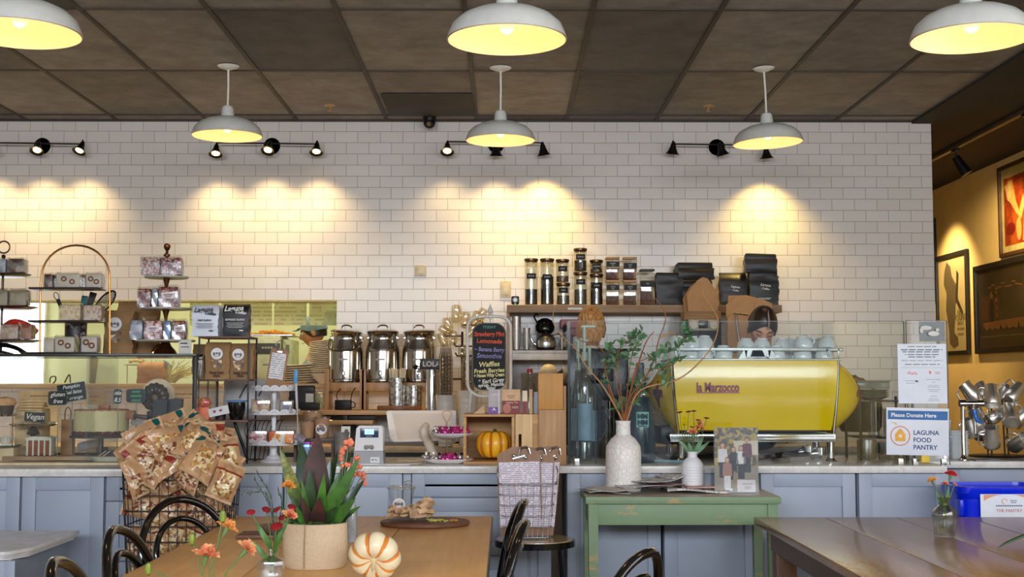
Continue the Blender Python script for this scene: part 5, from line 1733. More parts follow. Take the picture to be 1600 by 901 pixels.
fr.tube(SP([(a1_,0,b1_),(a1_+.004,.0,b1_*.5),(a1_+.01,.02,.004)],4),.007,8)
fr.build('stand_frame',WM,t)
fx,fz=L(766,493)
MB().lathe([(.0001,-.02),(.008,-.02),(.008,.0),(.013,.006),(.008,.012),(.016,.020),(.012,.034),(.005,.050),(.0001,.068)],18,0,MT((fx,0,fz))).build('finial',WM,t)
bp=[]
x0_,z1_=L(738.5,505)
x1_,z0_=L(790,609)
rr_=.055
for cx_,cz_,a in((x1_-rr_,z1_-rr_,0),(x0_+rr_,z1_-rr_,90),(x0_+rr_,z0_+rr_,180),(x1_-rr_,z0_+rr_,270)):
 for i in range(7):
  bp.append((cx_+rr_*math.cos(R(a+15*i)),cz_+rr_*math.sin(R(a+15*i))))
bd=MB().prism(bp,-.006,.006).build('chalkboard',M('chalkboard_black',(24,24,26),.7,scale=6,var=.2),t)
rim=MB().tube([(a,-.004,b_)for a,b_ in bp],.0035,6,closed=True).build('rim',M('grey_board_rim',(112,108,100),.5),t)
fxm=(x0_+x1_)/2
MB().cyl((fx,0,fz-.02),(fx,0,z1_),.004,.004,8).build('hanger',WM,t)
chalk=MB()
lines=[(511,'TODAY',.020,2,0),(522,'Strawberry Mint',.034,0,0),(533,'Lemonade',.032,0,2),(546,'~ Banana Berry',.031,1,3),(556,'Smoothie',.034,1,2),(569,'Waffles',.036,3,-3),(579,'Fresh Berries',.030,3,-3),(586,'+ House Whip Cream',.026,3,-3),(595,'* Earl Grey',.030,4,-6),(601,'syrup, Matcha',.024,4,-4),(606,'latte!',.022,4,0)]
Wmax=(x1_-x0_)*.92
for v,s_,sz_,mi,tl in lines:
 o=MB().text(s_,sz_,Matrix.Identity(4),0,.0006,shear=.15,bold=.0008)
 xs=[a.x for a in o.v]
 k=min(1.0,Wmax/(max(xs)-min(xs)))
 mxx=MT((fxm+(0 if v<590 else .01),-.0075,L(766,v)[1]))@MR(R(tl),4,'Y')@FRONT@Matrix.Diagonal((k,1,1,1))
 chalk.add(o.v,o.f,mi,False,mxx)
chalk.build('lettering',[M('red_chalk',(214,84,56),.7),M('violet_chalk',(140,130,178),.7),M('teal_chalk',(86,130,120),.7),M('yellow_chalk',(230,220,150),.7),M('white_chalk',(226,220,210),.7)],bd)
YP=6.45
IV=M('ivory_plastic',(222,206,188),.38,var=.02)
p=at(676,716,6.50)
t=thing('till_monitor','ivory till screen seen from behind on a bent arm','monitor',(p.x,6.50,ZC))
L=lambda u,v,y=6.5:(at(u,v,y).x-p.x,at(u,v,y).z-ZC)
poly=[L(604,643),L(607,641),L(710,641),L(713,644),L(713,684),L(710,687),L(622,690),L(616,689),L(612,684)]
mb=MB().prism(poly,-.012,.012)
bx=mb.build('back_shell',IV,t)
inner=[L(614,646),L(708,645),L(709,683),L(620,686)]
MB().prism(inner,-.016,-.0125).build('rear_panel',M('ivory_plastic_panel',(214,196,176),.45,var=.02),t)
MB().prism([L(604,643),L(613,642),L(622,689),L(616,690),L(610,684)],-.020,-.0125).build('edge_grip',M('ivory_edge',(232,220,206),.35),t)
MB().span((L(620,680)[0],.0125,L(0,684)[1]),(L(708,650)[0],.015,L(0,647)[1])).build('screen',M('dark_screen',(20,24,30),.1),t)
pts=[(L(667,664)[0],-.012,L(667,664)[1]),(L(664,668)[0],-.045,L(664,668)[1]),(L(664,677)[0],-.055,L(664,677)[1]),(L(669,690)[0],-.03,L(669,690)[1]),(L(678,707)[0],.0,L(680,712)[1])]
MB().tube(SP(pts,6),[.017]*8+[.021]*10+[.023]*7,14).build('arm',IV,t)
MB().lathe([(.0001,0),(.085,0),(.088,.006),(.08,.012),(.0001,.014)],30,0,MT((L(678,712)[0],0,0))).build('base',IV,t)
MB().span((L(708,0)[0],-.018,L(0,690)[1]-.004),(L(714,0)[0]+.002,-.0,L(0,641)[1]+.0)).build('side_clip',M('pale_grey_clip',(196,190,184),.4),t)
YRD=6.22
p,q=at(553,718,YRD),at(600,665,YRD)
w_,H=q.x-p.x,q.z-ZC
t=thing('card_reader','white and grey card payment terminal with a lit display on the counter','payment terminal',(p.x,YRD,ZC),0)
WHP=M('white_plastic',(228,226,226),.3,var=.01)
GRP=M('grey_plastic',(160,160,164),.4,var=.02)
mb=MB().prism([(.002,H*.36),(w_-.004,H*.36),(w_-.006,H*.93),(w_-.018,H),(.022,H),(.010,H*.93)],0,.09)
mb.build('upper_shell',WHP,t)
MB().prism([(-.004,.006),(w_,.006),(w_-.003,H*.355),(.001,H*.355)],-.006,.092).build('lower_shell',GRP,t)
MB().span((-.006,-.02,0),(w_+.012,.10,.006),0,.002).build('base_plate',WHP,t)
dx0,dx1=w_*.20,w_*.82
sc2=MB().span((dx0,-.0015,H*.70),(dx1,0,H*.94),0,.0005).build('display',M('navy_display',(48,62,88),.15),t)
MB().span((dx0+.022,-.003,H*.78),(dx1-.022,-.0016,H*.92)).build('lit_screen',M('lit_blue_screen',(170,214,236),.3,emit=.9),sc2)
MB().text('READY',.008,MT(((dx0+dx1)/2,-.0035,H*.84))@FRONT,0,.0003).box(((dx0+dx1)/2,-.003,H*.735),(.03,.0006,.003),1).build('lettering',[M('screen_blue_ink',(80,120,170),.5),M('dim_ink',(150,170,190),.5)],sc2)
lg=MB()
for i in range(3):
 lg.ball((w_*.5+(i-1)*.014,-.0015,H*.45+.002*(i%2)),(.011,.001,.009 if i%2 else .012),0,12)
lg.build('emblem',M('brown_grey_emblem',(130,124,114),.4),t)
st=MB().span((w_*.56,-.0085,H*.06),(w_*.86,-.0062,H*.20)).build('pay_sticker',WHP,t)
MB().text('Pay',.013,MT((w_*.74,-.0095,H*.13))@FRONT,0,.0003).ball((w_*.63,-.0088,H*.13),(.0035,.0005,.004),0,10).build('lettering',M('black_letter',(30,30,32),.5),st)
for i,(u0,u1,v,yy,dd,c,l)in enumerate(((598,655,716,6.24,.16,(212,196,170),'tan paper sheets lying right of the card terminal'),(618,700,708,6.46,.2,(220,206,180),'cream envelope stack behind the pink sweet stand'),(590,640,721,6.17,.06,(232,230,228),'white receipt sheet at the counter front edge'))):
 a,b_=at(u0,v,yy),at(u1,v,yy)
 mb=MB()
 for k in range(3):
  mb.box(((b_.x-a.x)/2+.004*k,dd/2,.0012+.0022*k),(b_.x-a.x,dd,.0016),0,(0,0,R(4*k-3)))
 tag(mb.build('paper_sheets',M('sheet_paper_%d'%i,c,.6),loc=(a.x,yy,ZC)),l,'papers')
YW2=6.22
PORC=M('white_porcelain',(232,228,226),.2,var=.01,coat=.4)
p=at(698,716,YW2+.06)
t=thing('sweet_stand','two tier white porcelain stand of pink foil sweets before the till screen','cake stand',(p.x,YW2+.10,ZC))
zt1=at(705,677,YW2+.10).z-ZC
def wavy(a,z):
 return 1+.035*math.cos(8*a)
MB().lathe([(.0001,.008),(.07,.006),(.09,.010),(.122,.022),(.126,.024),(.122,.019),(.09,.004),(.06,.0),(.0001,0)],48,0,None,(1,.75),wavy).build('lower_plate',PORC,t)
xo=at(705,677,YW2+.1).x-p.x
MB().lathe([(.0001,zt1-.016),(.05,zt1-.016),(.075,zt1-.008),(.104,zt1+.002),(.108,zt1+.003),(.10,zt1-.006),(.07,zt1-.016),(.045,zt1-.024),(.0001,zt1-.024)],48,0,MT((xo,0,0)),(1,.75),wavy).build('upper_plate',PORC,t)
BRS=M('antique_brass',(150,116,78),.3,.9)
xr=at(698,700,YW2+.1).x-p.x
zk=at(698,641,YW2+.1).z-ZC
k_=YW2/F_PX
MB().tube([(xr,0,.008),(xr,0,zk-.055)],.0035,8).tube([(xr,0,zk-.058),(xr-.010,0,zk-.045),(xr-.022,0,zk-.022),(xr-.020,0,zk-.008),(xr,0,zk),(xr+.020,0,zk-.008),(xr+.022,0,zk-.022),(xr+.010,0,zk-.045)],.0028,6,closed=True).build('handle',BRS,t)
PINK=M('pink_foil',(226,84,168),.18,.75,bump=.4,scale=60)
SILV=M('silver_foil',(222,214,212),.18,.85,bump=.4,scale=60)
fs={}
rnd=random.Random(5)
def foil(x,y,z,pink,label,seed):
 key=pink
 if key not in fs:
  mb=MB()
  rr=random.Random(seed)
  def fn(i,j):
   a=2*PI*i
   th=-PI/2+PI*j
   q=.018*(1+.16*math.sin(7*a+3*j*6)*math.cos(th))
   return(q*math.cos(th)*math.cos(a),q*math.cos(th)*math.sin(a),.016*math.sin(th)+.016)
  mb.grid(fn,20,10)
  mb.add([(-.004,-.004,.030),(.004,-.004,.030),(.004,.004,.030),(-.004,.004,.030),(-.012,-.006,.044),(.012,-.008,.042),(.010,.010,.045),(-.010,.009,.042)],[(0,1,5,4),(1,2,6,5),(2,3,7,6),(3,0,4,7),(4,5,6,7)],0,False)
  o=mb.build('foil_sweet',PINK if pink else SILV,loc=(x,y,z),rot=(rnd.uniform(-.3,.3),rnd.uniform(-.3,.3),rnd.uniform(0,6)))
  tag(o,label,'sweet','foil sweets on the two tier stand')
  fs[key]=o
 else:
  o=dup(fs[key],(x,y,z),label=label,rot=(rnd.uniform(-.3,.3),rnd.uniform(-.3,.3),rnd.uniform(0,6)))
 return o
up=[(681,0),(688,1),(695,1),(702,1),(709,1),(716,1),(723,1),(729,1),(698,1),(713,1)]
for i,(u,pk)in enumerate(up):
 x=at(u,670,YW2+.1).x
 dy=.0 if i<8 else-.035
 foil(x,YW2+.10+dy+(.02 if i%2 else-.01),ZC+zt1-.010+.004*abs(i-3.5)/3.5,pk,('pink' if pk else 'silver')+' foil wrapped sweet on the upper plate',i)
dn=[(663,0),(671,0),(680,0),(688,0),(695,1),(703,1),(711,1),(719,0),(727,0),(676,0),(700,1)]
for i,(u,pk)in enumerate(dn):
 x=at(u,711,YW2+.08).x
 dy=.0 if i<9 else-.035
 foil(x,YW2+.09+dy+(.02 if i%2 else-.01),ZC+.010+(.006 if u<668 or u>722 else 0),pk,('pink' if pk else 'silver')+' foil wrapped sweet on the lower plate',i)
YGV=6.30
p,q=at(519,716,YGV),at(546,675,YGV)
GAL=mottled('galvanised_steel',[(.3,(150,148,146)),(.5,(178,176,172)),(.7,(196,192,188))],26,.35,'noise',metal=.8)
H=q.z-ZC
rg=(q.x-p.x)/2
t=thing('metal_pot','galvanised metal pot holding small cards, left of the card terminal','pot',(p.x+rg,YGV+rg,ZC))
MB().lathe([(.0001,0),(rg*.72,0),(rg*.74,.004),(rg,H-.004),(rg*1.05,H),(rg*.97,H),(rg*.70,.006),(.0001,.006)],28).build('bucket',GAL,t)
tag(MB().box((0,0,.02),(.045,.004,.056),0,(R(-10),0,0),.001).ball((.004,-.005,.022),(.010,.002,.013),1,12).build('tip_card',[M('cream_tip_card',(224,220,208),.5),M('grey_oval',(90,92,92),.5)],loc=(at(539,670,YGV).x,YGV+.03,ZC+H-.02)),'small cream card with a dark oval standing in the metal pot','card')
KRT=M('kraft_tub',(168,128,96),.6,bump=.05)
TL=film('clear_lid',(240,236,230),.5,.1)
YTB=6.52
shz=at(490,684,YTB).z
t=thing('wooden_riser','dark wooden riser carrying the brown paper tubs','riser',(at(492,690,YTB).x,YTB,ZC))
MB().span((-.11,-.05,shz-ZC-.018),(.11,.16,shz-ZC),0,.002).build('board',wood('dark_riser_wood',(70,52,40),(100,76,56),axis='x'),t)
for x in(-.10,.088):
 MB().span((x,-.04,0),(x+.012,.15,shz-ZC-.019)).build('side',wood('dark_riser_wood',(70,52,40),(100,76,56)),t)
def tub(u,v0,y,r,h,z,label,sticker):
 x=at(u,v0,y).x
 t=thing('paper_tub',label,'tub',(x,y,z),0,'brown paper tubs with clear lids')
 MB().lathe([(.0001,0),(r*.80,0),(r*.81,.003),(r*.97,h),(r*.94,h),(.0001,h-.002)],30).build('cup_body',KRT,t)
 MB().lathe([(r*.95,h),(r*1.06,h+.001),(r*1.06,h+.006),(r*.98,h+.009),(.0001,h+.010)],30).build('lid',TL,t)
 if sticker:
  e=MB().grid(lambda i,j:((r*.905)*math.sin((i-.5)*.95),-(r*.905)*math.cos((i-.5)*.95)-.002,h*.50+(j-.5)*h*.5),8,6)
  rr=h*.28
  s_=MB()
  n=20
  vs=[]
  for k in range(n):
   a=2*PI*k/n
   x_=rr*math.cos(a)
   vs.append((x_,-math.sqrt(max(1e-6,(r*.91)**2-x_**2))-.002,h*.46+rr*math.sin(a)))
  s_.add(vs,[tuple(range(n))],0,False)
  for k in range(3):
   s_.ball(((k-1)*rr*.5,-r*.91-.002,h*.46+rr*.1*(k%2)),(rr*.3,.0012,rr*(.28 if k%2 else .42)),1,10)
  s_.build('round_sticker',[M('white_sticker',(226,224,224),.4),M('script_ink',(110,104,112),.5)],t)
 return t
tub(503,684,YTB-.01,.041,.098,shz+.001,'brown paper tub with a round white script sticker, front right',True)
tub(480,684,YTB-.03,.037,.080,shz+.001,'brown paper tub without sticker, front left of the riser',False)
tub(488,684,YTB+.085,.050,.125,shz+.001,'wide brown paper tub at the back of the riser',False)
t=thing('glass_cup_holder','small clear cup holding mint packs behind the potted plant','cup',(at(486,716,6.28).x,6.28,ZC))
MB().lathe([(.0001,0),(.030,0),(.036,.085),(.034,.085),(.028,.005),(.0001,.005)],22).build('cup_body',film('cup_film',(226,232,236),.35),t)
for u,c,c2,l in((479,(90,140,196),(130,60,160),'blue pack with a purple top'),(492,(70,160,190),(200,70,130),'turquoise pack with a pink top')):
 x=at(u,690,6.28).x
 o=MB().box((0,0,.045),(.036,.02,.095),0,(0,R(4 if u>485 else-4),0),.003).box((0,-.001,.088),(.037,.021,.012),1,(0,R(4 if u>485 else-4),0),.002).box((0,-.0105,.04),(.026,.001,.05),2,(0,R(4 if u>485 else-4),0))
 tag(o.build('mint_pack',[M('pack_%d'%u,c,.2,.5),M('packtop_%d'%u,c2,.3,.3),M('pack_silver',(210,222,230),.2,.6)],loc=(x,6.28,ZC+.012)),l+' in the clear cup','pack','mint packs in the clear cup')
WE=M('white_enamel_stand',(232,232,236),.3,var=.01)
YCS=6.42
pb=at(427,722,YCS)
t=thing('cake_stand','white scalloped three tier cake stand left of the potted plant','cake stand',(pb.x,YCS,ZC))
tiers=[]
for(u,vz,rw)in((427,690,43.5),(427,643,40),(424,606,35)):
 tiers.append((at(u,vz,YCS).z-ZC,rw*YCS/F_PX))
MB().lathe([(.0001,0),(.062,0),(.066,.006),(.058,.012),(.040,.018),(.034,.028),(.022,.036),(.018,.050),(.022,tiers[0][0]-.010),(.0001,tiers[0][0]-.010)],30).build('foot',WE,t)
for i,(z,r)in enumerate(tiers):
 mb=MB().lathe([(.0001,z-.012),(r*.93,z-.012),(r*.93,z-.006),(.0001,z-.006)],40)
 n=16
 vs,fs2=[],[]
 N=n*8
 for k in range(N):
  a=2*PI*k/N
  lobe=abs(math.sin(a*n/2))**.6
  top=z+.003+.012*lobe
  for(rr2,zz)in((r*.93,z-.013),(r*1.0,top),(r*.985,top),(r*.915,z-.006)):
   vs.append((rr2*math.cos(a),rr2*math.sin(a),zz))
 for k in range(N):
  l_=(k+1)%N
  for m_ in range(3):
   fs2.append((k*4+m_,l_*4+m_,l_*4+m_+1,k*4+m_+1))
 mb.add(vs,fs2,0,True)
 for k in range(n):
  a0=2*PI*(k+.5)/n
  for da,dz in((0,.004),(-.05,0),(.05,0),(-.08,-.003),(.08,-.003)):
   a=a0+da
   rr2=r*(.965+dz*1.5)
   mb.ball((rr2*1.002*math.cos(a),rr2*1.002*math.sin(a),z+.001+dz),.0016,1,6)
 mb.build('tier_plate',[WE,M('rim_dots',(120,120,126),.5)],t)
for i in range(2):
 z0,z1=tiers[i][0]-.006,tiers[i+1][0]-.012
 MB().lathe([(.0001,z0),(.016,z0),(.011,z0+.01),(.010,(z0+z1)/2),(.013,z1-.01),(.016,z1),(.0001,z1)],18).build('column',WE,t)
CSZ=[ZC+a-.005 for a,_ in tiers]
def treat_box(u0,u1,vt,y,z,mat,label,d=.07,name='treat_box',group='clear packed sweets on the white cake stand',label_patch=None,cat='packed sweets'):
 a,b_=at(u0,vt,y),at(u1,vt,y)
 H=a.z-z
 w_=b_.x-a.x
 t=thing(name,label,cat,(a.x,y,z),0,group)
 MB().span((.003,.003,.002),(w_-.003,d-.003,H-.005),0,.006).build('contents',mat,t)
 MB().span((0,0,0),(w_,d,H),0,.004).build('clear_box',film('clear_box_film',(240,240,240),.35,.08),t)
 if label_patch:
  MB().span((w_*.2,-.0015,H*.3),(w_*.8,-.0003,H*.6),0).build('label_patch',label_patch,t)
 return t
CANDYO=mottled('orange_white_sweets',[(0,(240,236,222)),(.3,(240,150,50)),(.6,(232,110,40)),(.85,(246,200,120))],60,.4,stretch=(1,1,.5))
CANDYP=mottled('pink_white_sweets',[(0,(222,200,202)),(.3,(196,120,130)),(.55,(230,214,210)),(.8,(160,84,96))],90,.4)
PRETZ=mottled('tan_pretzels',[(0,(190,150,112)),(.4,(214,184,150)),(.7,(160,114,76))],40,.6)
treat_box(388,417,672,YCS-.11,CSZ[0],CANDYP,'clear box of pink and white sweets on the bottom tier')
treat_box(419,459,672,YCS-.12,CSZ[0],CANDYO,'clear box of orange and white sweets on the bottom tier')
treat_box(392,422,623,YCS-.10,CSZ[1],PRETZ,'clear box of tan pretzels on the middle tier')
treat_box(437,456,625,YCS-.09,CSZ[1],mottled('grey_print_pack',[(.3,(170,168,178)),(.6,(196,194,200))],50,.5),'grey printed pack on the right of the middle tier',label_patch=M('dark_grey_patch',(120,120,134),.5))
o=MB().tube(SP([(0,0,0),(.03,-.01,.02),(.06,0,.0)],5),.018,8).build('foil_pack',mottled('silver_lilac_foil',[(0,(200,196,204)),(.5,(230,226,230)),(.8,(170,160,176))],50,.25,metal=.5),loc=(at(458,690,YCS).x,YCS-.05,CSZ[0]+.014))
tag(o,'crumpled silver wrapper pack at the right end of the bottom tier','pack')
pc=at(429,606,YCS)
t=thing('clipboard','small brown clipboard with a white note leaning on the top cake tier','clipboard',(pc.x+.0,YCS-.02,CSZ[2]+.006),0,rot=(R(-8),R(7),0))
MB().prism([(-.045,0),(.045,0),(.045,.185),(.03,.20),(-.03,.20),(-.045,.185)],0,.005).build('board',wood('kraft_board',(150,110,74),(170,128,90),axis='z',scale=3,rough=.6),t)
MB().span((-.036,-.003,.045),(.036,-.001,.175)).build('note_sheet',printed('note_print',(226,224,224),(150,150,160),.011,.35),t)
MB().box((.0,-.004,.185),(.03,.006,.015),0,None,.002).tube([(x_,-.004,z_)for x_,_,z_ in arc(0,.215,.024,0,360,20)],.0018,6,0).build('clip_ring',STEEL,t)
t=thing('marker_pen','blue topped marker stick standing right of the white cake stand','pen',(at(468,690,6.36).x,6.36,ZC),0,rot=(0,R(-3),0))
zm=at(468,588,6.36).z-ZC
MB().tube([(0,0,0),(0,0,zm*.80)],.0028,8).build('stick',CHROME,t)
MB().box((0,0,zm*.78),(.012,.008,zm*.30),0,None,.003).build('handle',M('pale_grey_handle',(184,180,184),.4),t)
MB().box((0,0,zm),(.018,.010,zm*.16),0,(0,R(5),0),.003).build('blue_tip',M('cyan_tip',(60,150,214),.4),t)
#milk cans on wooden stands, on the back ledge
CAN=M('milk_can_steel',(186,180,172),.14,1.0,var=.03)
OAKS=wood('oak_stand',(178,126,72),(214,164,104),axis='z',scale=3,rough=.4)
YMC=8.30
km=YMC/F_PX
def milkcan(u,handle,label,lidtilt):
 x=at(u,560,YMC).x
 zf=at(u,597,YMC).z
 R_=26.5*km
 H=at(u,517,YMC).z-zf
 st_=thing('can_stand','oak stand under '+label,'stand',(x,YMC,ZL+.001),0,'oak stands for the milk cans')
 hs=zf-ZL-.002
 tall=at(u,577,YMC).z-ZL
 for sx in(-1,1):
  for sy in(-1,1):
   cx,cy=sx*R_*1.02,sy*.075
   MB().span((cx-.014,cy-.012,0),(cx+.014,cy+.012,tall),0,.002).build('leg',OAKS,st_)
 for sy in(-1,1):
  MB().span((-R_*.9,sy*.075-.009,hs-.055),(R_*.9,sy*.075+.009,hs-.0),0,.002).build('rail',OAKS,st_)
 for sx in(-1,1):
  MB().span((sx*R_*1.02-.009,-.062,hs-.04),(sx*R_*1.02+.009,.062,hs-.0),0,.002).build('rail',OAKS,st_)
 t=thing('milk_can',label,'milk can',(x,YMC,zf),0,'steel milk cans on oak stands')
 n_=R_*.84
 MB().lathe([(.0001,0),(R_*.92,0),(R_*.94,.012),(R_*.93,.018),(R_,.022),(R_*1.0,H*.60),(R_*.98,H*.66),(n_,H*.82),(n_,H*.90),(n_*1.10,H*.96),(n_*1.12,H*.965),(n_*1.02,H*.955),(n_*.97,H*.90),(.0001,H*.88)],40).build('can_body',CAN,t)
 MB().lathe([(R_*1.005,H*.60),(R_*1.012,H*.605),(R_*1.005,H*.61)],40).build('band',CAN,t)
 mx=MT((0,0,H*.97))@MR(R(lidtilt),4,'Y')
 lid=MB().lathe([(n_*1.10,0),(n_*1.12,.006),(n_*.95,.014),(n_*.90,.010),(n_*.5,.016),(.0001,.018)],36,0,mx).build('lid',CAN,t)
 MB().tube([mx@Vector(q)for q in SP([(-.032,0,.012),(-.028,0,.040),(0,0,.048),(.028,0,.040),(.032,0,.012)],5)],.005,8).build('lid_handle',CAN,lid)
 for s in(-1,1):
  MB().box((s*n_*1.04,0,H*.86),(.014,.030,.030),0,None,.004).build('ear',CAN,t)
 if handle:
  MB().tube(SP([(-R_*.98,-.01,H*.84),(-R_*1.02,-.06,H*.70),(-R_*.7,-R_*.85,H*.62),(0,-R_*1.08,H*.615),(R_*.7,-R_*.85,H*.66),(R_*.98,-.05,H*.80),(R_*1.02,-.01,H*.86)],6),.006,8).build('bail_handle',CAN,t)
 tp=MB().cyl((0,-R_,.035),(0,-R_-.04,.035),.011,.010,12).box((0,-R_-.045,.05),(.012,.014,.05),0,None,.004)
 tp.build('tap',CAN,t)
 MB().box((-.005,-R_-.0015,H*.44),(.060,.003,.012),0,None,.001).build('band_label',M('pale_tape',(176,170,164),.5),t)
 return t
milkcan(541,True,'left steel milk can with a bail handle beside the plates',4)
milkcan(598,False,'middle steel milk can on oak stand',0)
milkcan(655,False,'right steel milk can behind the drink tap',-2)
t=thing('black_basket','small black wire handled box under the left milk can','box',(at(537,637,8.2).x,8.2,ZL+.001))
MB().span((-.052,-.04,0),(.048,.04,.062),0,.004).build('body',BLK,t)
MB().tube(SP([(-.04,0,.06),(-.045,0,.10),(-.02,0,.135)],4),.003,6).tube(SP([(.045,0,.062),(.055,0,.11),(.075,0,.14)],4),.003,6).tube(SP([(.048,0,.05),(.068,0,.045),(.07,0,.02),(.048,0,.012)],4),.003,6).build('handle',BLK,t)
YB2=8.16
p=at(624,640,YB2)
o=MB().lathe([(.0001,0),(.138,0),(.142,.006),(.142,.020),(.138,.026),(.0001,.026)],44).build('round_board',wood('walnut_board',(120,80,52),(160,112,76),axis='x',scale=4,rough=.4),loc=(p.x,YB2+.01,ZL+.001))
tag(o,'round brown serving board under the straw jar and steel jar','board')
ZB2=ZL+.028
DOT=mottled('punched_steel',[(0,(150,146,140)),(.35,(206,200,192)),(.7,(226,222,214))],90,.2,metal=.9)
t=thing('straw_jar','steel jar packed with paper straws on the round board','jar',(at(621,620,YB2).x,YB2,ZB2))
hj=at(621,590,YB2).z-ZB2
rj=13.5*YB2/F_PX
MB().lathe([(.0001,0),(rj,0),(rj,hj),(rj*.95,hj),(rj*.95,.006),(.0001,.006)],28).build('jar_body',DOT,t)
sm=MB()
rw=random.Random(2)
for i in range(34):
 a=rw.uniform(0,2*PI)
 q=rj*.85*math.sqrt(rw.random())
 sm.cyl((q*math.cos(a)*.7,q*math.sin(a)*.7,.01),(q*math.cos(a)*1.15,q*math.sin(a)*1.0,hj+.058+rw.uniform(-.006,.006)),.0042,.0042,6)
o=sm.build('paper_straws',M('cream_straw',(224,214,184),.6))
o.location=(at(621,620,YB2).x,YB2,ZB2)
tag(o,'cream paper straws packed in the left steel jar','straws',None,'stuff')
rj2=13*YB2/F_PX
hj2=at(645,602,YB2).z-ZB2
o=MB().lathe([(.0001,0),(rj2,0),(rj2,hj2),(rj2*.95,hj2),(rj2*.95,.006),(.0001,.006)],28).build('steel_jar',DOT,loc=(at(646,620,YB2).x+.002,YB2+.01,ZB2))
tag(o,'shorter hammered steel jar on the round board beside the straws','jar')
YTP=7.98
px=at(674,640,YTP)
t=thing('drink_tap','steel drink tap tower with a black lettered sign','tap',(px.x,YTP+.04,CT_Z+.001))
zt3=at(674,572,YTP).z-CT_Z
MB().lathe([(.0001,0),(.052,0),(.052,.006),(.040,.012),(.036,.02),(.036,zt3),(.0001,zt3)],28).build('column',CHROME,t)
p2=at(674,566,YTP)
sg=MB().box((0,-.045,zt3+.012),(.145,.010,.066),0,(0,R(1.5),0),.004).build('sign_plate',M('black_sign',(26,25,26),.4),t)
MB().text('LOLA',.045,MT((.0,-.052,zt3+.012))@FRONT,0,.0008,bold=.001).build('lettering',M('ivory_letter',(222,214,196),.5),sg)
MB().cyl((-.09,-.02,zt3-.01),(-.03,-.02,zt3-.01),.010,.014,12).ball((-.10,-.02,zt3-.005),(.018,.014,.016),1,12).cyl((.03,-.03,zt3-.02),(.06,-.05,zt3-.03),.012,.012,12).build('faucet',[CHROME,BLK],t)
MB().tube(SP([(.050,-.055,zt3+.03),(.060,-.06,zt3-.01),(.058,-.062,zt3-.06),(.070,-.062,zt3-.11)],5),[.011]*5+[.009]*11,10).build('tap_handle',CHROME,t)
WBK=M('ribbed_white_bucket',(220,214,204),.35,var=.02)
CUPF=film('clear_cup_film',(236,232,224),.8,.12)
for i,(u0,u1,vt,vb,y,l)in enumerate(((680,711,617,646,7.86,'ribbed white bucket holding the taller tower of clear cups'),(712,747,610,646,8.02,'ribbed white bucket right of the taller cup tower'))):
 a,b_=at(u0,vt,y),at(u1,vt,y)
 r=(b_.x-a.x)/2
 zb3=CT_Z+.001
 hb3=a.z-zb3
 hb3v=a.z-at(u0,vb,y).z
 t=thing('white_bucket',l,'bucket',((a.x+b_.x)/2,y+.08,zb3),0,'ribbed white buckets')
 prof=[(.0001,0),(r*.74,0)]
 for k in range(9):
  f=k/9
  prof.append((r*(.74+.22*f),hb3*f*.97+.003))
  if k in(6,7):
   prof.append((r*(.74+.22*f)+.003,hb3*(f+.02)))
   prof.append((r*(.74+.22*(f+.04)),hb3*(f+.05)))
 prof+=[(r,hb3-.006),(r*1.03,hb3),(r*.96,hb3),(r*.7,.01),(.0001,.01)]
 MB().lathe(prof,32).build('bucket_body',WBK,t)
 n=26 if i==0 else 0
 if i==0:
  zz=CT_Z+.02
  top=at(690,536,y).z
  nn=22
  base=None
  for k in range(nn):
   z=zz+(top-.11-zz)*k/(nn-1)
   if base is None:
    o=MB().lathe([(.046,0),(.0475,.003),(.046,.005),(.032,.105),(.0001,.106)],22).build('clear_cup',CUPF,loc=((a.x+b_.x)/2,y+.08,z))
    base=o
    tag(o,'clear plastic cup in the tall nested tower in the white bucket','cup','clear cups nested in the tall tower')
   else:
    dup(base,((a.x+b_.x)/2,y+.08,z))
  x2=at(731,600,8.24).x
  for k in range(16):
   z=CT_Z+.002+(at(731,545,8.24).z-.115-CT_Z)*k/15
   o=dup(base,(x2,8.33,z),label='clear plastic cup in the tower behind the right white bucket',group='clear cups nested in the rear tower')
YG2=8.36
p=at(722,600,YG2)
t=thing('glass_tree','dark metal tree hung with clear glass cups and lit golden by the spots','drying rack',(p.x,YG2,CT_Z+.001))
zt4=at(722,480,YG2).z-CT_Z
IR=M('bronze_iron',(66,42,26),.4,.6)
MB().tube([(0,0,.01),(0,0,zt4-.16)],.008,8).lathe([(.0001,0),(.07,0),(.07,.008),(.0001,.010)],24).build('trunk',IR,t)
arms=[]
tz=lambda v:at(722,v,YG2).z-CT_Z
kk=YG2/F_PX
for(v,du)in((508,30),(525,-26),(541,24),(541,-10),(556,28),(556,-8),(575,22),(592,-20),(599,16)):
 MB().tube([(0,0,tz(v)),(du*kk,-.02,tz(v)),(du*kk+(.01 if du>0 else-.01),-.03,tz(v)+.02)],.0055,6).build('branch',IR,t)
GG=film('spot_gold_tinted_glass',(255,236,190),.9,.04)  # clear glass, tinted gold to carry the glow of the spots
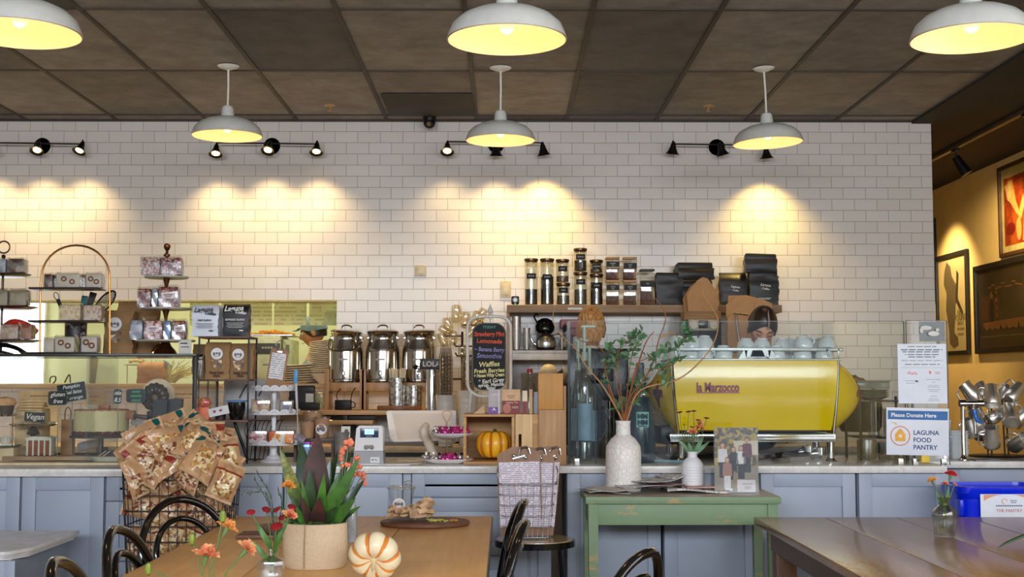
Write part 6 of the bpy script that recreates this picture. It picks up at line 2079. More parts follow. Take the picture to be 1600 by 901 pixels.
for i,(u,v,ty,s)in enumerate(((700,508,-12,1),(713,490,0,1.1),(727,500,6,1.0),(744,498,14,1.0),(752,492,24,.9),(692,530,-20,.9),(708,528,5,.9),(737,516,30,.9),(695,516,-60,.8),(722,548,0,.8))):
 q=at(u,v,YG2-.05)
 o=MB().lathe([(.0001,-.055),(.024,-.050),(.032,-.02),(.032,.03),(.028,.045),(.022,.052),(.0235,.053)],20).build('glass_mug',GG,loc=(q.x,YG2-.05,q.z),rot=(R(6),R(ty),0))
 o.scale=(s,s,s)
 tag(o,'clear glass cup on the metal tree, '+['upper left branch','topmost one','beside the trunk top','upper right branch','outermost upper right','outermost left','middle left branch','right middle branch, tilted','tipped over at the left','lower one by the trunk'][i],'glass cup','glass cups on the metal tree')
#glass pastry case at the left
YCF=6.20
GT=at(150,553,YCF).z
xR=at(305,640,YCF).x
xL=-3.60
CD=.50
BKF=M('black_case_frame',(22,22,24),.35,.4)
t=thing('pastry_case','long glass pastry case with black posts on the pale stone worktop','display case',((xL+xR)/2,YCF,ZC))
w=(xR-xL)/2
H=GT-ZC
CG=film('case_glass',(250,252,250),.02,.03)
MB().span((-w+.012,.0,.012),(w-.012,.005,H-.012)).build('front_pane',CG,t)
MB().span((-w,.0,H-.010),(w,CD,H-.002)).build('top_pane',CG,t)
MB().span((w-.005,.012,.012),(w,CD-.012,H-.012)).build('side_pane',CG,t)
MB().span((-w,-.004,H-.012),(w,.010,H+.002),0,.001).span((-w,CD-.012,H-.012),(w,CD,H+.002),0,.001).span((w-.012,.011,H-.012),(w,CD-.013,H+.002),0,.001).build('top_frame',M('dark_case_rail',(44,46,44),.25,.5),t)
MB().span((w-.014,-.006,0),(w+.004,.010,H-.013),0,.001).build('post',BKF,t)
MB().span((w-.012,CD-.012,0),(w,CD,H-.013),0,.001).build('post',BKF,t)
xm=at(166,600,YCF+.3).x-(xL+xR)/2
MB().span((xm-.008,.012,.012),(xm+.004,CD-.013,H-.013)).build('divider_pane',film('divider_glass',(246,250,248),.3,.1),t)
MB().span((-w,0,0),(w,CD,.011),0,.002).build('base_deck',M('cream_deck',(216,198,160),.35),t)
TOPC=GT+.003
DZ=ZC+.012
def PX(u,v,y):
 return at(u,v,y)
y=6.45
cb_=PX(158,676,y)
zpl=PX(158,679,y).z
t=thing('cake_pedestal','stone and steel pedestal under the tall pale cake in the case','cake stand',(cb_.x,y,DZ))
MB().lathe([(.0001,0),(.055,0),(.055,.006),(.014,.014),(.012,zpl-DZ-.012),(.0001,zpl-DZ-.012)],24).lathe([(.0001,zpl-DZ-.012),(.150,zpl-DZ-.012),(.152,zpl-DZ-.006),(.150,zpl-DZ),(.0001,zpl-DZ)],40).build('plate',M('dark_pewter',(96,88,78),.3,.6),t)
rc=41*y/F_PX
hc=PX(158,640,y).z-zpl-.001
t=thing('layer_cake','tall pale frosted round cake with a dark crumb base in the pastry case','cake',(cb_.x,y,zpl+.001))
MB().lathe([(.0001,.016),(rc,.016),(rc*1.01,hc*.5),(rc,hc-.006),(rc*.98,hc),(.0001,hc)],44).build('frosting',mottled('pale_olive_frosting',[(.3,(196,182,130)),(.6,(212,200,150))],8,.6,'noise'),t)
MB().lathe([(.0001,0),(rc*1.03,0),(rc*1.04,.010),(rc*1.0,.020),(.0001,.020)],44,0,None,(1,1),lambda a,z:1+.015*math.sin(17*a)).build('crumb_base',mottled('dark_berry_crumb',[(0,(70,36,22)),(.5,(110,62,36)),(.8,(50,26,18))],60,.7,bump=.4),t)
MB().lathe([(rc*.99,hc-.004),(rc*1.0,hc+.003),(rc*.93,hc+.004),(rc*.90,hc+.001)],44,0,None,(1,1),lambda a,z:1+.012*math.sin(23*a)).build('frosting_rim',M('toasted_rim',(170,110,60),.6),t)
p=PX(163,634,y)
tag(MB().box((0,0,.010),(.055,.03,.020),0,None,.004).build('caramel_square',M('caramel_brown',(156,90,46),.35),loc=(p.x+.01,y-.03,zpl+hc+.005)),'caramel square on top of the tall pale cake','sweet')
tag(MB().prism([(-.05,0),(.05,0),(.06,.02),(-.02,.028)],-.003,.003).build('paper_card',M('cream_tent_card',(226,212,178),.6),loc=(PX(138,632,y).x,y+.06,zpl+hc+.003)),'cream tent card behind the tall pale cake','card')
y=6.44
zm=PX(250,655,y).z
xm_=PX(251,655,y).x
t=thing('marble_stand','grey marble round stand at the right end inside the pastry case','cake stand',(xm_,y,DZ))
MB().lathe([(.0001,zm-DZ-.026),(.140,zm-DZ-.026),(.143,zm-DZ-.020),(.143,zm-DZ-.005),(.140,zm-DZ),(.0001,zm-DZ)],40).build('plate',mottled('grey_marble',[(.35,(150,148,140)),(.5,(184,182,172)),(.7,(130,128,122))],9,.25,'noise'),t)
for a in(.6,2.5,4.0,5.4):
 MB().cyl((.10*math.cos(a),.10*math.sin(a),0),(.10*math.cos(a),.10*math.sin(a),zm-DZ-.027),.007,.007,10).build('leg',M('clear_leg',(190,186,176),.2,trans=.5),t)
y2=6.62
pr=PX(247,617,y2)
t=thing('standing_plate','pale round plate standing upright behind the dark bundt cake','plate',(pr.x,y2,pr.z-.001))
MB().lathe([(.055,.0),(.083,.004),(.086,0),(.083,-.004),(.055,-.002),(.0001,-.002),(.0001,0),(.055,0)],40,0,MR(PI/2,4,'X')).build('dish',M('warm_white_plate',(236,214,180),.3),t)
MB().cyl((0,.02,-.086),(0,.02,DZ-pr.z),.006,.006,8).box((0,.01,-.088),(.06,.03,.006)).build('plate_holder',BKF,t)
pb=PX(238,620,y-.03)
t=thing('bundt_cake','dark spiral ridged bundt cake standing on edge in the case','cake',(pb.x,y+.02,pb.z))
def bundt(i,j):
 a=2*PI*i
 b_=2*PI*j
 rr=.042+.028*math.cos(b_)*(1+.10*math.sin(14*a+4*b_))
 return(rr*math.cos(a),-.030*math.sin(b_)*(1+.1*math.sin(14*a+4*b_)),rr*math.sin(a))
MB().grid(bundt,84,16).build('cake_body',M('dark_chocolate_cake',(70,58,46),.35,coat=.3),t)
hb_=pb.z-.072-zm
tag(MB().span((-.035,-.02,0),(.035,.03,max(.01,hb_)),0,.004).build('cake_rest',M('dark_rest',(50,42,36),.5),loc=(pb.x,y+.02,zm+.001)),'small dark block under the bundt cake','block')
for i,(u0,u1,vt,yy)in enumerate(((240,260,624,6.34),(264,282,622,6.38))):
 a,b_=PX(u0,vt,yy),PX(u1,vt,yy)
 o=MB().prism([(0,0),(b_.x-a.x,0),(b_.x-a.x+.004,a.z-zm-.004),((b_.x-a.x)/2,a.z-zm-.001),(-.004,a.z-zm-.006)],0,.05).build('black_packet',M('black_packet_foil',(28,30,28),.4),loc=(a.x,yy,zm+.001))
 tag(o,['black packet left on the marble stand','black packet right on the marble stand'][i],'packet','black packets on the marble stand')
a=PX(206,640,6.40)
tag(MB().box((0,0,.022),(.05,.05,.044),0,None,.008).build('brown_cake_slice',mottled('brown_sponge',[(.3,(120,74,44)),(.6,(160,106,66))],40,.7,'noise'),loc=(PX(203,640,6.42).x,6.44,zm+.001)),'brown sponge square on the left of the marble stand','cake')
tag(MB().box((0,0,.010),(.07,.04,.020),0,(0,R(8),0),.006).build('chocolate_bar',M('choc_bar',(64,42,34),.4),loc=(PX(222,650,6.36).x,6.345,zm+.006)),'dark chocolate bar in front of the bundt cake','sweet')
tag(MB().lathe([(.0001,0),(.034,0),(.038,.008),(.030,.014),(.0001,.016)],24).build('white_cookie',M('white_icing',(226,220,210),.5),loc=(PX(274,652,6.35).x,6.365,zm+.001)),'white iced round biscuit at the right of the marble stand','biscuit')
y=6.42
zpl2=PX(50,663,y).z
xp=PX(52,663,y).x
t=thing('plate_stand','round metal plate stand left in the case carrying the Vegan sign','cake stand',(xp,y,DZ))
MB().lathe([(.0001,zpl2-DZ),(.10,zpl2-DZ-.001),(.118,zpl2-DZ+.006),(.120,zpl2-DZ+.005),(.10,zpl2-DZ-.006),(.0001,zpl2-DZ-.006)],40).build('plate',CHROME,t)
MB().lathe([(.0001,zpl2-DZ-.006),(.010,zpl2-DZ-.008),(.034,zpl2-DZ-.045),(.010,zpl2-DZ-.055),(.010,.02),(.045,.004),(.045,0),(.0001,0)],24).build('foot',M('dark_pewter2',(80,74,66),.35,.5),t)
mb=MB()
for k in range(26):
 a=rnd.uniform(0,6.28)
 rr=.085*math.sqrt(rnd.random())
 mb.ball((rr*math.cos(a),rr*math.sin(a)*.6+.01,.004+rnd.uniform(0,.006)),(.012,.010,.006),0,8)
tag(mb.build('toasted_coconut',M('toasted_flakes',(196,170,130),.7),loc=(xp+.01,y,zpl2+.002)),'toasted flakes scattered on the round metal plate','flakes',None,'stuff')
def sign(u0,v0,u1,v1,y,tilt,words,label,col=None,rounded=True,stick=True,colors=None):
 c=PX((u0+u1)/2,(v0+v1)/2,y)
 w_=(u1-u0)*y/F_PX/2
 h_=(v1-v0)*y/F_PX/2
 zb=DZ if stick is True else stick
 t=thing('price_sign',label,'sign',(c.x,y,zb),0,'small chalk signs in the pastry case')
 cz=c.z-zb
 mx=MT((0,0,cz))@MR(R(tilt),4,'Y')
 r=.012 if rounded else .002
 pts=[]
 for cx_,cy_,a in((w_-r,h_-r,0),(-w_+r,h_-r,90),(-w_+r,-h_+r,180),(w_-r,-h_+r,270)):
  for i in range(5):
   pts.append((cx_+r*math.cos(R(a+22.5*i)),cy_+r*math.sin(R(a+22.5*i))))
 b_=MB().prism(pts,-.003,.003,'xz',0,mx).build('sign_plate',M('sign_black',(24,26,28),.4),t)
 rim_=MB().tube([mx@Vector((a,-.003,q))for a,q in pts],.0018,6,0,closed=True).build('rim',M('sign_rim',(74,92,96),.4),t)
 tx=MB()
 n=len(words)
 for i,s_ in enumerate(words):
  sz_=h_*2/n*.86
  o=MB().text(s_,sz_,Matrix.Identity(4),0,.0004,shear=.3,bold=.0004)
  xs=[v.x for v in o.v]
  k=min(1.0,1.75*w_/max(1e-6,max(xs)-min(xs)))
  m2=mx@MT((0,-.0036,h_*(1-(2*i+1)/n)))@FRONT@Matrix.Diagonal((k,1,1,1))
  tx.add(o.v,o.f,0,False,m2)
 tx.build('lettering',colors or WHT,b_)
 if stick is True:
  MB().cyl((0,.006,cz-h_*.8),(0,.012,.003),.0025,.0025,8).lathe([(.0001,0),(.020,0),(.018,.004),(.0001,.004)],16,0,MT((0,.012,0))).build('stick',M('pale_stick',(150,140,120),.35,.4),t)
 else:
  MB().box((0,.012,cz-h_*.9),(w_*1.2,.02,.004)).build('foot',BKF,t)
 return t
sign(76,611,105,632,6.34,-2,['gluten','free'],'small rounded black chalk sign just left of the tilted large sign')
sign(91,599,134,626,6.48,-9,['Pumpkin','Chai latte','w/ orange'],'larger black chalk sign tilted upward above the tall cake',rounded=False)
sign(178,608,190,630,6.36,3,['cake','8.5'],'narrow black chalk sign on a tall stick right of the cake')
sign(198,608,227,628,6.40,-1,['vegan','matcha','choco'],'black chalk sign with green writing next to the bundt cake',colors=M('green_chalk',(70,180,120),.6))
sign(39,644,70,658,6.36,3,['Vegan'],'black Vegan sign standing on the round metal plate',rounded=False,stick=zpl2+.004)
y=6.34
zbd=PX(110,712,y).z
t=thing('serving_board','long live-edge wooden serving board low in the pastry case','board',(PX(104,712,y).x,y+.04,DZ),0)
wb2=(202-8)*y/F_PX/2
poly=[(-wb2,-.06),(-wb2*.5,-.075),(0,-.06),(wb2*.6,-.07),(wb2,-.045),(wb2*.97,.03),(wb2*.3,.06),(-wb2*.4,.05),(-wb2*.98,.06)]
MB().prism(poly,zbd-DZ-.020,zbd-DZ+.0,'xy').build('plank',wood('live_edge_wood',(140,104,74),(190,160,124),axis='x',scale=4,rough=.6),t)
for x in(-wb2*.75,-wb2*.1,wb2*.75):
 MB().cyl((x,0,0),(x,0,zbd-DZ-.0205),.012,.010,10).build('leg',M('dark_leg',(60,48,40),.5),t)
a=PX(42,712,y+.02)
CKW=38*y/F_PX
CKH=PX(60,681,y).z-zbd
t=thing('layer_cake_slice','white iced cake slab with upright brown layers on the wooden board','cake',(a.x,y+.005,zbd+.001))
for i in range(4):
 x0=.004+i*(CKW-.008)/4
 MB().span((x0+.006,0,.004),(x0+(CKW-.008)/4-.002,.07,CKH-.012),0,.003).build('sponge_layer',mottled('red_brown_sponge',[(.3,(110,58,36)),(.6,(150,86,56))],50,.8,'noise'),t)
mb=MB()
for i in range(5):
 x0=i*(CKW-.008)/4
 mb.span((x0,.001,0),(x0+.0098,.069,CKH-.010),0,.002)
mb.grid(lambda i,j:(-.002+(CKW+.006)*i,-.004+.078*j,CKH-.012+.010*math.sin(PI*i)+.002*math.sin(9*i)),12,4)
mb.grid(lambda i,j:(-.002+(CKW+.006)*i,-.004+.078*j,CKH-.022),12,4)
mb.grid(lambda i,j:(-.002+(CKW+.006)*i,-.004,CKH-.022+(.010+.010*math.sin(PI*i)+.002*math.sin(9*i))*j),12,2)
mb.build('icing',M('mint_white_icing',(206,208,192),.5),t)
tag(MB().box((0,0,.022),(.11,.06,.044),0,(0,R(-12),0),.01).build('grey_loaf',mottled('grey_loaf_icing',[(.3,(128,120,116)),(.6,(160,152,146))],20,.6,'noise'),loc=(PX(137,700,6.5).x,6.53,PX(137,702,6.5).z)),'grey iced loaf under the tall pale cake','cake')
tag(MB().box((0,0,.03),(.05,.03,.06),0,None,.003).build('dark_packet',M('dark_packet',(36,32,32),.5),loc=(PX(160,690,6.48).x,6.475,DZ)),'small dark packet under the right side of the tall cake','packet')
y=6.29
a=PX(163,726,y)
t=thing('cake_plate','shallow pale plate with a dark striped cake wedge low in the case','plate',(a.x,y+.05,DZ))
MB().lathe([(.0001,.002),(.065,.0),(.085,.012),(.100,.020),(.102,.018),(.07,.0),(.0001,0)],36,0,None,(1,.5)).build('dish',M('pale_green_plate',(206,214,200),.2),t)
t=thing('cake_wedge','dark chocolate cake wedge with thin cream stripes on the pale plate','cake',(a.x-.075,y+.035,DZ+.010))
W_=.15
HH=PX(163,704,y).z-DZ-.012
MB().prism([(0,0),(W_,0),(W_*.92,HH),(W_*.46,HH*1.02)],0,.045).build('cake_body',M('black_chocolate',(30,22,20),.45),t)
for k in(0,1):
 x=W_*(.10+.14*k)
 MB().prism([(x,.001),(x+.006,.001),(x+.006+W_*.36,HH),(x+W_*.36,HH)],-.002,.0).build('cream_stripe',M('cream_stripe',(214,196,158),.5),t)
y=6.55
for i in range(4):
 c=PX(50,640,y)
 o=MB().box((0,0,.006),(.135-.006*i,.12,.011),0,(0,R((-1)**i*1.5),R(7*i)),.004).build('waffle',mottled('golden_waffle',[(.3,(206,164,98)),(.6,(232,196,134))],30,.7,'noise',bump=.5),loc=(c.x,y+.01,PX(50,641,y).z+.0145*i))
 tag(o,'golden flat waffle in the pile behind the Vegan sign, '+['bottom one','second from below','third from below','topmost'][i],'waffle','waffles behind the Vegan sign')
tag(MB().span((-.07,-.06,0),(.07,.06,PX(50,641,y).z-DZ-.001),0,.006).build('waffle_box',M('cream_box',(214,188,140),.6),loc=(PX(50,660,y).x,y+.01,DZ)),'cream box under the pile of waffles','box')
a=PX(8,632,6.40)
t=thing('muffin_basket','small metal dish with a tan muffin at the left frame edge','dish',(a.x,6.40,PX(8,650,6.4).z))
MB().lathe([(.0001,0),(.05,0),(.062,.012),(.06,.013),(.048,.003),(.0001,.003)],28).build('dish',CHROME,t)
MB().cyl((-.03,0,0),(-.03,0,DZ-PX(8,650,6.4).z),.004,.004,8).cyl((.04,0,0),(.04,0,DZ-PX(8,650,6.4).z),.004,.004,8).build('legs',M('copper_leg',(150,90,60),.35,.6),t)
tag(MB().lathe([(.0001,0),(.036,0),(.046,.05),(.0001,.05)],24).lathe([(.0001,.05),(.05,.05),(.055,.065),(.045,.085),(.0001,.095)],24,1).build('muffin',[M('muffin_case',(60,40,30),.6),mottled('tan_muffin_top',[(.3,(190,136,84)),(.6,(216,166,112))],30,.7,'noise',bump=.4)],loc=(a.x,6.40,PX(8,650,6.4).z+.004)),'tan muffin in the small metal dish at the left frame edge','muffin')
for i,(u,l)in enumerate(((9,'white ribbed cup on a dark plate at the left frame edge'),)):
 a=PX(u,697,6.36)
 tag(MB().lathe([(.0001,0),(.06,0),(.075,.008),(.074,.012),(.0001,.006)],30).build('dark_plate',M('dark_green_plate',(52,60,54),.3),loc=(a.x,6.36,a.z-.004)),'dark plate under the white ribbed cup','plate')
 tag(MB().span((-.05,-.04,0),(.05,.04,a.z-.005-DZ),0,.004).build('cream_block',M('cream_block',(210,190,150),.5),loc=(a.x,6.37,DZ)),'cream block under the dark plate at the left edge','block')
 tag(MB().lathe([(.0001,.0),(.020,0),(.030,.035),(.036,.04),(.034,.042),(.0001,.036)],24,0,None,(1,1),lambda q,z:1+.05*math.cos(12*q)).build('ribbed_cup',M('white_ribbed',(226,218,200),.3),loc=(a.x,6.36,a.z+.008)),l,'cup')
y=6.60
a,b_=PX(95,687,y),PX(113,655,y)
t=thing('gift_bag','small kraft gift bag with a looped handle left of the tall cake','bag',(a.x,y,DZ))
w_=b_.x-a.x
hg=b_.z-DZ
MB().prism([(0,0),(w_,0),(w_,hg),(0,hg)],0,.05).build('bag_body',KR,t)
MB().tube(SP([(w_*.25,.01,hg),(w_*.3,.01,hg+.045),(w_*.55,.01,hg+.062),(w_*.78,.01,hg+.04),(w_*.75,.01,hg)],5),.0028,6).build('handle',M('dark_twine',(130,96,60),.7),t)
for i,(u0,v0,u1,v1,l)in enumerate(((28,609,94,680,'large cream poster on the wall behind the case, left'),(130,610,165,640,'cream poster on the wall behind the large chalk sign'),(240,606,330,660,'pale poster on the wall behind the bundt cake'))):
 p,q=at(u0,v1,YW-.01),at(u1,v0,YW-.01)
 o=MB().span((p.x,YW-.010,p.z),(q.x,YW-.006,q.z)).box(((p.x+q.x)/2,YW-.011,q.z-.04),((q.x-p.x)*.45,.001,.010),1).box(((p.x+q.x)/2,YW-.011,q.z-.065),((q.x-p.x)*.3,.001,.006),1)
 tag(o.build('wall_poster',[M('cream_poster_paper',(224,204,160),.6),M('faded_ink',(170,150,110),.6)]),l,'poster','cream posters under the hatch')
#things standing on top of the case
BRZ=M('aged_bronze',(104,66,38),.3,.9)
def treat(t_or_xy,w_,d,h,mat,label,patch=None,group='clear wrapped sweet packs on the case stands',rz=0,print_=None,cat='packed sweets'):
 x,y,z=t_or_xy
 t=thing('treat_pack',label,cat,(x,y,z),rz,group)
 MB().span((-w_/2+.002,-d/2+.002,.001),(w_/2-.002,d/2-.002,h*.93),0,min(.01,h*.12)).build('contents',mat,t)
 rr=random.Random(int(abs(x)*1000)+int(z*1000))
 def fn(i,j):
  a=i*4
  k=int(a)%4
  f=a-int(a)
  c=[(-1,-1),(1,-1),(1,1),(-1,1)]
  p0,p1=c[k],c[(k+1)%4]
  px_,py_=p0[0]+(p1[0]-p0[0])*f,p0[1]+(p1[1]-p0[1])*f
  s=1.0+.02*math.sin(21*i+9*j)
  if j>.85:
   s*=1-.10*(j-.85)/.15
  return(px_*w_/2*s,py_*d/2*s*(1 if j<.9 else .8),h*j*1.04+.003*math.sin(17*i+3))
 MB().grid(fn,28,6).build('clear_wrap',film('wrap_film',(244,242,238),.5,.12),t)
 if patch:
  o=MB().span((-w_*.34,-d/2-.003,h*.38),(w_*.34,-d/2-.0015,h*.66)).build('paper_label',patch,t)
  MB().box((0,-d/2-.0035,h*.55),(w_*.45,.0006,h*.05)).box((0,-d/2-.0035,h*.46),(w_*.30,.0006,h*.04)).build('print',M('label_dark_print',(120,90,96),.6),o)
 if print_:
  mb=MB()
  for k in range(2):
   c_=(-.16+.34*k)*w_
   cz=h*(.58-.18*k)
   mb.tube([(c_+h*.14*math.cos(q*PI/6),-d/2-.001,cz+h*.13*math.sin(q*PI/6))for q in range(12)],h*.045,6,0,closed=True)
  mb.build('printed_rings',print_,t)
 return t
SPR1=mottled('bright_sprinkles',[(0,(214,206,196)),(.25,(150,60,60)),(.5,(206,190,180)),(.7,(110,130,130)),(.85,(190,90,70))],130,.5)
SPR2=mottled('dark_red_sprinkles',[(0,(120,40,40)),(.3,(70,40,40)),(.55,(190,120,100)),(.75,(140,60,60)),(.9,(210,180,170))],120,.5)
SPR3=mottled('red_white_sprinkles',[(0,(222,190,182)),(.3,(170,60,54)),(.6,(226,212,206)),(.8,(150,84,70))],90,.5)
BLUW=mottled('blue_grey_wrap',[(.2,(130,140,156)),(.5,(170,178,192)),(.8,(110,118,134))],30,.3)
CRISP=mottled('rice_crisp',[(0,(220,200,160)),(.4,(200,174,130)),(.7,(232,216,184))],80,.7)
CRISP2=mottled('pinkish_crisp',[(0,(206,180,160)),(.4,(180,140,120)),(.7,(222,204,184))],80,.7)
GREYC=mottled('cream_iced_square',[(.3,(196,188,170)),(.6,(214,206,190))],14,.5,'noise')
TANC=M('tan_gap',(150,110,60),.6)
DKC=mottled('dark_choc_square',[(.3,(50,32,26)),(.55,(86,58,44)),(.7,(180,160,140))],18,.35,'noise')
GRNC=mottled('grey_green_biscuit',[(.2,(96,96,74)),(.5,(150,140,112)),(.8,(120,84,60))],24,.5,'noise')
REDC=mottled('brown_red_bar',[(.3,(120,60,40)),(.6,(170,100,60))],20,.5,'noise')
RINGP=M('brown_ring_print',(120,70,50),.5)
YS=6.40
ks=YS/F_PX
pc=at(258,550,YS)
t=thing('tier_stand','three tier stand with bronze knobs and pale plates on the case','cake stand',(pc.x,YS,TOPC))
PLT=M('pale_stone_plate',(176,170,160),.35)
zs=[at(258,v,YS).z-TOPC for v in(432,481,531)]
rs=[34,40,46]
rl=[]
for z,r in zip(zs,rs):
 MB().lathe([(.0001,z-.009),(r*ks-.004,z-.009),(r*ks,z-.005),(r*ks,z),(.0001,z)],40).build('plate',PLT,t)
zf=at(258,380,YS).z-TOPC
MB().lathe([(.0001,0),(.055,0),(.058,.006),(.050,.020),(.030,.040),(.022,zs[2]-.012),(.0001,zs[2]-.011)],28).build('foot',BRZ,t)
for a,b_ in((zs[2],zs[1]-.010),(zs[1],zs[0]-.010)):
 m_=(a+b_)/2
 MB().lathe([(.0001,a),(.008,a),(.006,m_),(.009,b_-.035),(.016,b_-.008),(.018,b_),(.0001,b_)],20).build('column',BRZ,t)
MB().lathe([(.0001,zs[0]),(.006,zs[0]),(.006,zf-.07),(.015,zf-.066),(.016,zf-.056),(.008,zf-.050),(.006,zf-.038),(.010,zf-.034),(.017,zf-.020),(.016,zf-.008),(.008,zf-.001),(.0001,zf)],22).build('finial',BRZ,t)
def on_tier(u,vt,tz,wpx,mat,label,y=YS-.06,d=.07,**kw):
 x=at(u,500,y).x
 z=tz
 h=at(u,vt,y).z-z
 return treat((x,y,z),wpx*y/F_PX,d,h,mat,label,**kw)
Z=[TOPC+z+.001 for z in zs]
on_tier(236,401,Z[0],30,SPR1,'sprinkle covered sweet pack, left on the top tier of the bronze stand')
on_tier(268,401,Z[0],32,SPR2,'dark red sprinkle pack, right on the top tier of the bronze stand')
on_tier(227,449,Z[1],21,SPR2,'dark red sprinkle pack at the left of the middle tier')
on_tier(244,448,Z[1],9,BLUW,'narrow blue grey wrapped pack on the middle tier')
on_tier(265,446,Z[1],30,SPR2,'labelled sprinkle pack at the right of the middle tier',patch=M('white_label',(220,214,214),.5))
on_tier(216,498,Z[2],20,BLUW,'blue grey wrapped pack at the left of the lowest tier')
on_tier(242,499,Z[2],28,SPR3,'red and white sprinkle pack on the lowest tier',patch=M('white_label',(220,214,214),.5))
on_tier(264,499,Z[2],11,M('blue_wrap',(120,150,200),.3,.2),'narrow blue wrapped pack on the lowest tier')
on_tier(282,499,Z[2],20,SPR2,'labelled dark sprinkle pack at the right of the lowest tier',patch=M('white_label',(220,214,214),.5))
YB1=6.38
pb_=at(118,552,YB1)
t=thing('arch_rack','tall gilt arch shaped display rack with three dark shelves on the case','display rack',(pb_.x,YB1,TOPC))
L=lambda u,v:(at(u,v,YB1).x-pb_.x,at(u,v,YB1).z-TOPC)
GLD=M('gilt_metal',(176,122,66),.28,.9)
for dy in(.0,):
 pts=[(L(62.5,552)[0],dy,.0),(L(62.5,500)[0],dy,L(62,500)[1]),(L(63,450)[0],dy,L(62,450)[1])]
 cx_,cz_=L(118,432)
 rx_=L(171,432)[0]-cx_
 rz2=L(118,383)[1]-cz_
 for i in range(19):
  a=PI-PI*i/18
  pts.append((cx_+rx_*math.cos(a)-(.0 if True else 0),dy,cz_+rz2*math.sin(a)))
 pts+=[(L(171.5,470)[0],dy,L(171,470)[1]),(L(171.5,552)[0],dy,0)]
 MB().tube(pts,.0052,8).build('arch_frame',GLD,t)
shz_=[L(118,v)[1]for v in(451,502,550)]
shz_[2]=.006
for z in shz_:
 x0_,x1_=L(64,0)[0],L(170,0)[0]
 MB().span((x0_,-.066,z-.006),(x1_,.066,z),0,.003).span((x0_,-.068,z),(x1_,-.064,z+.004)).build('shelf',M('dark_shelf_metal',(60,46,42),.35,.6),t)
Z=[TOPC+z+.001 for z in shz_]
yB=YB1-.015
on_tier(77,427,Z[0],15,DKC,'dark iced pack, left on the top shelf of the arch rack',y=yB)
on_tier(108,426,Z[0],38,GREYC,'cream pack with brown rings, centre of the arch rack top shelf',y=yB,print_=RINGP)
on_tier(148,426,Z[0],26,GREYC,'cream pack with brown rings, right on the arch rack top shelf',y=yB,print_=RINGP)
on_tier(89,427,Z[0],7,TANC,'thin tan card between the two left packs of the top shelf',y=yB+.02,d=.03)
on_tier(131,427,Z[0],7,TANC,'thin tan card between the two right packs of the top shelf',y=yB+.02,d=.03)
on_tier(112,474,Z[1],34,CRISP,'pale rice crisp square, left on the middle shelf of the arch rack',y=yB-.01)
on_tier(147,475,Z[1],29,CRISP2,'pinkish rice crisp square, right on the middle shelf of the arch rack',y=yB-.01)
on_tier(80,527,Z[2],18,GREYC,'small cream pack, left on the bottom shelf of the arch rack',y=yB,d=.06)
on_tier(105,524,Z[2],32,GREYC,'cream pack with two brown rings, centre of the arch rack bottom shelf',y=yB,print_=RINGP)
on_tier(143,523,Z[2],26,GREYC,'cream pack with two brown rings, right on the arch rack bottom shelf',y=yB,print_=RINGP)
YU=6.56
pu=at(120,540,YU)
t=thing('utensil_pot','dark patterned pot of kitchen utensils behind the arch rack','pot',(at(118,540,YU).x,YU,TOPC))
hu=at(118,505,YU).z-TOPC
MB().lathe([(.0001,0),(.052,0),(.055,hu),(.050,hu),(.048,.006),(.0001,.006)],28).build('pot_body',mottled('dark_dotted_pot',[(0,(40,38,40)),(.6,(60,56,58)),(.8,(150,146,140))],60,.4),t)
ZU=TOPC
for i,(u0,v0,u1,v1,kind,l)in enumerate(((112,520,88,462,'loop','utensil with a black handle and wire loop leaning left'),(124,520,133,463,'spat','teal spatula in the utensil pot'),(126,520,146,458,'turn','dark perforated turner in the utensil pot'),(122,520,172,463,'slot','dark slotted spoon leaning right in the utensil pot'))):
 a,b_=at(u0,v0,YU),at(u1,v1,YU)
 d=Vector((b_.x-a.x,0,b_.z-a.z))
 st0=Vector((0,0,0))
 base=Vector((a.x,YU,a.z))
 mb=MB().tube([st0,d*.62],.004,8)
 ang_=math.atan2(d.x,d.z)
 mx=MT(d*.62)@MR(ang_,4,'Y')
 Lr=d.length*.40
 if kind=='loop':
  mb.tube([mx@Vector((0,0,0)),mx@Vector((0,0,Lr*.7))],.010,8).tube([mx@Vector((.012*math.sin(q),0,Lr*.7+.02-.02*math.cos(q)))for q in[k*PI/6 for k in range(12)]],.002,6,0,closed=True)
  m_=BLK
 elif kind=='spat':
  mb.box((0,0,Lr*.5),(.034,.008,Lr),0,None,.006,mx)
  m_=M('teal_silicone',(30,92,92),.5)
 elif kind=='turn':
  mb.prism([(-.014,0),(.014,0),(.018,Lr),(-.018,Lr)],-.003,.003,'xz',0,mx).tube([mx@Vector((.007*math.cos(q),-.004,Lr*.8+.007*math.sin(q)))for q in[k*PI/6 for k in range(12)]],.002,6,0,closed=True)
  m_=M('dark_turner',(50,44,44),.35,.5)
 else:
  n=7
  mb.tube([mx@Vector((.030*math.sin(q),0,Lr*.75-Lr*.75*math.cos(q)-.02))for q in[k*PI/10 for k in range(20)]],.005,6,0,closed=True)
  for k in range(-3,4):
   hh=math.sqrt(max(0,1-(k/3.8)**2))*Lr*.7
   mb.box((k*.0085,0,Lr*.75-.02),(.0042,.003,hh*2),0,None,0,mx)
  m_=M('dark_slotted',(46,40,38),.3,.6)
 tag(mb.build('kitchen_utensil',m_,loc=base),l,'utensil','utensils in the dark pot')
YA=6.42
pa=at(-8,560,YA)
t=thing('tier_stand','dark three tier stand with ring handle cut by the left frame edge','cake stand',(at(1,560,YA).x,YA,TOPC))
x0=at(1,560,YA).x
zsA=[at(0,v,YA).z-TOPC for v in(428,479,531)]
DKB=M('dark_bronze',(56,42,36),.3,.8)
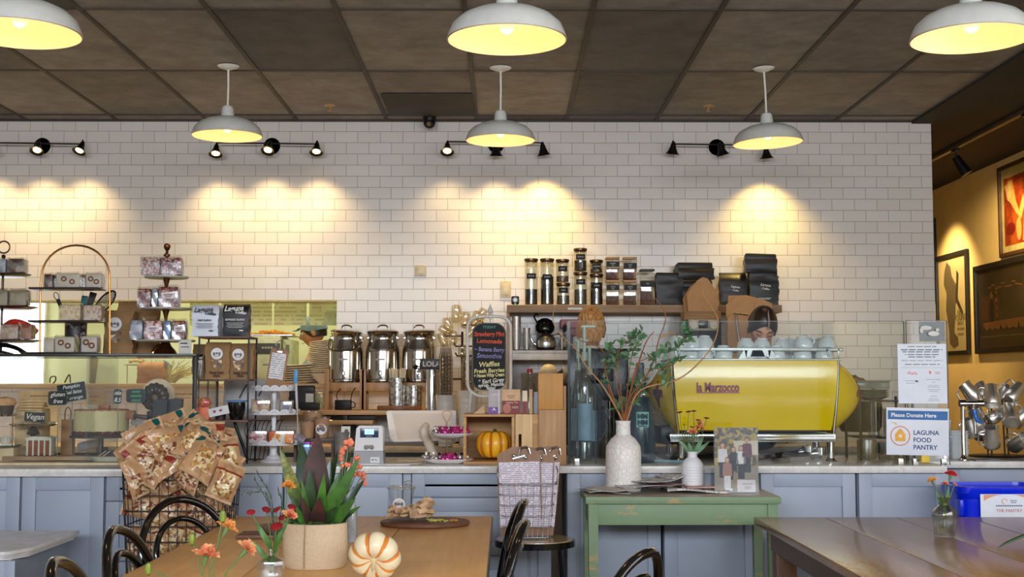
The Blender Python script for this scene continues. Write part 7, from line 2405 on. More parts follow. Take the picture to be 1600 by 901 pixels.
for z,r in zip(zsA,(42,53,60)):
 MB().lathe([(.0001,z-.012),(r*ks*.8,z-.012),(r*ks,z-.003),(r*ks*1.0,z),(.0001,z-.004)],40).build('tray',DKB,t)
ztA=at(0,398,YA).z-TOPC
MB().tube([(0,0,0),(0,0,ztA)],.006,10).lathe([(.0001,0),(.06,0),(.06,.006),(.01,.02),(.0001,.02)],24).ball((0,0,ztA-.008),.011,0,10).build('pole',DKB,t)
zr_=at(0,386,YA).z-TOPC
MB().tube([(.030*math.cos(q*PI/12),0,zr_+.030*math.sin(q*PI/12))for q in range(24)],.004,8,closed=True).build('ring_handle',BRZ,t)
Z=[TOPC+z+.001 for z in zsA]
yA=YA-.05
on_tier(26,403,Z[0],26,DKC,'dark chocolate pack on the top tray at the left frame edge',y=yA)
on_tier(5,403,Z[0],12,BLUW,'blue grey pack on the top tray at the left frame edge',y=yA)
on_tier(31,451,Z[1],27,GRNC,'grey green pack, right on the middle tray at the left edge',y=yA)
on_tier(4,451,Z[1],22,GRNC,'grey green pack, left on the middle tray at the left edge',y=yA)
on_tier(18,505,Z[2],30,mottled('white_wrapped',[(.2,(214,210,204)),(.5,(160,120,90)),(.8,(230,226,220))],16,.3,'noise'),'white wrapped pack on the lowest tray at the left edge',y=yA)
on_tier(45,505,Z[2],18,REDC,'brown red bar pack on the lowest tray at the left edge',y=yA)
a=at(22,502,6.9)
tag(MB().tube(SP([(-.07,0,.02),(-.02,-.01,.035),(.04,0,.02),(.10,0,-.01)],5),[.012+.012*math.sin(i/16*PI)for i in range(16)],8).build('red_pouch',M('red_plastic',(214,50,36),.35),loc=(at(24,495,YA+.05).x,YA+.08,Z[1]-.115)),'bright red pouch behind the lowest tray at the left edge','pouch')
tag(MB().grid(lambda i,j:(-.12+.24*i,-.06+.12*j,.055*math.sin(PI*i)**.6*(.6+.4*math.sin(PI*j))),16,8).grid(lambda i,j:(-.12+.24*i,-.06+.12*j,0),16,8).build('black_hat',M('glossy_black_cap',(24,24,26),.2),loc=(at(0,552,6.28).x,6.29,TOPC)),'glossy black rounded object on the case at the left frame edge','hat')
KB=M('kraft_bag_brown',(150,116,78),.75,bump=.2,scale=9)
def granola(u0,u1,vt,y,z0,label,seed,text_=True,group='kraft granola bags with round script stickers',sticker_u=.4,d=.07):
 a,b_=at(u0,vt,y),at(u1,vt,y)
 w_=b_.x-a.x
 H=a.z-z0
 t=gusset_bag('granola_bag',w_,d,H,[KB],label,((a.x+b_.x)/2,y+d/2,z0),0,'paper bag',group,'crimp',seed)
 yf=-d/2*1.22
 rr=w_*.24
 cx_=w_*(sticker_u-.5)
 cz_=H*.68
 zlean=lambda z:yf+.0
 n=24
 s_=MB().add([(cx_+rr*math.cos(2*PI*k/n),yf-.006,cz_+rr*math.sin(2*PI*k/n))for k in range(n)]+[(cx_+rr*math.cos(2*PI*k/n),yf+.004,cz_+rr*math.sin(2*PI*k/n))for k in range(n)],[tuple(range(n))]+[(k,(k+1)%n,n+(k+1)%n,n+k)for k in range(n)],0,False)
 for k in range(3):
  s_.ball((cx_+(k-1)*rr*.45,yf-.0065,cz_+rr*(.08 if k%2 else-.02)),(rr*.22,.0008,rr*(.2 if k%2 else .32)),1,8)
 s_.box((cx_,yf-.0065,cz_-rr*.4),(rr*.9,.0008,rr*.1),1)
 s_.build('round_sticker',[M('white_sticker',(226,224,224),.4),M('script_ink',(110,104,112),.5)],t)
 wv_=MB().prism([(cx_-rr*.9,cz_-rr*1.1),(cx_+rr*.9,cz_-rr*1.1),(cx_+rr*.7,cz_-rr*2.3),(cx_+rr*.2,cz_-rr*2.7),(cx_-rr*.6,cz_-rr*2.2)],yf-.004,yf+.004)
 wv_.build('window',mottled('granola_clusters',[(0,(120,80,44)),(.3,(200,164,110)),(.6,(90,60,36)),(.8,(222,200,160))],50,.4,coat=.4),t)
 if text_:
  MB().text('Sweet Grain',.021,MT((0,yf-.004,H*.17))@FRONT,0,.0006,bold=.0005,squeeze=w_/.18).text('CEREAL',.016,MT((0,yf-.004,H*.08))@FRONT,0,.0006,bold=.0005,squeeze=w_/.18).build('lettering',M('dark_brown_ink',(62,44,30),.6),t)
 return t
granola(163,208,484,6.50,TOPC,'kraft bag with round sticker left of the bronze stand',21,False)
gusset_bag('granola_bag',60*6.62/F_PX,.08,at(225,470,6.62).z-TOPC,[KB],'plain kraft bag behind the bronze stand',(at(215,500,6.62).x,6.64,TOPC),0,'paper bag',None,'crimp',33)
t=thing('table_lamp','small brown bell shaped lamp with tiny lit beads under the bronze stand','lamp',(at(292,552,6.5).x-.13,6.52,TOPC))
MB().lathe([(.0001,0),(.03,0),(.03,.004),(.008,.012),(.008,.03),(.0001,.03)],20).build('foot',BRZ,t)
MB().lathe([(.055,.014),(.050,.03),(.035,.048),(.018,.056),(.0001,.058)],24).build('lamp_shade',M('brown_shade',(96,50,26),.5),t)
for k in range(5):
 MB().ball((-.03+.015*k,-.055,.010+.003*(k%2)),.0045,0,8).build('bead',M('lit_bead',(255,200,130),.3,emit=6.0),t)
a,b_=at(279,548,6.3),at(299,531,6.3)
tag(MB().span((a.x,6.3,TOPC),(b_.x,6.304,b_.z),0,.001).box(((a.x+b_.x)/2-.005,6.299,b_.z-.016),(.035,.001,.006),1).box(((a.x+b_.x)/2,6.299,b_.z-.034),(.04,.001,.004),1).build('info_card',[M('pale_grey_card',(206,204,198),.5),M('black_letter',(30,30,32),.5)]),'small grey info card on the case near the coffee bag rack','card')
#black rack with coffee bags right of the case
YR=6.30
a,b_=at(303,640,YR),at(387,640,YR)
t=thing('bag_rack','narrow black steel rack with brown wooden shelves beside the pastry case','rack',((a.x+b_.x)/2+.01,YR,ZC))
xc_=(a.x+b_.x)/2+.01
w_=(b_.x-a.x)/2-.01
zz=[at(340,v,YR).z-ZC for v in(525,592,656)]
for sx in(-1,1):
 for yy in(0,.20):
  MB().span((sx*w_-.004,yy,0),(sx*w_+.004,yy+.008,zz[0]-.008),0,.001).build('post',BKF,t)
RWD=wood('red_brown_shelf',(84,46,32),(112,66,46),axis='x',scale=3,rough=.45)
for z in zz:
 MB().span((-w_-.004,-.006,z-.010),(w_+.004,.214,z),0,.002).build('shelf',RWD,t)
MB().tube([(-w_*.35,.10,zz[2]-.011),(-w_*.1,.10,.02)],.010,8).tube([(w_*.3,.10,zz[2]-.011),(w_*.85,.10,.02)],.008,8).build('brace',BKF,t)
WBG=M('white_blue_bag',(214,222,234),.4,0,var=.02,bump=.1)
for i,(u0,u1,vt,mt,l)in enumerate(((300,342,476,WBG,'white coffee bag with black script on top of the black rack'),(348,389,474,BAGK,'black coffee bag with white script on top of the black rack'))):
 A,B=at(u0,vt,YR+.02),at(u1,vt,YR+.02)
 ww=B.x-A.x
 z0=ZC+zz[0]+.001
 HH=A.z-z0
 if i==0:
  gusset_bag('coffee_bag',ww,.05,HH*.99,[mt],'second white coffee bag behind the first on top of the rack',((A.x+B.x)/2+.014,YR+.145,z0),0,'coffee bag',None,'crimp',45)
 t=gusset_bag('coffee_bag',ww*.97,.07,HH,[mt],l,((A.x+B.x)/2,YR+.055,z0),0,'coffee bag',None,'crimp',40+i)
 mb=MB()
 yy=-.07/2*1.22-.006
 for s_,sz_,dx,dz in(('Laguna',.034,-.008,.84),('Coffee',.020,.026,.72)):
  mb.text(s_,sz_,MT((dx,yy+.0,HH*dz))@MR(R(8 if dz<.8 else-3),4,'Y')@FRONT,0,.0008,shear=.4,bold=.0008)
 mb.text('DRIP BLEND' if i==0 else 'ESPRESSO BLEND',.0125,MT((0,yy,HH*.50))@FRONT,0,.0006,bold=.0003)
 for k in range(4):
  mb.box((0,yy,HH*(.40-.045*k)),(ww*(.66-.1*(k%2)),.0008,.0018),0)
 mb.box((ww*.24,yy,HH*.17),(.020,.0008,.006),0)
 mb.build('lettering',M('bag_ink_dark',(50,54,62),.5)if i==0 else M('bag_ink_white',(222,220,216),.5),t)
z0=ZC+zz[1]+.001
granola(321,359,534,YR+.01,z0,'kraft cereal bag with round sticker, left on the rack middle shelf',22,sticker_u=.5)
granola(358,396,536,YR+.035,z0,'kraft cereal bag with round sticker, right on the rack middle shelf',23,sticker_u=.4)
gusset_bag('granola_bag',30*YR/F_PX,.06,at(320,536,YR).z-z0,[KB],'darker kraft bag at the back left of the rack middle shelf',(at(314,560,YR+.12).x,YR+.165,z0),0,'paper bag',None,'crimp',24)
z0=ZC+zz[2]+.001
OR=M('orange_card_box',(232,130,90),.5)
A=at(309,656,YR)
t=thing('candy_box','small orange box with wrapped sweets on the lower rack shelf','box',(A.x,YR+.01,z0))
MB().span((0,0,0),(.052,.05,at(316,636,YR).z-z0),0,.006).build('carton',OR,t)
MB().ball((.026,.025,.085),(.034,.028,.026),0,14).build('sweets',mottled('wrapped_mix',[(0,(214,120,110)),(.3,(230,200,190)),(.6,(180,190,190)),(.8,(240,160,90))],60,.25,metal=.3),t)
A=at(366,655,YR)
t=thing('black_cup','black mug with a pale blue lid on the lower rack shelf','mug',(A.x,YR+.05,z0))
MB().lathe([(.0001,0),(.030,0),(.044,.05),(.044,.085),(.038,.086),(.0001,.08)],26).build('mug_body',M('black_glaze',(16,16,18),.1,coat=.5),t)
MB().lathe([(.0001,.087),(.050,.087),(.052,.094),(.0001,.097)],26).build('lid',M('sky_blue_lid',(100,150,204),.4),t)
tag(MB().box((0,0,0),(.10,.004,.042),0,(0,R(-12),0),.001).box((-.02,-.003,-.002),(.012,.001,.012),1).box((.01,-.003,.004),(.014,.001,.010),1,(0,R(-12),0)).build('tag_card',[M('white_tag2',(214,212,214),.5),M('dark_red_print',(140,60,60),.6)],loc=(at(342,642,YR).x,YR-.004,at(342,642,YR).z)),'white printed tag hanging in front of the black mug','tag')
tag(MB().lathe([(.0001,0),(.026,0),(.030,.06),(.0001,.062)],20).build('dark_tub',M('dark_tub',(60,46,44),.5),loc=(at(343,655,YR+.06).x,YR+.08,z0)),'small dark tub behind the white tag on the lower rack shelf','tub')
A=at(378,620,6.72)
t=thing('storage_tin','large grey white tin with black script behind the rack and cake stand','tin',(A.x+.04,6.78,CT_Z+.001))
zt5=at(378,592,6.72).z-CT_Z
MB().lathe([(.0001,0),(.145,0),(.15,.01),(.15,zt5-.02),(.14,zt5),(.0001,zt5)],40,0,None,(1,.5)).build('tin_body',M('grey_white_tin',(192,192,196),.4),t)
MB().tube([(-.05,-.078,zt5-.10),(-.03,-.079,zt5-.06),(-.01,-.08,zt5-.03)],.003,6).tube([(.05,-.078,zt5-.09),(.07,-.076,zt5-.05),(.085,-.074,zt5-.03)],.003,6).build('script_mark',M('black_letter',(30,30,32),.5),t)
A=at(405,690,6.80)
t=thing('wire_basket','dark curly wire basket behind the white cake stand','basket',(at(412,700,6.62).x,6.66,CT_Z+.001))
for k in range(9):
 x=-.09+.022*k
 MB().tube(SP([(x,-.05,0),(x+.012,-.055,.08),(x-.006,-.055,.15),(x+.008,-.05,.20)],4),.0022,6).build('wire',IR if 'IR' in globals()else BLK,t)
MB().tube([(-.10,-.05,.20),(.10,-.05,.20)],.003,6).tube([(-.10,-.05,.003),(.10,-.05,.003)],.003,6).build('rim',IR,t)
#tall wire basket of snack bags
YSB=5.72
KRS=M('glossy_kraft',(192,150,110),.24,0,bump=.12,scale=14,coat=.15)
CHIPW=mottled('chip_window',[(0,(226,198,136)),(.25,(206,160,92)),(.45,(150,96,56)),(.6,(236,220,176)),(.8,(186,136,84))],52,.22,coat=.7,bump=.3)
CHIPW2=mottled('granola_window',[(0,(140,86,54)),(.3,(186,138,94)),(.55,(220,196,160)),(.8,(130,66,44))],60,.22,coat=.7,bump=.3)
TEALM=M('dark_teal_band',(16,84,82),.4,coat=.2)
WHB=M('seal_kraft_edge',(196,160,120),.4)
REDB=M('brick_red_band',(140,50,36),.45)
BH=at(285,722,YSB).z
bx0,bx1=at(203,760,YSB).x,at(368,760,YSB).x
cxb,hwb=(bx0+bx1)/2,(bx1-bx0)/2
t=thing('snack_basket','tall black wire basket heaped with kraft snack bags before the pastry case','basket',(cxb,5.72,0))
WIR=M('dark_wire',(70,64,60),.35,.8)
hd=.17
def bring(z,f=1.0,r=.0022):
 w_,d_=hwb*f,hd*f
 pts=[(x,y,z)for x,y in rrect(w_,d_,.05,4)]
 return pts
for i in range(15):
 z=.04+(BH-.04)*i/14
 f=.80+.20*i/14
 MB().tube(bring(z,f),.0028 if 0<i<14 else .0048,6,closed=True).build('hoop',WIR,t)
mb=MB()
for k,((x0_,y0_),(x1_,y1_))in enumerate(zip(rrect(hwb*.8,hd*.8,.05,4),rrect(hwb,hd,.05,4))):
 mb.tube([(x0_,y0_,.04),(x1_,y1_,BH)],.0022,5)
for k in range(1,9):
 f=-1+2*k/9
 for s in(-1,1):
  mb.tube([(f*(hwb-.05)*.8,s*hd*.8,.04),(f*(hwb-.05),s*hd,BH)],.0022,5)
for k in range(1,5):
 f=-1+2*k/5
 for s in(-1,1):
  mb.tube([(s*hwb*.8,f*(hd-.05)*.8,.04),(s*hwb,f*(hd-.05),BH)],.0022,5)
mb.build('upright_wires',WIR,t)
MB().tube([(x,y,.006)for x,y in rrect(hwb*.78,hd*.78,.05,4)],.006,6,closed=True).span((-hwb*.75,-.004,.03),(hwb*.75,.004,.038)).build('base',WIR,t)
def snackbag(mats,seed,W_=.17,H_=.235,style=0):
 rr=random.Random(seed)
 ph=[rr.uniform(0,6)for _ in range(6)]
 def thick(i,j):
  a=max(0,math.sin(PI*i))**.6*max(0,math.sin(PI*min(1,max(0,(j-.06)/.88))))**.6
  return a
 def fn(s):
  def g(i,j):
   x=(i-.5)*W_*(1-.05*math.sin(PI*j))
   z=j*H_
   th=.046*thick(i,j)
   cr=.009*math.sin(13*i+ph[0]+7*j)*math.sin(11*j+ph[1])+.007*math.sin(23*i*j+ph[2])+.003*math.sin(31*i+17*j)
   y=s*(th+cr*(1 if th>.001 else .2))+.010*math.sin(3*j+ph[3])+.006*math.sin(4*i+ph[4])
   return(x,y,z)
  return g
 def mf(i,j):
  if j>.955 or j<.035:
   return 3
  if style==0:
   if j>.80:
    return 2 if(i>.62 or i<.2)else 0
   if .14<j<.66 and .2<i<.8:
    return 1
   return 0
  if style==1:
   return 1 if(.12<j<.72 and .12<i<.88)else(2 if .72<j<.80 else 0)
  return 2 if(j>.82 and i>.5)else(0 if j>.6 or i<.12 or i>.9 else 1)
 mb=MB()
 mb.grid(fn(-1),14,18,0,None,mf)
 mb.grid(lambda i,j:fn(1)(i,j),14,18,0,None,lambda i,j:3 if(j>.955 or j<.035)else 0)
 return mb
protos=[]
for sidx,(mats,st_)in enumerate((([KRS,CHIPW,TEALM,WHB],0),([KRS,CHIPW2,REDB,WHB],0),([KRS,CHIPW,REDB,WHB],1),([KRS,CHIPW2,TEALM,WHB],2))):
 protos.append((snackbag(mats,50+sidx,style=st_),mats))
hand=[(318,716,5.52,38,-14,8,.95,0,'big kraft snack bag with a shiny window in front at the heap top'),(262,690,5.60,80,-10,0,.86,0,'kraft snack bag lying across the heap centre'),(228,684,5.66,66,-12,0,.86,0,'kraft snack bag at the upper left of the heap'),(262,668,5.80,70,-8,0,.86,0,'kraft snack bag leaning right at the very top of the heap'),(310,672,5.78,-58,-8,0,.86,0,'kraft snack bag leaning left at the top right of the heap'),(352,716,5.64,-10,-8,-18,.9,2,'upright snack bag of pale crisps at the right of the heap'),(340,694,5.72,14,-10,-6,.86,2,'upright snack bag of yellow crisps behind the right one'),(226,714,5.55,-40,-16,10,.86,1,'kraft snack bag leaning left at the left front of the heap'),(210,700,5.68,44,-10,20,.8,0,'kraft snack bag folded over the left basket rim'),(276,706,5.57,74,-14,0,.86,3,'kraft snack bag squeezed under the crosswise one'),(246,732,5.53,20,-10,0,.8,1,'kraft snack bag with red print just over the rim at the left'),(290,742,5.52,-70,-10,0,.8,3,'kraft snack bag lying flat just over the rim centre'),(352,752,5.55,24,-10,-10,.8,2,'crisp filled snack bag bulging over the right rim'),(296,690,5.68,55,-10,0,.86,0,'kraft snack bag between the crosswise one and the big one'),(216,744,5.54,-20,-10,10,.8,3,'dark filled snack bag at the left rim corner'),]
BG=None
bagp={}
def put_bag(style,loc,rot,s,label,group):
 if style not in bagp:
  mb,mats=protos[style]
  o=MB()
  o.v,o.f,o.mi,o.sm=[p.copy()-Vector((0,0,.118))for p in mb.v],list(mb.f),list(mb.mi),list(mb.sm)
  r_=o.build('snack_bag',mats,loc=loc,rot=rot,sharp=60)
  r_.scale=(s,s,s)
  tag(r_,label,'snack bag',group)
  bagp[style]=r_
  return r_
 r_=bagp[style].copy()
 COL.objects.link(r_)
 r_.location,r_.rotation_euler,r_.scale=loc,rot,(s,s,s)
 r_['label']=label
 if group:
  r_['group']=group
 elif 'group' in r_:
  del r_['group']
 return r_
for(u,v,y,tl,le,tu,s,st_,l)in hand:
 p=at(u,v,y)
 tu,le=tu+34*math.sin(u*3.7),le-16*math.cos(v*2.3)
 e=(MR(R(tu),3,'Z')@MR(R(le),3,'X')@MR(R(tl),3,'Y')).to_euler()
 put_bag(st_,(p.x,y,p.z),e,s*.9,l,'kraft snack bags heaped over the basket rim')
rb=random.Random(9)
for k in range(22):
 f=rb.uniform(-1,1)
 p=at(285+72*f,690+22*abs(f)+rb.uniform(-14,30),5.62)
 e=(MR(R(rb.uniform(-50,50)),3,'Z')@MR(R(rb.uniform(-45,15)),3,'X')@MR(R(rb.uniform(-90,90)),3,'Y')).to_euler()
 put_bag(rb.choice([0,1,2,3]),(p.x,5.60+rb.uniform(-.05,.16),p.z),e,.72,'kraft snack bag wedged between the larger ones in the heap','kraft snack bags wedged in the heap')
for lay in range(7):
 z=.14+lay*(BH-.16)/6.4
 f=.80+.20*(z/BH)
 n=5
 for k in range(n):
  x=cxb+(-.5+(k+.5)/n)*2*hwb*f*.86
  for(yy,front)in((5.72-hd*f*.66,True),(5.80,False)):
   if not front and lay not in(5,6):
    continue
   tl=rb.uniform(-75,75)
   e=(MR(R(rb.uniform(-18,18)),3,'Z')@MR(R(rb.uniform(-14,4)),3,'X')@MR(R(tl),3,'Y')).to_euler()
   put_bag(rb.choice([0,1,2,3,2,1]),(x,yy+rb.uniform(-.012,.012),z+rb.uniform(-.02,.02)),e,.62,'kraft snack bag with a see-through front packed inside the tall wire basket','kraft snack bags packed inside the wire basket')
#kitchen behind the hatch
YKD=9.55
CARD=printed('kitchen_order_sheet',(206,206,156),(178,180,134),.03,.45,word=26)
zh0=at(400,508,YKD).z
for i,(u0,u1)in enumerate(((296,342),(345,425),(428,479),(483,540),(240,293),(150,236),(80,146))):
 a,b_=at(u0,508,YKD),at(u1,466,YKD)
 if u0<290:
  continue
 o=MB().span((a.x,YKD,zh0),(b_.x,YKD+.012,CE-.025),0,.002)
 tag(o.build('shelf_panel',CARD),'pale green kitchen cupboard panel with notes, '+['left one above the coffee bags','widest one above the oven','above the cook\'s face','rightmost one above the cook'][i],'panel','note covered panels seen through the hatch')
a=at(493,470,YKD-.03)
tag(MB().ball((0,0,0),(.03,.02,.02),0,12).build('black_dome',BLK,loc=(a.x,YKD-.015,at(493,469,YKD).z+.0)),'small black dome under the hatch top','dome')
tag(MB().span((at(507,495,YKD).x,YKD-.012,zh0+.0),(at(524,495,YKD).x,YKD-.002,at(500,488,YKD).z)).build('green_note',M('greyish_note',(168,170,132),.6)),'grey green note pinned on the rightmost kitchen panel','note')
YO=9.30
a,b_=at(386,600,YO),at(438,525,YO)
t=thing('oven','white kitchen oven with a dark control strip seen through the hatch','oven',(a.x,YO,.8))
w_=at(438,525,YO).x-a.x
H=b_.z-.8
MB().span((0,0,0),(w_,.42,H),0,.01).build('body',M('cream_oven',(226,222,180),.35),t)
MB().span((0,-.012,at(0,553,YO).z-.8),(w_,0,at(0,536,YO).z-.8),0,.002).build('control_strip',M('dark_strip',(70,66,56),.4),t)
for k in range(4):
 MB().cyl((w_*(.48+.09*k),-.012,at(0,543,YO).z-.8),(w_*(.48+.09*k),-.022,at(0,543,YO).z-.8),.008,.008,10).build('knob',M('pale_knob',(180,176,150),.4),t)
MB().span((.005,-.01,at(0,590,YO).z-.8),(w_-.005,0,at(0,558,YO).z-.8),0,.004).build('door',M('cream_oven_door',(216,212,168),.3),t)
MB().tube([(w_*.5,-.03,at(0,569,YO).z-.8),(w_*.95,-.03,at(0,567,YO).z-.8)],.008,8).build('door_handle',STEEL,t)
t=thing('oven','side of a pale green vented oven right of the white one','oven',(at(440,600,YO).x,YO+.02,.8))
w2_=at(455,600,YO).x-at(440,600,YO).x
MB().span((0,0,0),(w2_,.32,at(0,530,YO).z-.8),0,.01).build('body',M('green_grey_side',(196,200,150),.4),t)
MB().span((w2_*.3,-.004,at(0,552,YO).z-.8),(w2_*.7,0,at(0,538,YO).z-.8)).build('vent',M('vent_dark',(120,120,90),.5),t)
t=thing('chip_tray','metal tray heaped with orange fried food on top of the oven','tray',(at(418,524,YO).x,YO+.2,.8+H+.001))
MB().span((-.17,-.16,0),(.17,.16,.008),0,.003).span((-.175,-.165,.006),(.175,-.155,.014)).build('tray_sheet',STEEL,t)
mb=MB()
for k in range(150):
 x,y_=rb.uniform(-.15,.15),rb.uniform(-.14,.14)
 mb.box((x,y_,.014+.032*(1-abs(x)/.16)*rb.random()),(.030,.012,.012),0,(rb.uniform(-.5,.5),rb.uniform(-.4,.4),rb.uniform(0,3)),.003)
o=mb.build('fried_chips',M('orange_fried',(240,160,40),.5))
o.location=(at(418,524,YO).x,YO+.2,.8+H+.006)
tag(o,'orange fried chips heaped on the tray above the oven','chips',None,'stuff')
PLM=M('cream_stack_plate',(240,228,204),.4,var=.03)
ub,y=511,YW-.10
SZL=OZ0+.001
yps=YW+.02
for(u,n,vt,r0,base,l,grp,tilt)in((511,17,532,30,570,'cream oval plate in the tall stack beside the left milk can','cream plates in the tall stack at the hatch',4),(460,8,571,36,594,'cream plate in the low stack left of the tall one','cream plates in the low stack at the hatch',2)):
 rr=r0*yps/F_PX
 z1=at(u,vt,yps).z
 z0=SZL if n<10 else at(u,582,yps).z
 pr_=None
 for k in range(n):
  z=z0+(z1-z0-.01)*k/(n-1)
  dx=.008*math.sin(k*.5)
  if pr_ is None:
   pr_=MB().lathe([(.0001,0),(rr*.6,0),(rr*.97,.010),(rr,.012),(rr*.97,.014),(rr*.6,.004),(.0001,.004)],32,0,None,(1,.75)).build('plate',PLM,loc=(at(u,vt,yps).x+dx,yps,z),rot=(0,R(-tilt),0))
   tag(pr_,l,'plate',grp)
  else:
   dup(pr_,(at(u,vt,yps).x+dx,yps,z),rot=(0,R(-tilt-.2*k),0))
a=at(511,590,yps)
tag(MB().lathe([(.0001,0),(.07,0),(.125,at(0,582,yps).z-SZL-.004),(.0001,at(0,582,yps).z-SZL-.002)],32,0,None,(1,.75)).build('cream_bowl',PLM,loc=(a.x,yps,SZL)),'cream bowl under the tall stack of plates at the hatch','bowl')
o=MB().prism([(-.04,0),(.05,0),(.01,.10)],0,.05).build('dark_cone',M('dark_grey_cone',(76,70,62),.5),loc=(at(484,590,8.46).x,YW-.02,SZL))
tag(o,'dark pointed napkin holder between the two plate stacks','holder')
A=at(502,612,8.3)
tag(MB().lathe([(.0001,0),(.045,0),(.05,.01),(.05,.095),(.045,.10),(.0001,.10)],26).build('patterned_jar',mottled('hexagon_pattern',[(0,(190,186,140)),(.5,(214,206,160)),(.8,(150,156,120))],45,.3,bump=.3),loc=(A.x,8.30,ZL+.012)),'round jar with a honeycomb pattern left of the oak stands','jar')
tag(MB().lathe([(.0001,0),(.056,0),(.056,.010),(.0001,.010)],26).build('jar_coaster',LEDGE,loc=(A.x,8.30,ZL+.001)),'wooden coaster under the honeycomb pattern jar','coaster')
gusset_bag('coffee_bag',.16,.09,at(470,606,8.25).z-ZL-.02,[BAGK],'black coffee bag on the back shelf left of the honeycomb jar',(at(472,620,8.25).x,8.27,ZL+.001),0,'coffee bag',None,'fold',61)
tag(MB().span((0,0,0),(.05,.003,.055)).build('bag_tag',M('white_tag',(226,220,206),.5),loc=(at(478,620,8.2).x,8.19,at(478,628,8.2).z)),'white label on the black bag left of the honeycomb jar','label')
tag(MB().span((0,0,0),(.20,.06,.045),0,.004).build('black_tray',BLK,loc=(at(448,637,8.1).x,8.1,ZL+.001)),'black shallow box on the back shelf behind the tubs','box')
a=at(132,560,YK-.2)
tag(MB().prism([(0,0),(.06,.0),(.03,-.30),(0,-.34)],0,.03).build('wall_bracket',M('brown_bracket',(120,104,60),.5),loc=(a.x,YK-.05,at(132,556,YK-.1).z)),'brown tapered shelf bracket on the green kitchen wall','bracket')
for i,(pts,l)in enumerate((([(78,596),(79,588),(86,586),(87,592),(83,597)],'dark wire hook at the left on the kitchen sill'),([(101,596),(106,586),(109,584),(110,596)],'thin wire loop right of the dark hook on the kitchen sill'))):
 P3=[at(u,v,YW+.1)for u,v in pts]
 c=P3[0].copy()
 tag(MB().tube(SP([q-c for q in P3],4),.005,6).build('wire_hook',M('dark_wire2',(90,84,50),.4,.5),loc=(c.x,c.y,SZL+.004)),l,'hook')
A=at(235,590,8.75)
gusset_bag('kitchen_bag',.17,.10,at(237,565,8.62).z-SZL,[KR],'kraft bag on the hatch sill behind the right part of the case',(at(237,590,8.62).x,8.62,SZL),0,'paper bag',None,'crimp',71)
mb=MB()
for k in range(60):
 a0=rb.uniform(-.4,1.3)
 L_=rb.uniform(.10,.24)
 p0=Vector((rb.uniform(-.05,.05),rb.uniform(-.02,.02),rb.uniform(0,.02)))
 p1=p0+Vector((math.sin(a0)*L_,rb.uniform(-.04,.04),abs(math.cos(a0))*L_*.75))
 mb.tube([p0,(p0+p1)/2+Vector((0,0,.015)),p1],.0028,5)
o=mb.build('dried_grass',M('dried_stems',(206,194,120),.6))
o.location=(at(262,597,8.62).x,8.62,SZL)
tag(o,'pale dried grass stems on the hatch sill at the right of the case','dried grass',None,'stuff')
tag(MB().prism([(-.05,0),(.04,.0),(.055,.12),(.0,.16),(-.03,.10)],0,.02).build('blue_white_cloth',M('pale_blue_cloth',(186,202,216),.7),loc=(at(256,590,8.7).x,8.69,SZL)),'pale blue folded cloth behind the dried grass','cloth')
t=thing('wire_tray','pale green two level tray on the hatch sill left of the kraft bag','tray',(at(210,597,8.64).x,8.64,SZL))
MB().span((-.06,-.04,.12),(.06,.04,.13),0,.003).build('tray_top',M('pale_green_tray',(190,196,140),.4),t)
for x in(-.05,.05):
 MB().cyl((x,0,0),(x,0,.12),.004,.004,6).build('leg',M('pale_green_tray',(190,196,140),.4),t)
mb=MB()
for k in range(12):
 mb.ball((rb.uniform(-.05,.05),rb.uniform(-.03,.03),.142+rb.uniform(0,.02)),(.016,.012,.012),0,8)
tag(mb.build('bread_rolls',M('pale_roll',(224,204,140),.6),loc=(at(210,597,8.64).x,8.64,SZL)),'small pale bread pieces heaped on the green tray','bread',None,'stuff')
#plants and flowers
LF={'dark':M('dark_green_leaf',(34,58,28),.35,0,var=.3,coat=.2),'mid':M('mid_green_leaf',(62,104,38),.4,0,var=.25),'lime':M('yellow_green_leaf',(122,142,48),.4,0,var=.2),'blotch':mottled('croton_leaf',[(.3,(40,66,28)),(.5,(74,96,36)),(.62,(150,140,60)),(.75,(50,80,34))],22,.35,'noise',coat=.2),'maroon':mottled('maroon_leaf',[(.3,(44,30,24)),(.5,(62,34,28)),(.7,(84,38,32))],18,.6,'noise'),'sage':M('sage_leaf',(92,130,92),.45,0,var=.2)}
TWIG=M('red_brown_twig',(146,88,52),.6,bump=.1)
GST=M('green_stem',(96,122,70),.5)
def leaf(mb,a,b_,w,sag=.1,side=(0,0,1),m=0,fold=.25,n=8):
 a,b_=Vector(a),Vector(b_)
 d=b_-a
 L=d.length
 t=d.normalized()
 up=Vector(side)
 s=t.cross(up)
 s=s.normalized()if s.length>1e-4 else Vector((1,0,0))
 nn=s.cross(t).normalized()
 vs,fs=[],[]
 for i in range(n+1):
  f=i/n
  ww=w/2*math.sin(PI*f**.75)**.8
  c=a+d*f+nn*(sag*L*math.sin(PI*f)*.6)
  vs+=[c-s*ww+nn*ww*fold,c,c+s*ww+nn*ww*fold]
 for i in range(n):
  k=i*3
  fs+=[(k,k+1,k+4,k+3),(k+1,k+2,k+5,k+4)]
 return mb.add(vs,fs,m,True)
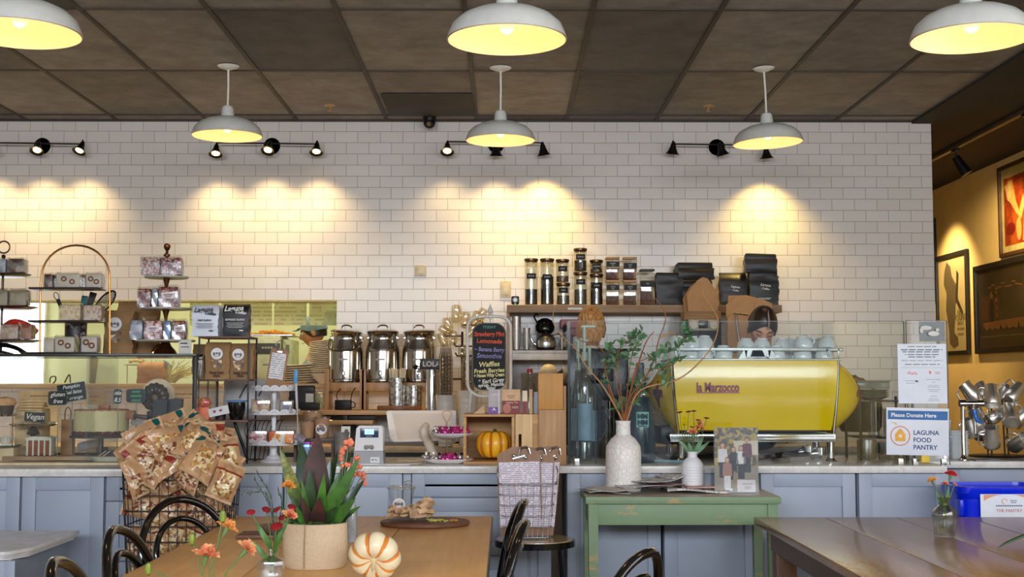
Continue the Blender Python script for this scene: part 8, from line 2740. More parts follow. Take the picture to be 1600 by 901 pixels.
def carnation(mb,c,r,m=0,seed=0,flat=.7,up=(0,0,1)):
 rr=random.Random(seed)
 q=Vector((0,0,1)).rotation_difference(Vector(up).normalized()).to_matrix().to_4x4()
 base=MT(c)@q
 for k in range(44):
  a=rr.uniform(0,2*PI)
  el=rr.uniform(.1,1.0)
  d=Vector((math.cos(a)*el,math.sin(a)*el,(1.15-el)*flat))
  L=r*rr.uniform(1.0,1.5)
  s=Vector((-math.sin(a),math.cos(a),0))
  vs=[(0,0,0)]
  for j in range(6):
   f=(j-2.5)/2.5
   vs.append(tuple(d*L*(1-.12*(j%2))+s*f*r*.6+Vector((0,0,.12*r*((j%2)*2-1)))))
  mb.add(vs,[(0,1+j,2+j)for j in range(5)],m,True,base)
 return mb
ZT=TZ+.001
CARN=mottled('coral_carnation',[(.3,(224,110,80)),(.5,(240,160,116)),(.7,(236,196,130))],60,.6,'noise')
CARO=mottled('orange_carnation',[(.3,(226,130,56)),(.6,(240,176,84))],60,.6,'noise')
CRIM=M('crimson_petal',(140,26,34),.55,var=.25)
VGL=film('cut_glass',(236,240,242),.55,.05)
pb=onz(491,893,TZ)
YPT=pb.y+.10
rpt=51*pb.y/F_PX
hpt=at(491,822,pb.y).z-ZT
t=thing('plant_pot','burlap covered round pot with mixed leafy plants on the honey table','potted plant',(at(492,850,YPT).x,YPT,ZT))
BUR=mottled('burlap',[(.3,(206,182,148)),(.5,(214,192,160)),(.7,(208,186,152))],90,.85,'noise',(1,1,1),bump=.4)
MB().lathe([(.0001,0),(rpt*.90,0),(rpt*.97,.012),(rpt*1.0,hpt*.5),(rpt*.99,hpt),(rpt*.95,hpt+.002),(rpt*.93,hpt-.012),(.0001,hpt-.014)],48,0,None,(1,.82),lambda a,z:1+.012*math.sin(5*a+20*z)).build('pot',BUR,t)
MB().tube([(-.02,-rpt*.82-.0005,.006),(-.02,-rpt*.835,hpt*.5),(-.018,-rpt*.825,hpt)],.0022,6).build('seam',M('burlap_seam',(168,142,106),.8),t)
mb=MB()
rl_=random.Random(4)
for k in range(150):
 a=rl_.uniform(0,6.28)
 rr=rpt*.9*math.sqrt(rl_.random())
 mb.ball((rr*math.cos(a),rr*.8*math.sin(a),hpt-.008+rl_.uniform(0,.010)),(.008,.008,.006),0,6)
mb.build('moss',M('green_moss',(52,78,34),.9,var=.4),t)['kind']='stuff'
o0=Vector((t.location.x,YPT,ZT))
W=lambda u,v,dy=0:at(u,v,YPT+dy)-o0
leaves=[(478,812,437,697,26,'blotch',-.04),(492,815,497,676,52,'maroon',.03),(488,815,470,690,40,'dark',.05),(505,818,562,714,26,'mid',-.05),(500,815,517,716,24,'dark',0),(508,818,530,738,22,'mid',-.03),(515,818,570,748,20,'dark',.02),(512,822,556,778,26,'mid',-.06),(495,818,455,740,22,'dark',0),(482,820,452,770,18,'dark',-.03),(500,818,507,740,20,'mid',-.06),(487,818,484,730,26,'dark',-.03),(505,820,545,735,22,'dark',.05),(500,822,528,790,22,'dark',-.06),(515,822,548,800,22,'dark',0),(490,822,470,775,18,'maroon',-.05),(497,824,500,776,30,'maroon',-.06),(480,822,462,790,16,'mid',-.04),(505,815,552,700,16,'dark',.06),(510,820,540,760,24,'dark',-.02),(494,815,482,704,24,'dark',.07),(500,812,528,704,20,'dark',.08)]
for k in range(22):
 a=rl_.uniform(-1,1)
 leaves.append((495+22*a,820,500+66*a,742+34*abs(a)+rl_.uniform(-14,34),13,rl_.choice(('dark','mid','dark')),rl_.uniform(-.07,.05)))
for(u0,v0,u1,v1,w_,kd,dy)in leaves:
 mb=MB()
 a,b_=W(u0,v0+4,0),W(u1,v1,dy)
 leaf(mb,a,b_,w_*.8*YPT/F_PX,.08+.05*rl_.random(),(0,-1,.25),0,.22,10)
 mb.tube([a,(a+b_)/2+Vector((0,-.003,.004)),a+(b_-a)*.85],[.003,.0018,.0008],5,1)
 mb.build('leaf',[LF[kd],LF['maroon']if kd=='maroon' else LF['lime']],t)
for(u,v,s_)in((545,690,1),(538,702,.9),(532,714,.8),(556,716,.8),(560,730,.9),(552,742,.8),(566,742,.8),(548,728,.8),(570,752,.6),(540,725,.7)):
 mb=MB()
 c=W(u,v,.03)
 mb.tube([W(515,815,0),(W(515,815,0)+c)/2+Vector((.015,0,.01)),c],.0016,5,1)
 for k in range(4):
  mb.ball(c+Vector((rl_.uniform(-.009,.009),rl_.uniform(-.01,.0),rl_.uniform(-.009,.009))),.0095*s_,0,8)
 mb.build('blossom',[M('coral_blossom',(232,128,96),.55,var=.15),GST],t)
pv=onz(424,915,TZ)
YV=pv.y+.02
t=thing('glass_vase','small clear cut glass vase of carnations left of the burlap pot','vase',(at(424,880,YV).x,YV,ZT))
def glassvase(t,w_,h,neck,mat=VGL):
 mb=MB()
 r=w_/2
 for prof in([(.0001,0),(r*.72,0),(r*.80,.004),(r,h*.55),(r*.92,h*.66),(neck,h*.80),(neck*.95,h*.9),(neck*1.35,h)],[(neck*1.2,h),(neck*.8,h*.9),(neck*.85,h*.8),(r*.86,h*.64),(r*.9,h*.55),(r*.68,.010),(.0001,.010)]):
  mb.lathe(prof,8,0,MR(PI/8,4,'Z'))
 mb.build('vase_body',mat,t)
hv=at(424,856,YV).z-ZT
glassvase(t,43*YV/F_PX,hv,.009)
o0=Vector((t.location.x,YV,ZT))
def W2(u,v,dy=0):
 return at(u,v,YV+dy)-o0
def stem_flower(t,pts,kind,r,seed,W,up=None,mats=None,thick=.0016,sepal=True):
 P3=[W(*q)for q in pts]
 f=MB()
 path=SP(P3,5)
 f.tube(path,thick,6)
 d=(path[-1]-path[-3]).normalized()
 tip=path[-1]
 if sepal:
  f.cyl(tip-d*r*.9,tip+d*r*.15,r*.16,r*.34,10)
 st=f.build('stem',GST,t)
 g=MB()
 if kind=='c':
  carnation(g,tip+d*r*.1,r,0,seed,.75,d)
 else:
  g.lathe([(.0001,-r*.25),(r*.5,-r*.15),(r,.0),(r*.96,r*.12),(r*.5,r*.28),(.0001,r*.34)],20,0,MT(tip)@Vector((0,0,1)).rotation_difference(Vector(up or d)).to_matrix().to_4x4(),(1,1),lambda a,z:1+.10*math.sin(9*a))
 g.build('flower_head',mats,st)
stem_flower(t,[(424,895,0),(432,850,0),(452,806,-.02)],'c',.019,1,W2,mats=CARN)
stem_flower(t,[(424,895,0),(440,840,.0),(450,762,.0)],'c',.019,2,W2,mats=CARO)
for i,(pts,r)in enumerate((([(423,895,0),(418,850,0),(392,800,-.02)],.013),([(423,895,0),(424,850,0),(416,796,.02)],.013),([(423,895,0),(428,850,0),(432,796,.03)],.012),([(423,895,0),(428,860,0),(432,822,-.03)],.018),([(423,895,0),(434,850,0),(456,792,.02)],.013),([(423,895,0),(430,850,0),(442,808,.02)],.013))):
 stem_flower(t,pts,'d',r,i,W2,up=(.3*math.sin(i*2),-.35,.6),mats=CRIM)
for(a_,b_,w_)in(((424,880),(386,838),8),((426,860),(398,812),9),((428,858),(448,818),8),((425,870),(458,800),7)):
 mb=MB()
 leaf(mb,W2(*a_),W2(*b_),w_*YV/F_PX,.2,(0,-1,.4))
 mb.build('leaf',LF['mid'],t)
for k,pts in enumerate(([(428,860),(425,800),(400,752)],[(430,858),(418,775),(385,770)],[(430,855),(424,780),(404,742)],[(430,855),(440,790),(436,770)])):
 f=MB()
 P3=SP([W2(u,v,.01*k)for u,v in pts],6)
 f.tube(P3,.0012,5)
 for i in range(4,len(P3),2):
  d=(P3[min(i+1,len(P3)-1)]-P3[i-1]).normalized()
  for s in(-1,1):
   leaf(f,P3[i],P3[i]+d*.016+Vector((0,0,s*.007)),.004,.1,(0,-1,0),n=3)
 f.build('fern_sprig',LF['dark'],t)
YN=3.0
bn=at(325,930,YN)
t=thing('glass_vase','bud vase of coral carnations nearest the camera on the honey table','vase',(bn.x,YN,ZT))
glassvase(t,.05,.085,.010)
o0=Vector((bn.x,YN,ZT))
W3=lambda u,v,dy=0:at(u,v,YN+dy)-o0
stem_flower(t,[(325,960,0),(316,905,0),(322,868,0)],'c',.025,5,W3,mats=CARN,thick=.0018)
stem_flower(t,[(325,960,0),(330,880,0),(354,826,.02)],'c',.021,6,W3,mats=mottled('peach_carnation',[(.3,(230,136,70)),(.5,(242,184,104)),(.7,(222,100,70))],60,.6,'noise'),thick=.0018)
stem_flower(t,[(325,960,0),(350,900,0),(384,860,.01)],'c',.022,7,W3,mats=CARN,thick=.0018)
f=MB()
for(u,v)in((300,842),(348,806),(232,888)):
 P3=SP([W3(325,955),W3((325+u)/2,(935+v)/2),W3(u,v)],5)
 f.tube(P3,.0015,5).ball(P3[-1],(.008,.008,.016),1,8)
f.build('bud_stem',[GST,LF['lime']],t)
pp_=onz(588,915,TZ)
yy=pp_.y+.06
cc=at(588,868,yy)
rr_=41*yy/F_PX
ORG=M('orange_groove',(222,140,60),.4)
IVR=M('ivory_rind',(236,222,186),.35,var=.04,coat=.2)
pumpkin('pumpkin','small ivory pumpkin with orange grooves beside the burlap pot',(cc.x,yy+.866*rr_*.62,cc.z+.31*rr_),rr_,rr_*1.25,[IVR,ORG],8,0,rot=(R(120),R(10),R(0)),stem_h=.045,stem_r=.0062,stripes=lambda f,j,k:1 if(f<.07 or f>.93)and j>.3 else 0,stem_mat=M('pale_stem',(220,204,160),.6,bump=.3))
pw=onz(664,820,TZ)
t=thing('serving_board','dark round wooden board with crumpled kraft wrap on the honey table','board',(pw.x,pw.y,ZT))
rw_=69*pw.y/F_PX
MB().lathe([(.0001,0),(rw_*.97,0),(rw_,.005),(rw_,.014),(rw_*.98,.018),(.0001,.018)],52,0,None,(1,.80)).build('plank',wood('dark_round_board',(92,58,40),(134,88,62),axis='x',scale=4,rough=.5),t)
mb=MB()
rc_=random.Random(8)
def crump(cx,cy,cz,sx,sy,sz,seed,tilt):
 r3=random.Random(seed)
 N,K=9,7
 P4=[[Vector(((i/N-.5)*sx+r3.uniform(-.012,.012),(j/K-.5)*sy+r3.uniform(-.01,.01),sz*(.2+.8*abs(math.sin(i*1.9+j*1.3+seed)))*r3.uniform(.4,1)))for i in range(N+1)]for j in range(K+1)]
 vs=[p for row in P4 for p in row]
 fs=[]
 for j in range(K):
  for i in range(N):
   a=j*(N+1)+i
   fs+=[(a,a+1,a+N+2),(a,a+N+2,a+N+1)]
 mb.add(vs,fs,0,False,MT((cx,cy,cz))@MR(R(tilt),4,'Y'))
crump(-.02,-.01,.004,.18,.14,.055,3,0)
crump(.0,.02,.020,.15,.10,.055,5,-12)
crump(.045,.03,.035,.07,.07,.06,6,-52)
crump(-.06,-.01,.012,.10,.10,.045,9,16)
o=mb.build('kraft_wrap',M('kraft_wrap_paper',(206,172,134),.75,var=.12,scale=20),loc=(at(650,800,pw.y).x,pw.y,ZT+.019))
tag(o,'crumpled kraft paper wrap lying on the dark round board','paper')
mb=MB()
for k in range(16):
 x,y_=rc_.uniform(.02,.10),rc_.uniform(-.07,-.02)
 mb.box((x,y_,.004),(.016,.006,.003),0,(rc_.uniform(-.5,.5),rc_.uniform(-.5,.5),rc_.uniform(0,3)))
for k in range(6):
 mb.ball((.13+rc_.uniform(-.015,.015),rc_.uniform(-.07,-.05),.006),(.008,.006,.005),1,7)
tag(mb.build('salad_scraps',[M('salad_green',(196,196,90),.5),M('sauce_brown',(190,130,50),.4)],loc=(at(660,822,pw.y).x,pw.y,ZT+.019)),'bits of lettuce and crumbs on the dark round board','food scraps',None,'stuff')
pc_=onz(628,806,TZ)
yc_=pc_.y
xc2=at(627,780,yc_).x
hc_=at(627,759,yc_).z-ZT
rc2=21*yc_/F_PX
t=thing('plastic_cup','empty clear plastic cup with lid and white sticker at the table end','cup',(xc2,yc_,ZT))
MB().lathe([(.0001,0),(rc2*.66,0),(rc2*.70,.006),(rc2*.98,hc_-.012),(rc2,hc_-.008)],34).build('cup_body',film('cup_plastic',(236,238,240),.45,.08),t)
MB().lathe([(rc2*1.0,hc_-.012),(rc2*1.07,hc_-.010),(rc2*1.07,hc_-.002),(rc2*.95,hc_),(rc2*.9,hc_-.006),(.0001,hc_-.006)],34).build('lid',film('lid_plastic',(230,226,222),.9,.15),t)
n=22
rs_=rc2*.46
s_=MB().add([(rs_*math.cos(2*PI*k/n)-.006,-math.sqrt((rc2*.90)**2-(rs_*math.cos(2*PI*k/n)-.006)**2)-.001,hc_*.42+rs_*math.sin(2*PI*k/n))for k in range(n)],[tuple(range(n))],0,False)
for k in range(3):
 s_.ball((-.006+(k-1)*rs_*.5,-rc2*.90-.002,hc_*.44),(rs_*.24,.001,rs_*(.2 if k%2 else .34)),1,8)
s_.build('round_sticker',[M('white_sticker',(226,224,224),.4),M('script_ink',(110,104,112),.5)],t)
tag(MB().tube([(0,0,0),(.018,0,.006),(.034,0,.0)],.009,7).build('crumpled_film',film('crumpled_film',(240,238,232),.9,.1),loc=(xc2+.012,yc_,ZT+hc_+.010)),'scrap of crumpled clear film on the plastic cup lid','wrapper')
pg=onz(549,846,TZ)
t=thing('glass_bottle','narrow textured clear glass bottle just right of the burlap pot','bottle',(at(550,820,pg.y).x,pg.y,ZT))
hb2=at(549,778,pg.y).z-ZT
rg_=8.5*pg.y/F_PX
MB().lathe([(.0001,0),(rg_,0),(rg_,hb2*.72),(rg_*.55,hb2*.88),(rg_*.5,hb2),(rg_*.4,hb2),(rg_*.86,hb2*.7),(rg_*.86,.008),(.0001,.008)],20,0,None,(1,1),lambda a,z:1+.05*math.sin(10*a)*math.sin(z*260)).build('bottle_body',M('textured_glass',(216,222,224),.15,0,trans=.7),t)
p2_=onz(412,842,TZ)
t=thing('serving_board','dark square wooden tray behind the red flowers on the honey table','board',(p2_.x,p2_.y+.04,ZT))
MB().span((-.10,-.05,0),(.10,.09,.014),0,.003).build('plank',wood('dark_round_board',(92,58,40),(134,88,62)),t)
tag(MB().lathe([(.0001,0),(.03,0),(.055,.022),(.058,.030),(.054,.030),(.028,.006),(.0001,.006)],30).build('small_bowl',M('brown_stoneware',(120,98,84),.4),loc=(p2_.x+.03,p2_.y+.06,ZT+.015)),'brown stoneware bowl on the dark square tray','bowl')
#dark table: vase with three small carnations, and a plant at the edge
pd=onz(1477,838,TZ)
YD=pd.y
t=thing('glass_vase','faceted clear glass vase with three small carnations on the dark table','vase',(at(1475,800,YD).x,YD,ZT))
hd_=at(1475,776,YD).z-ZT
glassvase(t,38*YD/F_PX,hd_,.019,film('faceted_glass',(214,226,226),.9))
o0=Vector((t.location.x,YD,ZT))
W4=lambda u,v,dy=0:at(u,v,YD+dy)-o0
stem_flower(t,[(1476,825,0),(1468,780,0),(1457,752,0)],'c',.016,11,W4,mats=CARO)
stem_flower(t,[(1474,825,0),(1480,775,0),(1485,743,0)],'c',.020,12,W4,mats=M('red_carnation',(196,40,46),.55,var=.2))
stem_flower(t,[(1478,825,0),(1478,785,0),(1477,756,-.02)],'c',.011,13,W4,mats=CARN)
stem_flower(t,[(1472,825,0),(1482,785,0),(1491,757,-.01)],'c',.009,14,W4,mats=CARN)
for(a_,b_)in(((1478,800),(1482,756)),((1476,800),(1462,765)),((1478,810),(1472,772))):
 mb=MB()
 leaf(mb,W4(*a_),W4(*b_),.014,.05,(0,-1,0))
 mb.build('leaf',LF['mid'],t)
pe=onz(1650,875,TZ)
t=thing('plant_pot','potted plant at the right frame edge, one arching leaf showing','potted plant',(pe.x,pe.y,ZT))
MB().lathe([(.0001,0),(.05,0),(.065,.08),(.06,.08),(.048,.01),(.0001,.01)],30).build('pot',BUR,t)
o0=Vector((pe.x,pe.y,ZT))
for(u,v,u2,v2,w_)in((1600,836,1560,856,6),(1640,800,1690,790,12)):
 mb=MB()
 P3=[Vector((0,0,.07)),at(u+12,v-4,pe.y)-o0,at(u,v,pe.y)-o0,at(u2+12,v2-8,pe.y)-o0,at(u2,v2,pe.y)-o0]
 S=SP(P3,4)
 vs,fs=[],[]
 for i,q in enumerate(S):
  ww=w_*.5*pe.y/F_PX*math.sin(PI*(i+.6)/(len(S)+.6))**.7
  vs+=[q+Vector((0,-ww*.3,ww)),q,q+Vector((0,-ww*.3,-ww))]
 for i in range(len(S)-1):
  k=i*3
  fs+=[(k,k+1,k+4,k+3),(k+1,k+2,k+5,k+4)]
 mb.add(vs,fs,0,True)
 mb.build('leaf',LF['dark'],t)
#green console: vases, frame, newspapers
ZG=GZ+.001
pv=onz(974,767,GZ)
YVV=pv.y+.02
t=thing('branch_vase','tall white crackle patterned vase with leafy branches on the green console','vase',(at(974,720,YVV).x,YVV,ZG))
hV=at(974,657,YVV).z-ZG
rV=27.5*YVV/F_PX
m,nt,b=_new('crackle_white_glaze')
vn=nt.nodes.new('ShaderNodeTexVoronoi')
vn.feature='DISTANCE_TO_EDGE'
vn.inputs['Scale'].default_value=52
nt.links.new(_coords(nt,(1,1,.7)),vn.inputs['Vector'])
nt.links.new(_ramp(nt,vn.outputs['Distance'],[(0,(214,208,202)),(.10,(236,232,226))]),b.inputs['Base Color'])
b.inputs['Roughness'].default_value=.35
_bump(nt,b,vn.outputs['Distance'],.3,.01)
n1=rV*.42
MB().lathe([(.0001,0),(rV*.96,0),(rV,.008),(rV*1.0,hV*.55),(rV*.96,hV*.64),(rV*.70,hV*.74),(n1,hV*.80),(n1*.95,hV*.95),(n1*1.04,hV),(n1*.85,hV),(n1*.8,hV*.8),(.0001,hV*.72)],44).build('vase_body',m,t)
o0=Vector((t.location.x,YVV,ZG))
W5=lambda u,v,dy=0:at(u,v,YVV+dy)-o0
BARE=[[(975,662),(962,636),(940,600),(916,572),(902,548),(884,530),(868,512),(864,492),(870,470)],[(975,662),(985,620),(1008,590),(1022,560),(1030,528),(1040,500),(1035,480),(1020,462)],[(978,660),(1000,610),(1060,592),(1100,558),(1118,528),(1122,500),(1112,480),(1100,462),(1098,450)],[(972,660),(958,620),(946,580),(942,548),(920,536),(904,530),(902,520),(912,500)],[(1030,528),(1050,520),(1062,530)],[(972,660),(1000,560),(1012,530),(1022,518)]]
for k,pts in enumerate(BARE):
 dy=[-.02,.02,-.05,.03,.02,.04][k]
 P3=SP([W5(u,v,dy*min(1,i/3))for i,(u,v)in enumerate(pts)],5)
 MB().tube(P3,[.0042*(1-.6*i/len(P3))for i in range(len(P3))],7).build('bare_branch',TWIG if k%2 else M('tan_twig',(178,132,88),.6),t)
LEAFY=[([(975,660),(968,620),(960,580),(968,545),(985,528),(1000,520)],40,10),([(975,660),(985,610),(995,570),(1010,560),(1035,550),(1060,540),(1075,525),(1072,515)],52,11),([(973,660),(955,620),(948,590),(950,570),(946,560)],24,9),([(975,660),(980,630),(995,610),(990,600)],26,12),([(975,660),(990,620),(1015,580),(1035,575),(1040,590),(1038,605)],28,10),([(974,660),(970,610),(965,560),(952,548),(958,535)],22,9),([(976,655),(966,640),(968,630)],16,13),([(976,655),(984,575),(990,545),(1002,530)],24,10),([(1035,575),(1050,570),(1062,558)],16,9),([(974,660),(985,640),(1000,612),(1000,590)],20,11)]
for k,(pts,n,sz_)in enumerate(LEAFY):
 dy=((k*37)%7-3)*.018
 P3=SP([W5(u,v,dy*min(1,i/2))for i,(u,v)in enumerate(pts)],6)
 br=MB().tube(P3,[.003*(1-.6*i/len(P3))for i in range(len(P3))],6).build('leafy_branch',TWIG,t)
 mb=MB()
 r5=random.Random(k)
 st_=int(len(P3)*.42)
 for i in range(n):
  q=P3[r5.randint(st_,len(P3)-1)]+Vector((r5.uniform(-.012,.012),r5.uniform(-.012,.012),r5.uniform(-.012,.012)))
  d=Vector((r5.uniform(-1,1),r5.uniform(-1,.4),r5.uniform(-.4,1))).normalized()
  leaf(mb,q,q+d*sz_*.0036,sz_*.0019,.12,(r5.uniform(-1,1),-.6,.6),0,.2,4)
 mb.build('leaves',LF['sage'],br)['kind']='stuff'
pv=onz(1082,766,GZ)
yv=pv.y-.02
t=thing('flower_vase','small white ridged vase of dark red and coral flowers on the green console','vase',(at(1082,730,yv).x,yv,ZG+.0))
hV=at(1082,705,yv).z-ZG
rV=17*yv/F_PX
prof=[(.0001,0),(rV*.92,0),(rV,.006)]
for k in range(8):
 z=.02+k*hV*.07
 prof+=[(rV*1.0,z),(rV*1.025,z+.002),(rV*1.0,z+.004)]
prof+=[(rV*.98,hV*.68),(rV*.75,hV*.78),(rV*.44,hV*.86),(rV*.42,hV*.92),(rV*.50,hV),(rV*.38,hV),(rV*.34,hV*.88),(.0001,hV*.8)]
MB().lathe(prof,36).build('vase_body',M('matte_white_vase',(232,232,234),.4,var=.01),t)
o0=Vector((t.location.x,yv,ZG))
W6=lambda u,v,dy=0:at(u,v,yv+dy)-o0
DRED=M('dark_red_petal',(120,26,22),.6,var=.2)
for i,(u,v,r)in enumerate(((1062,644,.014),(1076,643,.014),(1084,642,.013),(1091,656,.013),(1104,653,.014),(1069,663,.007),(1081,667,.011))):
 stem_flower(t,[(1081,712,0),((1081+u)/2+(2 if u>1081 else-4),685,0),(u,v,.01*(i%3-1))],'d',r,i,W6,up=(.08*(i-3),-.12,1),mats=DRED,sepal=False)
for i,(u,v,r)in enumerate(((1082,676,.020),(1093,662,.016),(1096,669,.014),(1090,668,.013))):
 stem_flower(t,[(1082,712,0),(1082,692,0),(u,v,-.02)],'c',r,20+i,W6,mats=CARN)
for(b_,w_)in(((1058,685),6),((1110,688),7),((1066,695),8),((1100,680),8),((1075,690),7)):
 mb=MB()
 leaf(mb,W6(1082,712),W6(*b_),w_*.0028,.15,(0,-1,.2))
 mb.build('leaf',LF['sage'],t)
pf_=onz(1150,770,GZ)
yf=pf_.y
L0,L1=at(1117,760,yf),at(1184,668,yf)
t=thing('photo_stand','acrylic stand with a printed group photo on the green console','photo',((L0.x+L1.x)/2,yf,ZG),rot=(R(-1.5),0,0))
w_=(L1.x-L0.x)/2
H=L1.z-ZG
sh=MB().span((-w_,0,.004),(w_,.002,H)).build('print',mottled('autumn_foliage_print',[(0,(112,96,50)),(.3,(176,150,52)),(.5,(84,66,44)),(.7,(150,124,60)),(.85,(60,50,36))],70,.3),t)
mb=MB()
mb.span((-w_,-.0008,.004),(w_,0,H*.42),5)
mb.span((-w_*.1,-.0010,H*.58),(w_,0,H*.80),6)
SK=0
D=-.0014
def fig(cx,top,s,body,hair,seat=False,skirt=None,leg=4):
 mb.ball((cx,D,top),(.0095*s,.0006,.012*s),SK,12)
 mb.ball((cx,D+.0003,top+.004*s),(.011*s,.0005,.012*s),hair,12)
 if hair==3:
  mb.box((cx,D+.0004,top-.012*s),(.022*s,.0005,.030*s),hair)
 bt=top-.012*s
 bb=bt-.062*s
 mb.prism([(cx-.020*s,bt-.004),(cx-.006*s,bt),(cx+.006*s,bt),(cx+.020*s,bt-.004),(cx+.024*s,bb),(cx-.024*s,bb)],D,D+.0006,'xz',body)
 lb=bb-.07*s
 mb.prism([(cx-.016*s,bb),(cx+.016*s,bb),(cx+.016*s,max(lb,.02)),(cx-.016*s,max(lb,.02))],D,D+.0006,'xz',skirt if skirt is not None else leg)
fig(-w_*.62,H*.72,1.0,1,3)
fig(w_*.50,H*.80,1.0,2,4)
fig(w_*.22,H*.68,.95,1,3)
fig(-w_*.12,H*.66,.95,4,3)
D=-.0022
fig(-w_*.42,H*.50,.95,7,3,skirt=1)
mb.prism([(-w_*.2,.02),(w_*.1,.02),(w_*.05,H*.30),(-w_*.12,H*.34)],D,D+.0006,'xz',8)
mb.text('Your Fall Photos',.018,MT((w_*.12,D,H*.88))@FRONT,6,.0003)
mb.build('printed_people',[M('print_skin',(210,160,130),.4),M('print_white',(226,220,214),.4),M('print_maroon',(96,40,44),.4),M('print_hair',(96,60,40),.4),M('print_black',(34,32,36),.4),M('print_path',(150,136,116),.4),M('print_pale',(206,196,170),.4),M('print_rose',(170,120,100),.4),M('print_khaki',(150,130,100),.4)],sh)
cd=MB().span((w_*.02,-.0035,.004),(w_*.86,-.0026,H*.20)).build('caption_card',M('pale_pink_card',(224,214,212),.4),sh)
MB().text('Book now',.011,MT((w_*.5,-.0040,H*.14))@FRONT,0,.0002).box((w_*.5,-.004,H*.09),(.03,.0004,.002)).box((w_*.5,-.004,H*.065),(.03,.0004,.002)).build('lettering',M('grey_lilac_ink',(110,104,116),.5),cd)
MB().span((-w_-.003,-.005,0),(w_+.003,-.004,H+.003)).span((-w_-.003,.003,0),(w_+.003,.005,H+.003)).span((-w_-.003,-.005,-.001),(w_+.003,.07,.002)).build('acrylic_sleeve',film('acrylic_sleeve',(246,248,250),.12,.04),t)
o=MB().span((-.025,0,0),(.025,.002,.11)).build('acrylic_holder',film('acrylic_sheet',(235,240,245),.3),loc=(at(1109,740,yf+.05).x,yf+.05,ZG),rot=(R(-1.5),0,0))
tag(o,'small empty acrylic card holder left of the group photo','holder')
NP=printed('newsprint',(214,206,198),(168,160,156),.009,.5,axis='y',word=60)
NP2=printed('glossy_page',(226,224,226),(150,146,160),.02,.5,axis='y',word=18)
DKP=mottled('dark_page',[(.3,(110,108,116)),(.5,(176,172,172)),(.65,(212,206,202))],16,.4,'noise')
RD=M('rose_page',(184,140,134),.5,var=.15)
nv=random.Random(12)
def sheet(u,v,w_,d,rz,mat,label,z,curl=.0,thick=.0016,name='newspaper',wave=.012):
 p=onz(u,v,GZ)
 def fn(off):
  def g(i,j):
   x,y=(i-.5)*w_,(j-.5)*d
   return(x,y,off+wave*(.5+.5*math.sin(5*i+3*j+z*400))+curl*max(0,(i-.6)/.4)**2)
  return g
 mb=MB().grid(fn(thick),14,6).grid(fn(0),14,6)
 N=len(mb.v)//2
 idx=[i for i in range(15)]+[14+15*j for j in range(1,7)]+[13-i+90 for i in range(14)]+[15*j for j in range(5,0,-1)]
 for k in range(len(idx)):
  a,b_=idx[k],idx[(k+1)%len(idx)]
  mb.f.append((a,b_,b_+N,a+N))
  mb.mi.append(0)
  mb.sm.append(False)
 o=mb.build(name,mat,loc=(p.x,p.y,ZG+z*2.1),rot=(0,0,R(rz)))
 return tag(o,label,'newspaper' if name=='newspaper' else 'magazine','papers spread over the green console')
sheet(945,769,.19,.22,8,NP,'newspaper sheet jutting over the left end of the green console',.0005)
sheet(960,770,.22,.20,-14,NP,'newspaper lying in front of the tall white vase',.006)
sheet(935,768,.16,.18,22,DKP,'dark photo page under the left newspaper fan',.003)
sheet(1000,768,.24,.20,18,NP2,'glossy page fanned out right of the tall white vase',.012,wave=.008)
sheet(1020,767,.24,.18,28,DKP,'dark grey magazine slanting up to the right in the pile',.022,.02,.004,'magazine',.006)
sheet(1045,766,.22,.16,12,RD,'rose coloured newspaper in the middle of the pile',.010)
sheet(1062,765,.20,.15,20,NP2,'glossy page curling upward in front of the small white vase',.028,.03,.003,'magazine',.004)
sheet(1090,769,.28,.14,-4,NP,'folded newspaper at the front right of the pile',.0005,0,.009)
sheet(1110,768,.24,.13,3,RD,'rose edged magazine under the bright booklet',.010,0,.006,'magazine',.001)
sheet(1150,768,.15,.12,12,M('bright_booklet_paper',(232,236,244),.45),'bright white thick booklet at the right end of the pile',.003,0,.013,'magazine',.001)
#menu basket on the stool
ym=5.72
sx=at(824,780,ym).x
zs_=ST.z+.001
t=thing('menu_basket','silver wire basket on the stool full of clipboard menus','basket',(sx,ym+.02,zs_))
tb=at(824,757,ym).z-zs_
bw0,bw1=35*ym/F_PX,45*ym/F_PX
top2=at(824,735,ym).z-zs_
SW_=M('silver_wire',(150,146,150),.3,.9)
for i in range(6):
 f=i/5
 w_=bw0+(bw1-bw0)*f
 MB().tube([(x,y,.008+tb*f)for x,y in rrect(w_,.06+.012*f,.02,3)],.0018 if i<5 else .0032,6,closed=True).build('hoop',SW_,t)
for k in range(-4,5):
 mb=MB()
 for s in(-1,1):
  mb.tube([(k*bw0/4.6,s*.06,.008),(k*bw1/4.6,s*.072,.008+tb)],.0015,5)
 mb.build('wire',SW_,t)
for s in(-1,1):
 MB().tube(SP([(s*bw1,-.05,tb),(s*bw1*1.03,-.05,top2),(s*bw1*1.0,.0,top2+.02)],4),.0028,6).build('side_wire',SW_,t)
BRD=wood('hardboard_brown',(132,96,66),(158,118,84),axis='z',scale=3,rough=.5)
MEN=printed('menu_print',(226,216,224),(164,156,172),.0085,.5,word=70,dens=.42)
